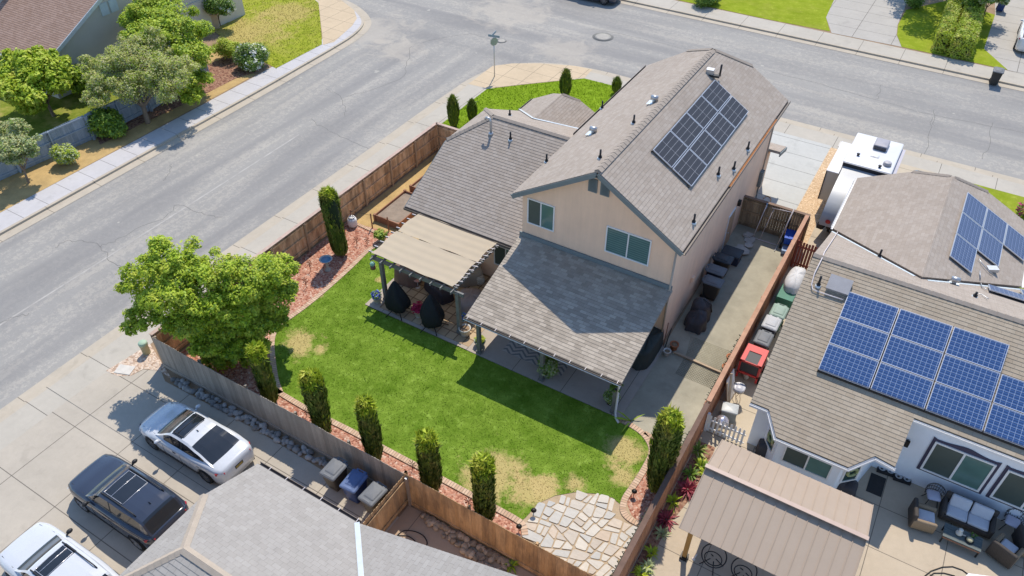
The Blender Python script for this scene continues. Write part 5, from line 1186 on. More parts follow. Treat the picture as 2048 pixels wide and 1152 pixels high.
    for i in range(M_):
        xm = (gx[i]+gx[i+1])/2
        for j in range(5):
            for sy in (1, -1):
                q = [G_[i][j], G_[i+1][j], G_[i+1][j+1], G_[i][j+1]]; q = [(p[0], p[1]*sy, p[2]) for p in q]
                if sy < 0: q.reverse()
                k = 'roof'
                if j < 2:
                    hh = G_[i][2][2]-G_[i][0][2]
                    if sg[0] < xm < sg[1] and hh > .1: k = 'side_window' if abs(xm-bp) > .05 else 'pillar'
                    elif xm >= ws and j < 2: k = 'roof'
                elif j >= 3 or (j == 2 and False):
                    if xm > ws: k = 'windshield'
                    elif xm < rs: k = 'rear_window'
                    elif roofglass and roofglass[0] < xm < roofglass[1]: k = 'sunroof'
                put((k, sy if k in ('side_window',) else 0), q)
    for (k, sy), mb in parts.items(): mb.build(k, {'roof': paint_m, 'pillar': BLACK}.get(k, CARGLASS), t)
    # merge hidden duplicates away: wheels
    for a in ax:
        for sy in (1, -1):
            y = sy*(w2-.10); wl = MB(); prof = [(wr-.10, -.105), (wr-.02, -.11), (wr, -.07), (wr, .07), (wr-.02, .11), (wr-.10, .105)]; m = 22; V = []; F = []
            for r, o in prof:
                for k in range(m): V.append((a+r*math.cos(2*math.pi*k/m), y+o, wr+r*math.sin(2*math.pi*k/m)))
            for i in range(len(prof)-1):
                for k in range(m): F.append((i*m+k, (i+1)*m+k, (i+1)*m+(k+1) % m, i*m+(k+1) % m))
            wl.add(V, F, True); wo = wl.build('wheel', RUBBER, t); rm = MB(); yo = y+sy*.085
            for k in range(10):
                an = 2*math.pi*k/10; rm.bar((a+.04*math.cos(an), yo, wr+.04*math.sin(an)), (a+(wr-.09)*math.cos(an), yo, wr+(wr-.09)*math.sin(an)), .05, .03, (0, 1, 0))
            rm.tube([(a+(wr-.085)*math.cos(2*math.pi*k/20), yo, wr+(wr-.085)*math.sin(2*math.pi*k/20)) for k in range(20)], .02, 5, True); rm.ell((a, yo, wr), (.05, .03, .05), 8, 6)
            rm.mat(1).add([(a, y+sy*.05, wr)]+[(a+(wr-.09)*math.cos(2*math.pi*k/20), y+sy*.05, wr+(wr-.09)*math.sin(2*math.pi*k/20)) for k in range(20)], [(0, 1+k, 1+(k+1) % 20) for k in range(20)]); rm.build('rim', [rim or RIM, SEAM], wo)
    for sy in (1, -1):
        zf = interp(top, h-.18)
        hl = MB(); hl.add([(h-.36, sy*w2*.90, zf-.02), (h-.12, sy*w2*.70, zf-.07), (h-.05, sy*w2*.66, zf-.16), (h-.25, sy*w2*.925, zf-.13)], [(0, 1, 2, 3)] if sy < 0 else [(3, 2, 1, 0)]); hl.build('headlight', LAMP, t)
        zt = interp(top, -h+.12); tl = MB(); tl.bar((-h+.30, sy*w2*.915, zt-.14), (-h+.03, sy*w2*.66, zt-.15), .05, .13); tl.build('taillight', TAIL, t)
        mr = MB(); mx = ws+.42*s; my = interp(wid, mx)*w2; mr.ell((mx, sy*(my+.07), interp(top, mx)+.08), (.085, .12, .075), 10, 6); mr.bar((mx, sy*(my-.08), interp(top, mx)), (mx, sy*(my+.05), interp(top, mx)+.06), .05, .04); mr.build('mirror', BLACK if kind == 'suv' else paint_m, t)
        for a, b, zz in ((sg[0]+.1, sg[0]+.26, 0), (bp+.22, bp+.38, 0)):
            hd = MB(); y = interp(wid, a)*w2*.995; hd.bar((a, sy*y, .80), (b, sy*y, .80), .03, .03); hd.build('handle', SEAM if paint_m != SEAM else RIM, t)
    if roofglass:
        for xa, xb in ((roofglass[0], roofglass[1]), (roofglass[0]+.62*(roofglass[1]-roofglass[0]), roofglass[1])):
            so_ = MB(); pw = w2*.53; xm_ = [xa+(xb-xa)*i/8 for i in range(9)]; pth = [(x_, 1) for x_ in xm_]+[(xb, 0)]+[(x_, -1) for x_ in reversed(xm_)]+[(xa, 0)]; so_.tube([(x_, s_*pw, interp(roof, x_)+(.012 if s_ else .024)) for x_, s_ in pth], .014, 5, True); so_.build('sunroof_trim', RIML if kind == 'suv' else SEAM, t)
    for sy in (1, -1):
        for x in (ws+.30*s, bp, sg[0]+.02):
            sm = MB(); y = interp(wid, x)*w2*flare(x); sm.tube([(x, sy*y*.995, .34), (x, sy*y*1.001, .64), (x, sy*y*.984, interp(top, x)-.13)], .008, 4); sm.build('door_seam', SEAM, t)
        sm = MB(); sm.tube([(h-.38, sy*w2*.72, interp(top, h-.38)+.018), (1.2*s, sy*w2*.80*interp(wid, 1.2*s), interp(top, 1.2*s)+.012)], .008, 4); sm.build('bonnet_seam', SEAM, t)
    gr = MB(); zf = interp(top, h-.02); gr.bar((h-.02, -.42, zf-.14), (h-.02, .42, zf-.14), .04, .16); gr.build('grille', SEAM, t)
    fin = MB(); x = rs+.35; z = interp(roof, x); fin.add([(x-.09, -.02, z), (x-.09, .02, z), (x+.10, 0, z+.01), (x-.07, 0, z+.10)], [(0, 1, 3), (1, 2, 3), (2, 0, 3)]); fin.build('aerial', BLACK if paint_m != BLACK else SEAM, t)
    if plate:
        p = MB(); p.mat(0).box(-h-.015, -h+.03, -.19, .19, .62, .78); p.mat(1)
        for k in range(6): p.box(-h-.018, -h-.012, -.15+k*.052, -.115+k*.052, .66, .735)
        p.build('number_plate', [PLATE, PLATEY], t)
    if kind == 'pickup':
        bd = MB(); bd.box(-h+.16, g0-.12, -w2*.74, w2*.74, 1.175, 1.19); bd.build('bed_cover', BLACK, t)
    if kind == 'suv':
        for sy in (1, -1):
            rr = MB(); rr.tube([(rs+.3, sy*w2*.60, interp(roof, rs+.3)-.0), (rs+.45, sy*w2*.60, Ht+.04), (ws-.3, sy*w2*.60, Ht+.03), (ws-.1, sy*w2*.60, interp(roof, ws-.1))], .02, 6); rr.build('roof_rail', BLACK, t)
    t.location = loc; t.rotation_euler = (0, 0, rz); return t
WHITEP = paint('white car paint', (.56, .58, .61)); NAVYP = paint('black blue car paint', (.030, .038, .060), .12); SILV = paint('white pickup paint', (.72, .72, .72)); BLUEP = paint('slate blue car paint', (.07, .11, .17))
car('parked_car', 'white coupe sedan with a dark glass roof panel parked nearest the grey fence', 'car', (-20.30, 9.58, .01), math.pi, WHITEP, 4.9, 1.9, 1.42, 3.0, .35, 'sedan', 'cars parked on the driveway', None, (-.28, .30), True)
car('parked_car', 'dark blue black SUV with a large sunroof parked between the two white cars', 'car', (-20.22, 6.42, .01), math.pi, NAVYP, 4.85, 1.98, 1.70, 3.0, .37, 'suv', 'cars parked on the driveway', RIML, (-.9, .1))
car('parked_car', 'white crossover with two dark roof panels at the bottom left corner', 'car', (-19.75, 3.35, .01), math.pi, WHITEP, 4.75, 1.94, 1.62, 2.9, .36, 'suv', 'cars parked on the driveway', None, (-.5, .05))
car('parked_car', 'slate blue car half hidden behind the white house roof', 'car', (1.15, 42.0, .01), math.pi/2, BLUEP, 4.4, 1.85, 1.56, 2.8, .34, 'suv')
car('parked_car', 'dark car at the far kerb, only its lower side and a wheel in view', 'car', (-28.4, 60.25, -.11), 0, NAVYP, 5.2, 2.0, 1.85, 3.4, .40, 'pickup')
car('pickup_truck', 'white pickup truck with red tail lamps on the driveway at the right edge', 'truck', (4.75, 69.2, .01), math.pi/2, SILV, 5.4, 2.0, 1.85, 3.5, .40, 'pickup')
# ---- camper trailer
RVW = plain('rv roof membrane', (.64, .64, .65), .4, .04, 2, .03, 30, .03); RVB = plain('rv beige siding', (.55, .51, .44), .5, .05, 1.5); RVG = plain('rv grey cap', (.36, .375, .39), .35, .06, 1.2)
t = thing('camper_trailer', 'white camper trailer with an air conditioner parked on the neighbour\'s driveway', 'camper', (-1.8, 39.5, 0))
mb = MB(); mb.mat(0).prism([(-3.02, 38.95), (-.62, 38.95), (-.62, 42.4), (-3.02, 42.4)], .55, 3.06); mb.mat(1).prism([(-3.02, 42.4), (-.62, 42.4), (-.62, 46.2), (-3.02, 46.2)], .55, 2.9) if False else None
mb.build('box_body', [RVB], t)
mb = MB(); mb.rbox((-1.82, 40.68, 3.04), 2.46, 3.5, .09, 0, .06, 3); mb.build('roof', RVW, t)
mb = MB(); A = [(-2.95, 38.95), (-.69, 38.95)]; prof = [(38.95, 2.86), (38.3, 2.74), (37.2, 2.55), (36.2, 2.25), (35.75, 1.9), (35.6, 1.5), (35.6, 1.15)]
V = [(x, y, z) for y, z in prof for x in (-2.95, -.69)]; k = len(prof)
mb.add(V+[(-2.95, 38.95, .9), (-.69, 38.95, .9), (-2.95, 36.4, 1.1), (-.69, 36.4, 1.1)], [(2*i, 2*i+2, 2*i+3, 2*i+1) for i in range(k-1)], True)
mb.add([(-2.95, y, z) for y, z in prof]+[(-2.95, 38.95, .9)], [tuple(reversed(range(k+1)))]); mb.add([(-.69, y, z) for y, z in prof]+[(-.69, 38.95, .9)], [tuple(range(k+1))]); mb.add([(-2.95, 35.6, 1.15), (-.69, 35.6, 1.15), (-.69, 38.95, .9), (-2.95, 38.95, .9)], [(0, 1, 2, 3)])
fc = mb.build('front_cap', RVG, t)
mb = MB(); mb.mat(0).ell((-2.55, 35.585, 1.45), (.13, .015, .13), 12, 6); mb.mat(1).box(-2.3, -2.0, 35.56, 35.585, 1.40, 1.5); mb.build('emblem', [plain('red badge', (.45, .03, .03), .4), SEAM], fc)
mb = MB(); mb.box(-2.0, -1.85, 37.3, 37.42, 2.6, 2.68); mb.build('roof_fitting', SEAM, fc)
mb = MB(); mb.box(-3.0, -.64, 38.93, 38.97, 2.84, 3.04); mb.build('step_trim', SEAM, t)
mb = MB(); mb.mat(0).box(-3.62, -3.02, 38.55, 41.9, .75, 2.55); mb.mat(1).box(-3.66, -3.02, 38.5, 41.95, 2.55, 2.6); mb.mat(2); 
for x, y in ((-3.63, 38.53), (-3.63, 41.91)): mb.obox((x, y, .75), .05, .05, 1.8)
mb.build('slide_out', [RVB, RVW, SEAM], t)
p = G(1762, 298, 3.13); mb = MB(); mb.mat(0).rbox((p.x-.05, p.y+.25, 3.12), .72, .95, .28, 0, .08, 3); mb.mat(1)
for j in range(5): mb.box(p.x-.37, p.x+.27, p.y-.245, p.y-.235, 3.15+j*.045, 3.17+j*.045)
mb.build('air_conditioner', [plain('rv ac grey', (.32, .31, .34), .5), SEAM], t)
p = G(1750, 312, 3.13); mb = MB(); mb.rbox((p.x, p.y, 3.12), .44, .34, .06, 0, .04, 2); mb.build('roof_hatch', RVW, t)
p = G(1774, 330, 3.13); mb = MB(); mb.mat(0).lathe([(.22, 0), (.20, .16), (.17, .19)], (p.x, p.y, 3.12), 16); mb.build('vent_dome', plain('grey dome', (.42, .40, .42), .5), t)
for px, py in ((1716, 311), (1759, 335)):
    p = G(px, py, 3.13); mb = MB(); mb.lathe([(.06, 0), (.06, .09), (.09, .10), (.09, .13)], (p.x, p.y, 3.12), 10); mb.build('vent_pipe', SEAM, t)
mb = MB(); mb.box(-.60, -.40, 39.0, 42.3, 2.72, 2.86); mb.build('awning_roll', plain('awning fabric', (.45, .44, .5), .6), t)
mb = MB(); mb.box(-2.6, -1.0, 36.3, 38.9, .55, .75); mb.obox((-1.8, 36.0, .02), .15, .15, .9); mb.obox((-2.5, 36.9, .02), .12, .12, .7); mb.bar((-2.9, 36.0, .8), (-2.6, 37.6, .5), .3, .35); mb.build('hitch_frame', BLACK, t)
for x in (-2.95, -.69):
    for y in (40.2, 41.1):
        mb = MB(); mb.tube([(x-.1, y, .36), (x+.1, y, .36)], .35, 18); mb.build('wheel', RUBBER, t)
# ------------------------------------------------------------------ wheelie bins
BIN_N = plain('charcoal bin', (.045, .043, .04), .6, .15, 2); BIN_G = plain('grey bin', (.10, .10, .095), .6, .15, 2); BIN_B = plain('blue bin', (.022, .055, .20), .5, .12, 2); LID_G = plain('sun faded grey lid', (.145, .155, .17), .6, .15, 2, .06, 20); LID_B = plain('dusty blue lid', (.10, .15, .29), .6, .2, 2)
LID_D = plain('dark lid', (.035, .045, .055), .5, .15, 2); LID_GR = plain('pale green lid', (.24, .33, .28), .6, .15, 2); BIN_GR = plain('green bin', (.05, .19, .13), .6, .15, 2); BIN_NV = plain('navy bin', (.025, .035, .07), .6, .15, 2); LID_W = plain('whitish lid', (.42, .43, .45), .6, .1, 2)
def make_bin(label, loc, rz, body, lid, group, tilt=0.0, mark=None):
    t = thing('wheelie_bin', label, 'bin', (0, 0, 0), group); mb = MB()
    prof = [(.30, .38, .06), (.31, .40, .12), (.355, .47, .60), (.385, .51, .94), (.41, .54, .96), (.41, .54, 1.0)]; V = []; F = []; n = 4
    rr = []
    for a, b, z in prof:
        ring = []
        for cx, cy, a0 in ((1, 1, 0), (-1, 1, 90), (-1, -1, 180), (1, -1, 270)):
            for k in range(n):
                an = rad(a0+90*k/(n-1)); r = .06; ring.append((cx*(b*.78-r)+r*math.cos(an)-(.02 if z < .5 else 0), cy*(a*.80-r)+r*math.sin(an), z))
        rr.append(ring)
    m = len(rr[0]); V = [p for r in rr for p in r]
    F = [(i*m+j, i*m+(j+1) % m, (i+1)*m+(j+1) % m, (i+1)*m+j) for i in range(len(rr)-1) for j in range(m)]+[tuple(reversed(range(m))), tuple(range((len(rr)-1)*m, len(rr)*m))]
    mb.add(V, F, True); bd = mb.build('body', body, t)
    if mark:
        mk = MB(); mk.box(.335, .345, -.10, .10, .60, .68); mk.build('marking', mark, bd)
    mb = MB(); mb.rbox((.01, 0, 1.0), .90, .70, .075, 0, .07, 3, .02); mb.rbox((-.03, 0, 1.07), .58, .46, .025, 0, .05, 3); mb.obox((.36, 0, 1.065), .06, .34, .02); ld = mb.build('lid', lid, t)
    mb = MB(); mb.tube([(-.42, -.24, .95), (-.50, -.22, 1.03), (-.50, .22, 1.03), (-.42, .24, .95)], .022, 6)
    for y in (-.16, .16): mb.tube([(-.46, y-.05, 1.03), (-.40, y-.05, 1.05)], .02, 5); mb.obox((-.43, y, .99), .08, .09, .07)
    mb.build('handle', lid, t)
    for y in (-.25, .25):
        mb = MB(); mb.tube([(-.30, y-.04, .13), (-.30, y+.04, .13)], .13, 14); mb.build('wheel', RUBBER, t)
    t.location = loc; t.rotation_euler = (0, 0, rz); return t
S = -math.pi/2
for (px, py, b, l, lab, rz) in ((668, 938, BIN_N, LID_G, 'charcoal bin, nearest the cars in the row of three by the grey fence', S), (708, 962, BIN_B, LID_B, 'blue bin in the middle of the row of three by the grey fence', S+.05), (746, 988, BIN_GR if False else BIN_G, LID_G, 'grey bin next to the short golden fence', S-.06)):
    p = G(px, py, 1.03); make_bin(lab, (p.x, p.y, .01), rz, b, l, 'bins by the grey fence', mark=PLATE if b is BIN_N else None)
for (px, py, b, l, lab) in ((1427, 563, BIN_N, LID_G, 'dark bin with a small white mark, next to the tarp covered bike'), (1433, 540, BIN_NV, LID_G, 'navy bin with a pale grey lid, second from the tarp covered bike')):
    p = G(px, py, 1.03); make_bin(lab, (p.x, p.y, .01), 0, b, l, 'bins along the peach side wall', mark=WHITE if b is BIN_N else None)
p = G(1447, 517, 1.0); make_bin('dark lidded bin, third from the tarp covered bike', (p.x, p.y, -.02), 0, BIN_N, LID_D, 'bins along the peach side wall')
p = G(1465, 502, .6); t = thing('storage_box', 'flat dark lidded box between the bins and the loose paving stones', 'box', p-Vector((0, 0, .6))); mb = MB(); mb.obox((p.x, p.y, .0), .9, .72, .5, 0, 1.06); mb.build('body', BIN_NV, t); mb = MB(); mb.rbox((p.x, p.y, .5), 1.02, .82, .09, 0, .05, 3); mb.build('lid', LID_D, t)
for (px, py, b, l, lab) in ((1525, 676, BIN_G, LID_G, 'grey bin beside the red cart behind the red brown fence'), (1541, 645, BIN_NV, LID_W, 'bin with a whitish lid, middle of the row behind the red brown fence'), (1556, 622, BIN_GR, LID_GR, 'pale green lidded bin, farthest of the row behind the red brown fence')):
    p = G(px, py, 1.03); make_bin(lab, (p.x+.05, p.y, .01), S, b, l, 'bins behind the red brown fence')
p = G(1986, 168); make_bin('lone dark bin standing in the far gutter', (p.x, p.y+.25, -.1), S, BIN_N, LID_G, None)
p = G(1998, 22); make_bin('bright blue bin against the white wall at the top right corner', (p.x, p.y, .02), S, BIN_B, BIN_B, None)
# ------------------------------------------------------------------ back garden things
def simple(name, label, cat, mb, m, group=None): return tag(mb.build(name, m), label, cat, group)
def drape(c, sx, sy, h, rz=0, seed=0, folds=9, amp=.05, crown=.12, slant=(0, 0), power=4.0, lev=7, low=1.06):
    """a fabric cover hanging over something: rounded block with folds that deepen towards the hem"""
    rng = random.Random(seed); ph = [rng.uniform(0, 6.28) for _ in range(4)]; n = 44; vs = []; fs = []; c_, s_ = math.cos(rz), math.sin(rz)
    for i in range(lev+1):
        f = i/lev; z = h*(1-f)
        for k in range(n):
            a = 2*math.pi*k/n; q = (abs(math.cos(a))**power+abs(math.sin(a))**power)**(-1/power)
            rip = 1+amp*f*(math.sin(a*folds+ph[0])+.6*math.sin(a*folds*1.7+ph[1]+f*2))+.02*math.sin(a*3+ph[2])
            sc = (.93+(low-.93)*f**.6)*rip; x = sx/2*q*math.cos(a)*sc; y = sy/2*q*math.sin(a)*sc; zz = z+(slant[0]*x+slant[1]*y)*(1-f)+(.02*math.sin(a*5+ph[3])*(1-f))
            vs.append((c[0]+x*c_-y*s_, c[1]+x*s_+y*c_, c[2]+max(zz, .02)))
    for i in range(lev):
        for k in range(n): fs.append((i*n+k, (i+1)*n+k, (i+1)*n+(k+1) % n, i*n+(k+1) % n))
    b = len(vs)
    for r, up in ((.66, .6), (.33, .9)):
        for k in range(n):
            v = vs[k]; cx, cy = c[0], c[1]; vs.append((cx+(v[0]-cx)*r, cy+(v[1]-cy)*r, v[2]+(c[2]+h-v[2])*.2+crown*up+.015*math.sin(k*1.3+ph[0])))
    for k in range(n):
        k1 = (k+1) % n; fs.append((k, k1, b+k1, b+k)); fs.append((b+k, b+k1, b+n+k1, b+n+k))
    vs.append((c[0], c[1], c[2]+h+crown)); fs += [(b+n+k, b+n+(k+1) % n, len(vs)-1) for k in range(n)]
    return MB().add(vs, fs, True)
TARP_BR = plain('brown cover fabric', (.22, .14, .11), .85, .15, 2); TARP_DK = plain('dark plum cover', (.045, .035, .042), .75, .2, 3); TARP_BE = plain('beige cover fabric', (.36, .31, .25), .85, .15, 2); TARP_MV = plain('mauve beige cover', (.33, .27, .25), .85, .15, 2)
TARP_BK = plain('black cover fabric', (.010, .012, .014), .8, .3, 4); TARP_GY = plain('charcoal tarp', (.055, .052, .058), .7, .25, 3); TARP_GN = plain('dark green grey cover', (.04, .052, .048), .75, .2, 3)
P = lambda px, py, z=.045: G(px, py, z)
simple('covered_sofa', 'brown fabric cover over a seat at the left end of the pergola', 'cover', drape(P(818, 560), 1.25, .95, .82, .2, 1, slant=(-.12, 0)), TARP_BR)
simple('covered_chest', 'dark plum cover over a box under the pergola, behind the black chair covers', 'cover', drape(P(878, 588), 1.6, .72, .62, -.35, 2, folds=4, amp=.015, crown=.04, power=8), TARP_DK)
simple('covered_chair', 'beige cover by the house wall beside the lattice stool', 'cover', drape(P(940, 560), 1.25, .95, .78, .8, 3, slant=(0, .3)), TARP_BE)
simple('covered_chair', 'mauve beige folded cover between the pergola post and the shingle patio roof', 'cover', drape(P(942, 612), 1.15, 1.3, .62, .5, 4, folds=6, amp=.07, crown=.15), TARP_MV)
def egg_chair(label, px, py, h, seed, lean):
    c = P(px, py); t = thing('egg_chair', label, 'chair', c, 'covered egg chairs on the paver patio'); mb = MB(); rng = random.Random(seed); ph = rng.uniform(0, 6)
    prof = [(.30, .30), (.50, .34), (.57, .48), (.60, .70), (.57, .95), (.49, 1.2), (.37, 1.5), (.24, 1.75), (.13, 1.93), (.06, 2.03), (.01, 2.06)]; n = 36; V = []; F = []
    for i, (r, z) in enumerate(prof):
        f = z/2.06
        for k in range(n):
            a = 2*math.pi*k/n; q = r*(1.04-.20*abs(math.sin(a*2.5+ph+f*1.2))**3*(.4+f)+.06*math.sin(a*2+ph)+.05*math.sin(a*7+ph*2+f*5)*(1-f))
            V.append((c.x+q*math.cos(a)+lean[0]*f*f, c.y+q*math.sin(a)*.92+lean[1]*f*f, c.z+z*h/2.06+.03*math.sin(a*3+ph)*(1-f)))
    for i in range(len(prof)-1):
        for k in range(n): F.append((i*n+k, i*n+(k+1) % n, (i+1)*n+(k+1) % n, (i+1)*n+k))
    F.append(tuple(reversed(range(n)))); mb.add(V, F, True); mb.build('cover', TARP_BK, t)
    for a in (-1.9, -.7, .6, 2.4):
        lg = MB(); lg.tube([c+Vector((.1*math.cos(a), .1*math.sin(a), .32)), c+Vector((.72*math.cos(a), .72*math.sin(a), .03))], .022, 6); lg.build('leg', DARKM, t)
    return t
egg_chair('black covered egg chair nearer the left post of the pergola', 797, 622, 1.75, 3, (-.12, .1)); egg_chair('black covered egg chair nearer the middle post, beside the crimson flowers', 866, 652, 1.85, 5, (-.08, .12))
def pot(name, label, p, r, h, m, plant=None, soil=True, group=None, cat='plant pot', rim=.04):
    t = thing(name, label, cat, p, group); mb = MB(); mb.lathe([(r*.72, 0), (r*.76, .02), (r, h-.05), (r+rim*.5, h-.05), (r+rim*.5, h), (r-.02, h), (r-.04, h-.06)], p, 18); mb.build('pot', m, t)
    if soil: s = MB(); s.lathe([(r-.03, h-.08), (r-.03, h-.055)], p, 14); s.build('soil', SOIL if plant is None else plain('dark potting soil', (.05, .035, .025), .95), t)
    if plant:
        ms, n, rr, hh, lf, sd = plant; leaf_cloud('leaves', [(p.x, p.y, p.z+h+hh*.4, rr, rr, hh*.6)], n, lf, ms, t, seed=sd, off=tuple(p), spread=.25)
    return t
pot('flower_pot', 'white pot of blue violet flowers at the left pergola post', P(755, 603), .22, .34, POTW, ([PETAL_B, PETAL_B, LF_MID], 350, .24, .26, .06, 1)); pot('flower_pot', 'white pot of crimson flowers between the two black egg chairs', P(838, 632), .22, .42, POTW, ([PETAL_R], 420, .30, .32, .075, 2))
pot('flower_pot', 'white pot of blue flowers behind the empty cream pot', P(927, 648), .18, .36, POTW, ([PETAL_B, LF_MID], 260, .20, .3, .06, 3)); pot('plant_pot', 'empty cream pot beside the middle pergola post', P(930, 668), .27, .40, POTW)
pot('plant_pot', 'grey green bowl with yellow green succulents at the corner of the shingle patio roof', P(960, 690), .25, .30, POTG, ([LF_YEL, LF_HEDGE], 240, .22, .22, .06, 4))
pot('plant_pot', 'leafy potted bush on the patio slab under the shingle roof edge', P(1093, 752), .27, .32, POTG, ([LF_GREY, LF_MID], 900, .45, .8, .08, 5)); pot('plant_pot', 'round bushy potted plant at the right post of the patio roof', P(1221, 806), .22, .22, BLACK, ([LF_MID, LF_GREY], 700, .33, .45, .055, 6))
pot('plant_pot', 'green potted plant at the lava rock bed beside the planter bed', P(764, 482, .02), .22, .36, POTG, ([LF_HEDGE, LF_MID], 420, .34, .3, .08, 7))
pot('plant_pot', 'terracotta pot by the house corner and the leaning poles', P(1347, 698, .01), .19, .34, TERRA); pot('plant_pot', 'small white pot by the house corner', P(1333, 709, .01), .16, .26, POTW)
pot('plant_pot', 'terracotta pot at the fence, farther of two', P(1459, 722, .01), .17, .3, TERRA, group='clay pots at the fence'); pot('plant_pot', 'terracotta pot at the fence, nearer of two', P(1450, 742, .01), .17, .3, TERRA, group='clay pots at the fence')
p = G(1234, 776, 1.5); t = thing('hanging_planter', 'dark hanging planter at the right post of the patio roof', 'planter', (p.x, p.y, 1.5)); mb = MB(); mb.lathe([(.05, -.12), (.16, -.05), (.18, .08)], p, 12); mb.tube([p+Vector((0, 0, .08)), p+Vector((0, 0, .7))], .012, 5); mb.build('basket', BLACK, t); leaf_cloud('leaves', [(p.x, p.y, p.z+.1, .26, .26, .2)], 220, .07, [LF_DARK], t, seed=8, off=tuple(p))
# stool, little table, rug, covered grill
p = P(960, 566); t = thing('garden_stool', 'pale lattice drum stool beside the beige cover', 'stool', p); mb = MB(); mb.lathe([(.17, 0), (.21, .06), (.22, .24), (.21, .42), (.17, .48), (.0, .49)], p, 20); mb.build('body', plain('lattice ceramic', (.48, .44, .37), .6, .5, 30), t); mb = MB()
for z in (.1, .22, .34):
    mb.tube([p+Vector((.225*math.cos(k*.314), .225*math.sin(k*.314), z+.05*(k % 2))) for k in range(20)], .012, 4, True)
mb.build('lattice', POTW, t)
p = P(836, 574); t = thing('side_table', 'tiny round pink topped side table beside the brown cover', 'table', p); mb = MB(); mb.lathe([(.17, .44), (.18, .46), (.17, .48)], p, 16); mb.build('table_top', plain('salmon pink top', (.62, .33, .27), .5), t); mb = MB(); mb.tube([p, p+Vector((0, 0, .44))], .02, 6); mb.lathe([(.13, 0), (.12, .02)], p, 12); mb.build('pedestal', WHITE, t)
def rugmat():
    t = NT('patterned rug'); v = t.co('UV'); x, y, _ = t.xyz(v); z = t.math('PINGPONG', t.math('MULTIPLY', x, 3.0), 1.0); f = t.math('FRACT', t.math('ADD', t.math('MULTIPLY', y, 4.0), z)); col = t.mix(t.math('LESS_THAN', f, .45), (.46, .42, .37), (.20, .20, .20)); return t.done(t.vary(col, t.noise(v, 9, 4), .2), .95)
a = P(1012, 692); b = P(1120, 755); mb = MB(); mb.prism([(a.x, 20.35), (b.x, 20.35), (b.x, 22.2), (a.x, 22.2)], .041, .052); simple('rug', 'grey herringbone rug on the patio slab', 'rug', mb, rugmat())
simple('covered_grill', 'long dark green grey cover at the right edge of the patio slab', 'cover', drape(P(1293, 706), .85, 2.2, .95, 0, 9, folds=5, amp=.03, crown=.06), TARP_GN)
# pergola
PG = thing('pergola', 'grey post pergola with a taut beige shade cloth beside the house', 'pergola', (-17.4, 22.2, 0))
for x, y in ((-19.40, 20.42), (-15.08, 20.36)):
    mb = MB(); mb.obox((x, y, .04), .17, .17, 2.42); mb.obox((x, y, .04), .23, .23, .10); mb.build('post', W_POST, PG)
bars('beam', PG, W_POST, [((-19.9, 20.40, 2.42), (-14.75, 20.36, 2.42))], .09, .2)
for k in range(9): bars('rafter', PG, W_POST, [((-19.75+k*.56, 20.1, 2.52+.0), (-19.75+k*.56, 24.35, 2.56))], .05, .12)
for k in range(9): bars('batten', PG, W_CAP if False else W_POST, [((-20.15, 20.5+k*.42, 2.62), (-15.12, 20.45+k*.42, 2.62))], .04, .05)
def cloth(y0, y1, seed):
    mb = MB(); nx, ny = 46, 22; V = []
    for j in range(ny+1):
        for i in range(nx+1):
            fx, fy = i/nx, j/ny; x = -19.88+4.55*fx+(.05*math.sin(fy*6+seed) if i in (0, nx) else 0); y = y0+(y1-y0)*fy+(.02*math.sin(fx*17+seed)+.015*math.sin(fx*7) if j in (0, ny) else 0)
            z = 2.705+.009*math.sin((y0+(y1-y0)*fy)*13.0+.6*math.sin(fx*4))+.005*math.sin(fx*9+fy*4+seed)
            V.append((x, y, z))
    mb.add(V, [(j*(nx+1)+i, j*(nx+1)+i+1, (j+1)*(nx+1)+i+1, (j+1)*(nx+1)+i) for j in range(ny) for i in range(nx)], True)
    return mb.build('shade_cloth', SHADE, PG)
SHADE = plain('beige shade cloth', (.66, .555, .41), .85, .05, 1.5, .04, 60, .1)
_n = SHADE.node_tree; _tl = _n.nodes.new('ShaderNodeBsdfTranslucent'); _tl.inputs[0].default_value = (.62, .48, .32, 1); _mx = _n.nodes.new('ShaderNodeMixShader'); _mx.inputs[0].default_value = .33
_n.links.new(_n.nodes['Principled BSDF'].outputs[0], _mx.inputs[1]); _n.links.new(_tl.outputs[0], _mx.inputs[2]); _n.links.new(_mx.outputs[0], _n.nodes['Material Output'].inputs[0])
cloth(20.36, 22.30, 0); cloth(22.33, 24.02, 2)
for k in range(12): mb = MB(); y = 20.5+k*.3; mb.bar((-15.36, y, 2.70), (-15.14, y+.1, 2.67), .025, .02); mb.build('cloth_tie', PINKM, PG)
for k in range(9): mb = MB(); mb.bar((-19.9, 20.5+k*.42, 2.67), (-20.13, 20.5+k*.42, 2.645), .035, .035); mb.build('cloth_tie', PINKM, PG)
p = G(745, 528, 1.9); t = thing('hanging_ornament', 'pale green glass ornament hanging by the left pergola post', 'ornament', p); mb = MB(); mb.ell(p, (.13, .13, .12), 12, 8); mb.build('globe', plain('pale green glass', (.25, .48, .40), .15), t); mb = MB(); mb.lathe([(.13, -.28), (.13, -.12), (.03, -.1)], p, 12); mb.tube([p+Vector((0, 0, .1)), p+Vector((.1, 0, .6))], .01, 4); mb.build('base', plain('dark bronze', (.2, .1, .07), .5), t)
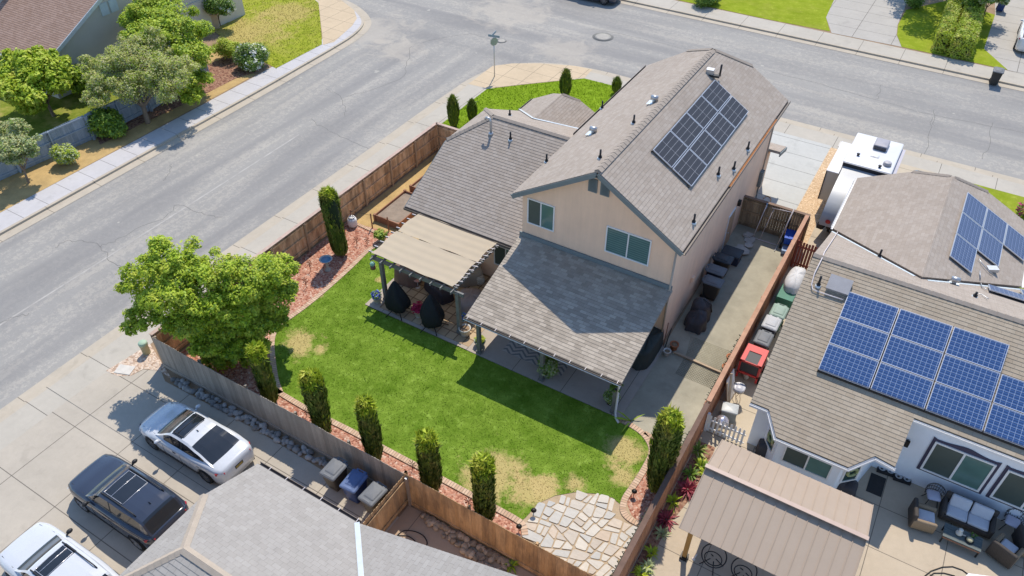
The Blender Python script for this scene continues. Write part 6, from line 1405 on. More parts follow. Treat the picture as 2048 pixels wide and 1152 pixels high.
# bird bath, gas tank, planter beds, stakes
p = G(656, 540); t = thing('bird_bath', 'grey stone bird bath on the lava rock', 'bird bath', p); mb = MB(); mb.lathe([(.17, 0), (.17, .06), (.11, .10), (.075, .2), (.07, .5), (.12, .58)], p, 18); mb.build('pedestal', STONE_C, t); mb = MB(); mb.lathe([(.08, .56), (.22, .62), (.32, .70), (.34, .72), (.31, .72), (.2, .665), (.01, .65)], p, 22); bw = mb.build('bowl', STONE_C, t); mb = MB(); mb.lathe([(.26, .69), (.255, .695)], p, 20); mb.build('water', plain('blue water', (.10, .22, .33), .08), bw)
p = G(706, 452); t = thing('gas_cylinder', 'white metal cylinder with a petal collar by the left fence', 'cylinder', p); mb = MB(); mb.lathe([(.16, 0), (.24, .05), (.26, .14), (.26, .42), (.22, .52), (.08, .58)], p, 20); mb.build('body', WHITE, t); mb = MB()
for k in range(8): a = k*.785; mb.ell(p+Vector((.13*math.cos(a), .13*math.sin(a), .60)), (.07, .05, .03), 8, 5)
mb.build('collar', STEEL, t)
def bed(label, x0, x1, y0, y1, h):
    t = thing('planter_bed', label, 'planter', ((x0+x1)/2, (y0+y1)/2, 0), 'raised planter beds'); w = .05
    for a, b in (((x0, y0), (x1, y0)), ((x1, y0), (x1, y1)), ((x1, y1), (x0, y1)), ((x0, y1), (x0, y0))):
        mb = MB(); d = Vector((b[0]-a[0], b[1]-a[1], 0)).normalized()*.03
        for z in (h*.25, h*.75): mb.bar((a[0]+d.x, a[1]+d.y, z), (b[0]-d.x, b[1]-d.y, z), w, h*.48)
        mb.build('side_board', W_BED, t)
    for a in ((x0, y0), (x1, y0), (x1, y1), (x0, y1)): mb = MB(); mb.obox((a[0], a[1], 0), .13, .13, h+.03); mb.build('corner_post', W_BED, t)
    mb = MB(); mb.sheet([(x0+.03, y0+.03), (x1-.03, y0+.03), (x1-.03, y1-.03), (x0+.03, y1-.03)], h-.12); mb.build('soil', SOIL_D, t)
bed('wooden planter bed nearer the white cylinder', -23.85, -22.25, 25.15, 27.85, .42); bed('wooden planter bed farther along the brown fence', -23.85, -22.35, 28.4, 31.6, .42)
STK = 'thin stakes holding a wire round the planter beds'
wp = []
for px, py, lab in ((705, 448, 'thin stake beside the white cylinder'), (745, 456, 'wooden stake in front of the near planter bed'), (778, 463, 'dark stake beside the potted green plant')):
    p = G(px, py); wp.append(p+Vector((0, 0, .85))); mb = MB(); mb.obox(p, .05, .05, .95); simple('garden_stake', lab, 'stake', mb, W_BED, STK)
mb = MB(); mb.tube(wp+[G(812, 448, .85)], .009, 4); simple('wire', 'sagging wire strung between the garden stakes', 'wire', mb, DARKM)
def spinner(label, px, py, h, petal=True):
    p = G(px, py); t = thing('garden_spinner', label, 'garden ornament', p, 'dark metal garden ornaments'); mb = MB(); mb.tube([p, p+Vector((0, 0, h))], .012, 5); mb.build('stem', DARKM, t); mb = MB(); c = p+Vector((0, 0, h))
    for k in range(8): a = k*.785; d = Vector((math.cos(a), .3*math.sin(a), math.sin(a))); e = Vector((math.cos(a+.4), .3*math.sin(a+.4), math.sin(a+.4))); mb.add([c, c+d*.16, c+(d+e)*.11, c+e*.07], [(0, 1, 2, 3)])
    mb.build('blades', plain('dark bronze vane', (.09, .03, .035), .5, metal=.4), t)
for a in (('dark metal flower ornament on the lava rock, left of the bird bath', 622, 542, .5), ('dark metal flower ornament nearest the corner tree', 613, 575, .45), ('dark metal ornament between the cypress and the brick edging', 735, 489, .3), ('blue black metal ornament beside the tall cypress', 714, 490, .35), ('dark star ornament at the foot of the back fence', 937, 1010, .25), ('dark metal ornament near the second back fence cypress', 614, 832, .3), ('dark metal ornament near the fourth back fence cypress', 826, 938, .3)): spinner(*a)
def path_light(label, px, py):
    p = G(px, py); t = thing('path_light', label, 'light', p, 'small dark path lights'); mb = MB(); mb.tube([p, p+Vector((0, 0, .3))], .015, 5); mb.build('stem', DARKM, t); mb = MB(); mb.lathe([(.05, .28), (.11, .31), (.03, .37)], p, 10); mb.build('cap', DARKM, t)
for a in (('small dark path light in the lava rock corner below the thick cypress', 1267, 992), ('small dark path light at the left edge of the flagstones', 1067, 1030), ('small dark path light at the end of the brick edging by the golden fence', 1038, 1062)): path_light(*a)
# ------------------------------------------------------------------ side yard
db = drape(Vector((-5.95, 26.35, .01)), .95, 1.0, .62, .3, 12, folds=6, amp=.10, crown=.2, slant=(.25, .2), power=2.3); d2 = drape(Vector((-5.98, 27.05, .01)), .85, 1.05, .85, -.2, 13, folds=5, amp=.09, crown=.24, slant=(-.2, -.25), power=2.5); db.add(d2.v, d2.f, True)
simple('covered_bike', 'charcoal tarp over a bike, tied round the middle, by the peach wall', 'cover', db, TARP_GY)
mb = MB(); mb.tube([(-6.42, 27.0, .5), (-6.3, 27.02, 1.0), (-5.95, 27.05, 1.12), (-5.6, 27.08, .95), (-5.5, 27.1, .5)], .03, 5); simple('strap', 'dark strap round the charcoal tarp', 'strap', mb, BLACK)
rng = random.Random(4)
for i in range(16):
    px = rng.uniform(1460, 1502); py = 520-(px-1460)*1.0+rng.uniform(-14, 14); p = G(px, min(max(py, 466), 512)); mb = MB(); k = rng.randint(4, 6); a0 = rng.uniform(0, 6); r = rng.uniform(.22, .36)
    poly = [(p.x+r*rng.uniform(.8, 1.1)*math.cos(a0+6.283*j/k), p.y+r*rng.uniform(.8, 1.1)*math.sin(a0+6.283*j/k)) for j in range(k)]; z = .012+.05*(i % 3)+rng.uniform(0, .01); mb.prism(poly, z, z+.045); simple('paving_stone', 'loose grey paving stone in the pile by the side door', 'stone', mb, plain('loose slate', (.44, .42, .38), .9, .25, 4) if i == 0 else MATS['loose slate'], 'loose paving stones by the side door')
t = thing('metal_frame', 'white tubular metal frame leaning on the dull brown gate fence', 'frame', (-5.0, 34.7, 0)); mb = MB(); a0, b0, a1, b1 = Vector((-5.75, 34.25, .05)), Vector((-4.45, 34.25, .05)), Vector((-5.6, 35.0, 1.85)), Vector((-4.25, 35.0, 1.95))
mb.tube([a0, a1], .022, 6); mb.tube([b0, b1], .03, 6); mb.tube([a0, b0], .022, 6); mb.tube([a0.lerp(a1, .92)+Vector((.3, 0, 0)), b0.lerp(b1, .92)], .02, 6); mb.tube([a0+Vector((.35, 0, 0)), a1+Vector((.4, 0, -.15))], .015, 5); mb.build('tubes', PINKM, t); mb = MB()
for p in (a0, b0): mb.tube([p, p+Vector((.02, -.55, -.02))], .02, 6)
mb.build('foot', WHITE, t); mb = MB(); mb.obox(a1+Vector((0, -.02, -.3)), .06, .05, .3); mb.build('blue_tape', plain('blue tape', (.15, .35, .6), .6), t)
c = Vector((-3.95, 34.55, 0)); t = thing('hand_cart', 'blue tub hand cart in the corner of the gate fence', 'cart', c); mb = MB(); mb.mat(0).obox(c+Vector((0, 0, .35)), .55, .75, .42, .15, 1.12); mb.build('tub', plain('bright blue tub', (.015, .09, .50), .4), t); mb = MB(); mb.tube([c+Vector((-.3, -.5, .3)), c+Vector((-.3, .3, .45)), c+Vector((-.35, .5, 1.2))], .025, 6); mb.tube([c+Vector((.2, -.5, .3)), c+Vector((.2, .4, .45))], .025, 6); mb.build('frame', BLACK, t); mb = MB(); mb.obox(c+Vector((.02, -.62, .05)), .4, .5, .22, .1); mb.build('crate', plain('pale blue crate', (.25, .36, .55), .6), t)
for dx, dy in ((-.34, -.35), (.30, -.35), (-.34, .3), (.3, .3)): mb = MB(); mb.tube([c+Vector((dx-.04, dy, .15)), c+Vector((dx+.04, dy, .15))], .15, 12); mb.build('wheel', RUBBER, t)
for i, (px, py, l, m) in enumerate(((1326, 694, 1.2, W_BED), (1329, 697, 1.0, BLACK))): p = G(px, py); mb = MB(); mb.tube([p, p+Vector((-.05+.1*i, .35, l))], .022, 6); simple('pole', ['reddish pole leaning at the house corner', 'black pole leaning at the house corner'][i], 'pole', mb, m)
a, b = G(1347, 706), G(1446, 749); mb = MB(); mb.bar(a+Vector((0, 0, .06)), b+Vector((0, 0, .06)), .1, .09); simple('timber', 'long timber lying across the concrete side yard', 'timber', mb, plain('pale timber', (.42, .32, .22), .8, .2, 4))
mb = MB()
for i in range(30): x = -5.6+i*.066; mb.tube([(x, 23.1, .015), (x+.02, 24.3, .03+.02*math.sin(i)), (x-.25, 25.6, .015)], .005, 3)
for i in range(26): y = 23.1+i*.1; mb.tube([(-5.6-.1*i/26, y, .02), (-3.75-.1*i/26, y+.0, .02)], .005, 3)
simple('wire_mesh', 'flattened wire mesh on the ground beside the timber and clay pots', 'wire mesh', mb, plain('mesh wire', (.20, .19, .12), .7, .2))
mb = MB(); q = G(1310, 800, 0)
# ------------------------------------------------------------------ neighbour's side path
t = thing('covered_item', 'pale tarp bundle over a green tub behind the red brown fence', 'cover', G(1572, 600)); mb = drape(Vector((-2.78, 30.9, .3)), .85, 1.9, .75, 0, 21, folds=6, amp=.05, crown=.22, power=2.6); mb.build('tarp', plain('pale grey tarp', (.58, .58, .58), .7, .12, 3), t); mb = MB(); mb.obox((-2.85, 30.0, 0), .7, 1.0, .75, 0, 1.1); mb.build('tub', BIN_GR, t)
c = Vector((-2.85, 24.75, 0)); t = thing('red_cart', 'red wooden frame cart with dark mesh panels behind the red brown fence', 'cart', c); REDP = plain('bright red paint', (.60, .055, .05), .5, .1, 3); mb = MB()
for x in (-.42, .42):
    for y in (-.5, .5): mb.obox(c+Vector((x, y, .12)), .08, .08, 1.05)
for z in (.45, 1.12):
    for y in (-.5, .5): mb.bar(c+Vector((-.46, y, z)), c+Vector((.46, y, z)), .08, .09)
    for x in (-.42, .42): mb.bar(c+Vector((x, -.5, z)), c+Vector((x, .5, z)), .08, .09)
mb.box(c.x-.46, c.x+.46, c.y+.14, c.y+.54, 1.17, 1.20); mb.box(c.x-.46, c.x-.26, c.y-.54, c.y+.14, 1.17, 1.20); mb.box(c.x+.28, c.x+.46, c.y-.54, c.y+.14, 1.17, 1.20); mb.build('frame', REDP, t)
mb = MB(); mb.box(c.x-.26, c.x+.28, c.y-.5, c.y+.14, 1.14, 1.17); mb.box(c.x-.38, c.x+.38, c.y-.485, c.y-.47, .5, 1.08); mb.box(c.x+.41, c.x+.425, c.y-.45, c.y+.45, .5, 1.08); mb.build('mesh_panel', plain('dark mesh', (.06, .06, .062), .6, .2, 30), t)
mb = MB(); mb.box(c.x-.4, c.x+.4, c.y-.47, c.y+.47, .42, .5); mb.build('tray', REDP, t)
for y in (-.35, .4): mb = MB(); mb.tube([c+Vector((.46, y, .16)), c+Vector((.54, y, .16))], .16, 14); mb.build('wheel', RUBBER, t)
p = G(1482, 752); t = thing('board_stack', 'white board and light timbers leaning on the fence beside the red cart', 'boards', p); mb = MB(); mb.bar((-3.05, 23.0, .05), (-3.36, 23.1, 1.2), .03, .9, (0, 1, 0)); mb.build('white_board', WHITE, t); mb = MB(); mb.bar((-2.95, 22.3, .05), (-3.3, 22.9, 1.5), .09, .05); mb.bar((-2.9, 22.1, .05), (-3.3, 22.5, 1.3), .06, .05); mb.build('timbers', plain('raw timber', (.55, .42, .28), .8, .2), t)
p = G(1490, 757); mb = MB(); mb.tube([p+Vector((-.03, -.05, .16)), p+Vector((.03, .05, .16))], .15, 14); simple('spare_wheel', 'small white hubbed wheel on the side path by the leaning boards', 'wheel', mb, POTW)
p = G(1472, 800); t = thing('bar_stool', 'round silver seat stool with twisted wire legs on the side path', 'stool', p); mb = MB(); mb.rbox(p+Vector((0, 0, .74)), .46, .46, .10, 0, .2, 4); mb.build('seat', plain('silver vinyl', (.50, .50, .54), .35), t)
for k in range(4):
    a = k*1.57+.4; mb = MB(); mb.tube([p+Vector((.16*math.cos(a+s*1.6)*(.7+.7*abs(.5-s)), .16*math.sin(a+s*1.6)*(.7+.7*abs(.5-s)), .74*(1-s))) for s in [i/10 for i in range(11)]], .012, 5); mb.build('leg', plain('copper wire', (.28, .16, .13), .5, metal=.4), t)
mb = MB(); mb.tube([p+Vector((.25*math.cos(k*.3), .25*math.sin(k*.3), .92)) for k in range(12)], .014, 5); mb.build('back_hoop', DARKM, t)
p = G(1455, 835); t = thing('storage_box', 'grey metal box on the side path by the picket fence', 'box', p); mb = MB(); mb.obox(p, .62, .5, .55, .2, .95); mb.build('body', plain('grey steel box', (.25, .27, .27), .5, .2), t); mb = MB(); mb.rbox(p+Vector((0, 0, .55)), .66, .54, .08, .2, .03, 2); mb.build('lid', plain('pale grey steel', (.42, .44, .44), .4, .2), t)
p = G(1440, 858); t = thing('kettle_grill', 'small silver domed grill beside the picket fence', 'grill', p); mb = MB(); mb.ell(p+Vector((0, 0, .55)), (.26, .26, .17), 16, 8); mb.build('dome', plain('polished steel', (.62, .60, .66), .2, metal=.8), t)
for k in range(3): mb = MB(); a = k*2.1; mb.tube([p+Vector((.15*math.cos(a), .15*math.sin(a), .5)), p+Vector((.25*math.cos(a), .25*math.sin(a), 0))], .015, 5); mb.build('leg', DARKM, t)
# gazebo with a standing seam roof
GZ = thing('gazebo', 'tan standing seam metal roof gazebo on amber timber posts', 'gazebo', (.25, 16.5, 0)); TANM = plain('tan roof metal', (.375, .295, .225), .5, .05, 1.2, .03, 30, .03)
x0, x1 = -2.38, 2.88; yn, yr, yf = 14.45, 16.62, 18.58; zn, zr, zf = 2.58, 3.30, 2.6
mb = MB(); mb.slab([(x0, yn, zn), (x1, yn, zn), (x1, yr+.1, zr+.03), (x0, yr+.1, zr+.03)], .03); mb.slab([(x1, yf, zf), (x0, yf, zf), (x0, yr-.08, zr+.10), (x1, yr-.08, zr+.10)], .03)
for k in range(16):
    x = x0+.02+k*(x1-x0-.04)/15; mb.bar((x, yn, zn+.012), (x, yr, zr+.012), .022, .026); mb.bar((x, yf, zf+.012), (x, yr, zr+.09), .022, .026)
mb.build('roof', TANM, GZ)
bars('ridge_cap', GZ, plain('pinkish ridge metal', (.42, .31, .255), .5), [((x0-.02, yr-.04, zr+.125), (x1+.02, yr-.04, zr+.125))], .15, .03)
for x, y in ((-2.05, 15.1), (2.55, 15.1), (-2.05, 17.95), (2.55, 17.95)): mb = MB(); mb.obox((x, y, 0), .15, .15, 2.5); mb.build('post', W_ORANGE, GZ)
bars('beam', GZ, W_ORANGE, [((-2.2, 15.1, 2.50), (2.7, 15.1, 2.50)), ((-2.2, 17.95, 2.50), (2.7, 17.95, 2.50))], .1, .16); bars('beam', GZ, W_ORANGE, [((-2.05, 14.9, 2.38), (-2.05, 18.1, 2.38))], .1, .12)
for x, y in ((-2.05, 15.1),): mb = MB(); mb.box(x-.13, x+.13, y-.13, y+.13, 0, .16); mb.build('post_base', DARKM, GZ)
for i, (px, py) in enumerate(((1428, 1112), (1488, 1140))):
    p = G(px, py, .6); t = thing('hoop_chair', ['black round wire chair under the gazebo, nearer the timber post', 'black round wire chair under the gazebo, nearer the patio'][i], 'chair', (p.x, p.y, 0), 'round wire chairs under the gazebo'); mb = MB(); mb.tube([(p.x+.42*math.cos(k*.29), p.y+.36*math.sin(k*.29), .62+.16*math.sin(k*.29)) for k in range(22)], .022, 6, True); mb.build('hoop', BLACK, t)
    for a in (.4, 1.9, 3.6, 5.2): mb = MB(); mb.tube([(p.x+.1*math.cos(a), p.y+.1*math.sin(a), .42), (p.x+.4*math.cos(a), p.y+.4*math.sin(a), .02)], .02, 5); mb.build('leg', BLACK, t)
    mb = MB(); mb.tube([(p.x+.30*math.cos(k*.35), p.y+.26*math.sin(k*.35), .43) for k in range(18)], .02, 5, True); mb.build('seat_ring', BLACK, t)
p = G(1387, 1118); mb = MB(); mb.tube([p, p+Vector((.05, .02, .35))], .03, 6); mb.lathe([(.07, 0), (.06, .04)], p, 10); simple('umbrella_stand', 'small pale metal stake beside the gazebo post', 'stake', mb, PINKM)
# patio furniture
WICK = plain('dark wicker', (.065, .055, .048), .8, .35, 30, .35, 60, .5); WICKT = plain('tan wicker', (.27, .20, .13), .8, .3, 30, .3, 60, .5); CUSH = plain('pale grey cushion', (.56, .57, .61), .9, .07, 3, .05, 50, .12)
def sofa(label, loc, rz, w, n, group=None, cat='sofa', d=.82):
    t = thing('wicker_sofa' if n > 1 else 'wicker_armchair', label, cat, (0, 0, 0), group); mb = MB(); mb.rbox((0, 0, .08), w, d, .28, 0, .06, 3); mb.build('base', WICK, t)
    mb = MB(); mb.rbox((0, d/2-.07, .1), w, .15, .74, 0, .06, 3); mb.build('backrest', WICK, t)
    for s in (-1, 1): mb = MB(); mb.rbox((s*(w/2-.07), -.02, .1), .15, d, .50, 0, .06, 3); mb.build('armrest', WICKT if n == 1 else WICK, t)
    cw = (w-.32)/n
    for k in range(n):
        cx = -w/2+.16+cw*(k+.5); mb = MB(); mb.rbox((cx, -.08, .36), cw-.02, d-.22, .14, 0, .06, 3, .03); mb.build('seat_cushion', CUSH, t)
        mb = MB(); v = MB().rbox((0, 0, 0), cw-.05, .46, .15, 0, .06, 3, .03)
        if n > 1:
            ca, sa = math.cos(1.1), math.sin(1.1); v.v = [(x+cx, d/2-.20+y*ca-z*sa+.04, .66+y*sa+z*ca) for x, y, z in v.v]; v.build('back_cushion', CUSH, t)
    t.location = loc; t.rotation_euler = (0, 0, rz); return t
p = G(1928, 1036); sofa('two seat dark wicker sofa with pale cushions below the window', (p.x, 21.72, .01), 0.0, 1.75, 2)
sofa('wicker armchair with a pale cushion left of the coffee table', (*G2(1838, 1045), .01), -1.25 if False else 1.75, .86, 1, 'wicker armchairs', 'armchair'); sofa('wicker armchair with a pale cushion right of the coffee table', (*G2(2002, 1112), .01), 2.75, .86, 1, 'wicker armchairs', 'armchair'); sofa('wicker armchair at the right edge of the photo', (*G2(2050, 1098), .01), 1.9, .86, 1, 'wicker armchairs', 'armchair')
for px, py, rz, lab in ((1858, 1000, .25, 'round backed wire chair with a pale cushion between the pet bowls and the sofa'), (2014, 1052, -.1, 'round backed wire chair with a pale cushion right of the sofa')):
    t = thing('wire_chair', lab, 'chair', (0, 0, 0), 'round backed wire chairs'); mb = MB(); mb.rbox((0, 0, .44), .46, .46, .10, 0, .07, 3, .02); mb.build('cushion', plain('lilac grey cushion', (.55, .53, .61), .9, .07, 3), t); mb = MB()
    for z, r in ((.46, .30), (.60, .33), (.74, .33), (.84, .28)): mb.tube([(r*math.cos(a), .02+r*math.sin(a), z) for a in [.15+i*.2 for i in range(15)]], .012, 5)
    for i in range(11): a = .2+i*.27; mb.tube([(.28*math.cos(a), .28*math.sin(a), .42), (.33*math.cos(a), .02+.33*math.sin(a), .66), (.28*math.cos(a), .28*math.sin(a), .84)], .008, 4)
    mb.build('back_mesh', WICK, t)
    for a in (.8, 2.35, 3.93, 5.5): mb = MB(); mb.tube([(.18*math.cos(a), .18*math.sin(a), .43), (.34*math.cos(a), .34*math.sin(a), .0)], .015, 5); mb.build('leg', DARKM, t)
    p = G(px, py+6); t.location = (p.x, p.y, .01); t.rotation_euler = (0, 0, rz)
p = G(1925, 1075, .4); t = thing('coffee_table', 'dark slatted low coffee table in front of the wicker sofa', 'table', (p.x, p.y, 0)); mb = MB()
for k in range(6): mb.box(p.x-.62, p.x+.62, p.y-.30+k*.102, p.y-.205+k*.102, .40, .43)
mb.build('table_top', plain('slate table slats', (.10, .125, .125), .6, .2, 6), t); mb = MB()
for sy in (-.3, .3): mb.bar((p.x-.6, p.y+sy, .36), (p.x+.6, p.y+sy, .36), .03, .05)
mb.build('apron', W_BED, t)
for sx in (-.58, .58):
    for sy in (-.27, .27): mb = MB(); mb.obox((p.x+sx, p.y+sy, .01), .045, .045, .39); mb.build('leg', DARKM, t)
q = G(1917, 1068, .43); mb = MB(); mb.lathe([(.09, 0), (.12, .05), (.11, .12), (.05, .16), (.06, .22), (.08, .27), (.03, .28)], q, 14); mb.tube([q+Vector((.1, 0, .05)), q+Vector((.2, -.05, .12))], .02, 5); simple('vase', 'white ceramic jug on the coffee table', 'vase', mb, POTW)
q = G(1938, 1082, .43); t = thing('bowl', 'ribbed cream gourd in a dark dish on the coffee table', 'bowl', q); mb = MB(); mb.lathe([(.10, 0), (.15, .03), (.15, .045)], q, 14); mb.build('dish', DARKM, t); mb = MB(); mb.ell(q+Vector((0, 0, .09)), (.11, .11, .07), 14, 7, .06); mb.build('gourd', plain('cream gourd', (.50, .45, .28), .7), t)
q = G(1946, 1071, .43); strappy('plant', 'small dark star shaped plant on the coffee table', q, 9, .16, [LF_DARK], 90, .1, .03)
for px, py, lab in ((1770, 944, 'double pet bowl stand nearer the doormat'), (1803, 960, 'double pet bowl stand nearer the wire chair')):
    p = G(px, py); t = thing('pet_bowl_stand', lab, 'pet bowls', p, 'pet bowl stands by the white wall'); mb = MB(); mb.obox(p, .62, .3, .14, .1); mb.build('stand', BLACK, t)
    for s in (-.15, .15): mb = MB(); mb.lathe([(.06, .10), (.13, .17), (.14, .18), (.11, .175), (.05, .14)], p+Vector((s, s*.1, 0)), 14); mb.build('bowl', STEEL, t)
p = G(1752, 970); mb = MB(); mb.obox(p+Vector((0, 0, .012)), .55, .95, .018, 0); simple('doormat', 'dark doormat by the white bay wall', 'doormat', mb, plain('charcoal mat', (.035, .035, .035), .95, .3, 20))
for i, (px, py) in enumerate(((1688, 985), (1660, 970))): p = G(px, py); mb = drape(p+Vector((0, 0, .01)), .7, .6, .6, .3*i, 40+i, crown=.1); simple('covered_planter', ['dark covered planter at the bay window right corner', 'dark covered planter below the bay window'][i], 'cover', mb, TARP_GY)
p = G(1478+52, 895); mb = drape(G(1527, 905)+Vector((0, 0, .01)), .6, .5, .55, .2, 43, crown=.1); simple('covered_planter', 'dark covered planter at the left corner of the bay window', 'cover', mb, TARP_GY)
mb = MB(); mb.tube([G(a, b, .03) for a, b in ((1845, 1156), (1862, 1142), (1885, 1134), (1905, 1133), (1925, 1140), (1938, 1150))], .02, 6); mb.tube([G(a, b, .03) for a, b in ((1855, 1156), (1868, 1146), (1888, 1146), (1910, 1152))], .02, 6); simple('garden_hose', 'dark hose looped on the sunlit patio at the bottom edge', 'hose', mb, DARKM)
c = G(1985, 1205, 1.9); t = thing('patio_umbrella', 'white patio umbrella just entering the bottom edge', 'umbrella', (c.x, c.y, 0)); mb = MB(); n = 8
for k in range(n):
    a, b = 2*math.pi*k/n, 2*math.pi*(k+1)/n; mb.add([(c.x, c.y, 2.15), (c.x+1.05*math.cos(a), c.y+1.05*math.sin(a), 1.8), (c.x+1.05*math.cos(b), c.y+1.05*math.sin(b), 1.8)], [(0, 1, 2)])
mb.build('canopy', plain('white umbrella cloth', (.72, .72, .74), .8), t); mb = MB(); mb.tube([(c.x, c.y, 0), (c.x, c.y, 2.15)], .025, 6); mb.build('pole', DARKM, t); mb = MB(); mb.lathe([(.25, 0), (.22, .06), (.05, .1)], (c.x, c.y, 0), 14); mb.build('base', DARKM, t)
mb = MB(); mb.tube(smooth_line([G(a, b, .03) for a, b in ((792, 1073), (806, 1062), (826, 1062), (845, 1070), (854, 1083), (853, 1092))], 4), .02, 6); mb.tube(smooth_line([G(a, b, .03) for a, b in ((795, 1071), (815, 1072), (828, 1080), (831, 1085))], 4), .02, 6); simple('garden_hose', 'black hose curled on the bare yard behind the grey roof', 'hose', mb, BLACK)
# ------------------------------------------------------------------ river rocks
ROCK_D = plain('grey river rock', (.28, .275, .265), .8, .3, 3, .15, 30, .2, orand=.45); ROCK_T = plain('tan river rock', (.36, .285, .205), .8, .3, 3, .15, 30, .2, orand=.45)
def rock_proto(m, seed):
    mb = MB(); st = random.getstate(); mb.ell((0, 0, .07), (.15, .115, .085), 10, 7); rr = random.Random(seed); k = [rr.uniform(0, 6) for _ in range(3)]
    mb.v = [(x*(1+.12*math.sin(y*18+k[0])), y*(1+.12*math.sin(x*16+k[1])), z*(1+.1*math.sin(x*14+y*9+k[2]))) for x, y, z in mb.v]; return mb
protos = {}
rr = random.Random(9)
def rocks(n, pick, m, label, group):
    for i in range(n):
        x, y, z = pick(i); key = (m.name, i % 4)
        if key not in protos: o = rock_proto(m, i).build('river_rock', m); protos[key] = o
        else: o = protos[key].copy(); COL.objects.link(o)
        o.location = (x, y, z); o.rotation_euler = (0, 0, rr.uniform(0, 6.28)); s = rr.uniform(.65, 1.15); o.scale = (s, s, s); tag(o, label, 'rock', group)
rocks(110, lambda i: (-24.0+9.0*(i+rr.uniform(-.3, .3))/110, rr.uniform(11.42, 11.72), .005), ROCK_D, 'grey river rock in the strip at the foot of the grey fence', 'grey river rocks along the grey fence')
def pick_t(i):
    s = rr.random()**.8; p = G(850+s*170, 1030+s*95); return (p.x+rr.uniform(-.1, .1), min(11.7, p.y+rr.uniform(-.55, .35)*(.4+s)), .012)
rocks(105, pick_t, ROCK_T, 'tan river rock in the pile at the foot of the golden fence', 'tan river rocks along the golden fence')
sheet('bare_yard', [(-11.6, 11.8), (-11.6, 8), (-3.6, 8), (-3.6, 11.8)], .012, concrete('dirty concrete yard', (.40, .30, .215), 2.6, 0, -11.0, 0, .012, .22))
p = G(2046, 432); t = thing('flowering_plant', 'magenta flowering plant at the right edge by the front lawn', 'plant', p); leaf_cloud('flowers', [(p.x, p.y, .45, .45, .45, .4)], 500, .07, [plain('magenta petals', (.45, .03, .16), .7), LF_MID], t, seed=31, off=tuple(p)); limbs(t, p, [p+Vector((0, 0, .5))], .03, name='stem')
# ------------------------------------------------------------------ street furniture
p = G(989, 153); t = thing('street_sign', 'slim sign pole with crossed blades on the buff corner pavement', 'sign pole', p); mb = MB(); mb.tube([p, p+Vector((0, 0, 2.95))], .035, 8); mb.build('pole', STEEL, t)
SG = plain('sign back grey', (.38, .42, .46), .4, .1, 5, metal=.4); c = p+Vector((0, 0, 2.6)); mb = MB(); n8 = [(.30*math.cos(math.pi/8+k*math.pi/4), .30*math.sin(math.pi/8+k*math.pi/4)) for k in range(8)]; d = Vector((.55, .83, 0)); 
V = [c+d*x+Vector((0, 0, z))+Vector((.83, -.55, 0))*.04 for x, z in n8]; V += [v-Vector((.83, -.55, 0))*.01 for v in V]; mb.add(V, [tuple(range(8)), tuple(reversed(range(8, 16)))]+[(i, 8+i, 8+(i+1) % 8, (i+1) % 8) for i in range(8)]); mb.build('sign_plate', SG, t)
for a, z in ((.2, 2.98), (1.75, 3.16)): mb = MB(); d = Vector((math.cos(a), math.sin(a), 0)); mb.bar(p+d*-.42+Vector((0, 0, z)), p+d*.42+Vector((0, 0, z)), .02, .16); mb.build('name_blade', plain('blade grey blue', (.25, .32, .38), .4), t)
p = G(294, 706); t = thing('utility_pedestal', 'pale green utility pedestal on the pink gravel beside the grey fence end', 'utility box', p); mb = MB(); mb.lathe([(.17, 0), (.17, .5), (.19, .5), (.19, .62), (.15, .68)], p, 16); mb.build('body', plain('khaki pedestal', (.42, .42, .28), .6, .15, 3), t); mb = MB(); mb.lathe([(.195, .56), (.195, .66), (.16, .70), (.02, .71)], p, 16); mb.build('cap', plain('mint cap', (.34, .46, .34), .6, .1, 3), t)
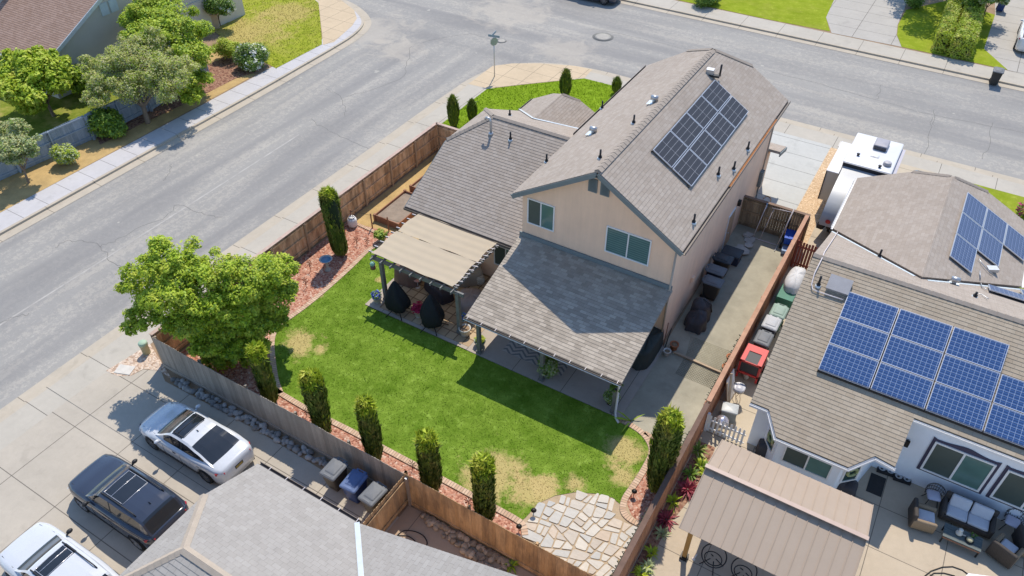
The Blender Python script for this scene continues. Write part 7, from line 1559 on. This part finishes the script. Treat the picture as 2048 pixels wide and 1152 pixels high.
p = G(250, 740); t = MB(); t.obox(p+Vector((0, 0, .01)), .75, .5, .03, .35); simple('meter_box', 'pale concrete meter box lid in the pink gravel', 'utility lid', t, plain('pale concrete lid', (.58, .55, .50), .9, .12, 4))
p = G(1686, 290); t = MB(); t.obox(p+Vector((0, 0, .008)), .5, .7, .02, 0); simple('meter_box', 'pale meter box lid in the pavement at the end of the gravel strip', 'utility lid', t, MATS['pale concrete lid'])
mb = MB(); mb.tube(smooth_line([G(a, b, .03) for a, b in ((1526, 398), (1534, 392), (1542, 398), (1538, 406), (1530, 404))], 4), .025, 6, False); simple('garden_hose', 'orange hose coiled by the side wall at the house driveway', 'hose', mb, plain('orange hose', (.5, .28, .12), .6))
# ------------------------------------------------------------------ camera, sun, sky
cam = bpy.data.cameras.new('camera'); co = bpy.data.objects.new('camera', cam); COL.objects.link(co)
cam.sensor_width = 36; cam.lens = FOC/2048*36; cam.clip_end = 1500; co.location = (0, 0, CAMH); co.rotation_euler = (math.pi/2-PITCH, 0, YAW); SC.camera = co
SUNV = Vector((-.21, .62, 1.0)).normalized()
sd = bpy.data.lights.new('sun', 'SUN'); sd.energy = 3.3; sd.angle = rad(.53); sd.color = (1.0, .915, .79); so = bpy.data.objects.new('sun', sd); COL.objects.link(so)
so.rotation_euler = SUNV.to_track_quat('Z', 'Y').to_euler(); so.location = (0, 0, 60)
w = bpy.data.worlds.new('World'); SC.world = w; w.use_nodes = True; nt = w.node_tree; bg = nt.nodes['Background']
sk = nt.nodes.new('ShaderNodeTexSky'); sk.sky_type = 'NISHITA'; sk.sun_disc = False; sk.sun_elevation = math.asin(SUNV.z); sk.sun_rotation = math.atan2(SUNV.x, SUNV.y)
sk.dust_density = .15; sk.ozone_density = 3.0; sk.air_density = 1.0; sk.altitude = 100
nt.links.new(sk.outputs[0], bg.inputs[0]); bg.inputs[1].default_value = .15
SC.view_settings.view_transform = 'Standard'; SC.view_settings.look = 'None'; SC.view_settings.exposure = .5; SC.view_settings.gamma = 1.0
SC.render.engine = 'CYCLES'; SC.render.resolution_x = 1024; SC.render.resolution_y = 576
SC.cycles.max_bounces = 6; SC.cycles.transparent_max_bounces = 4
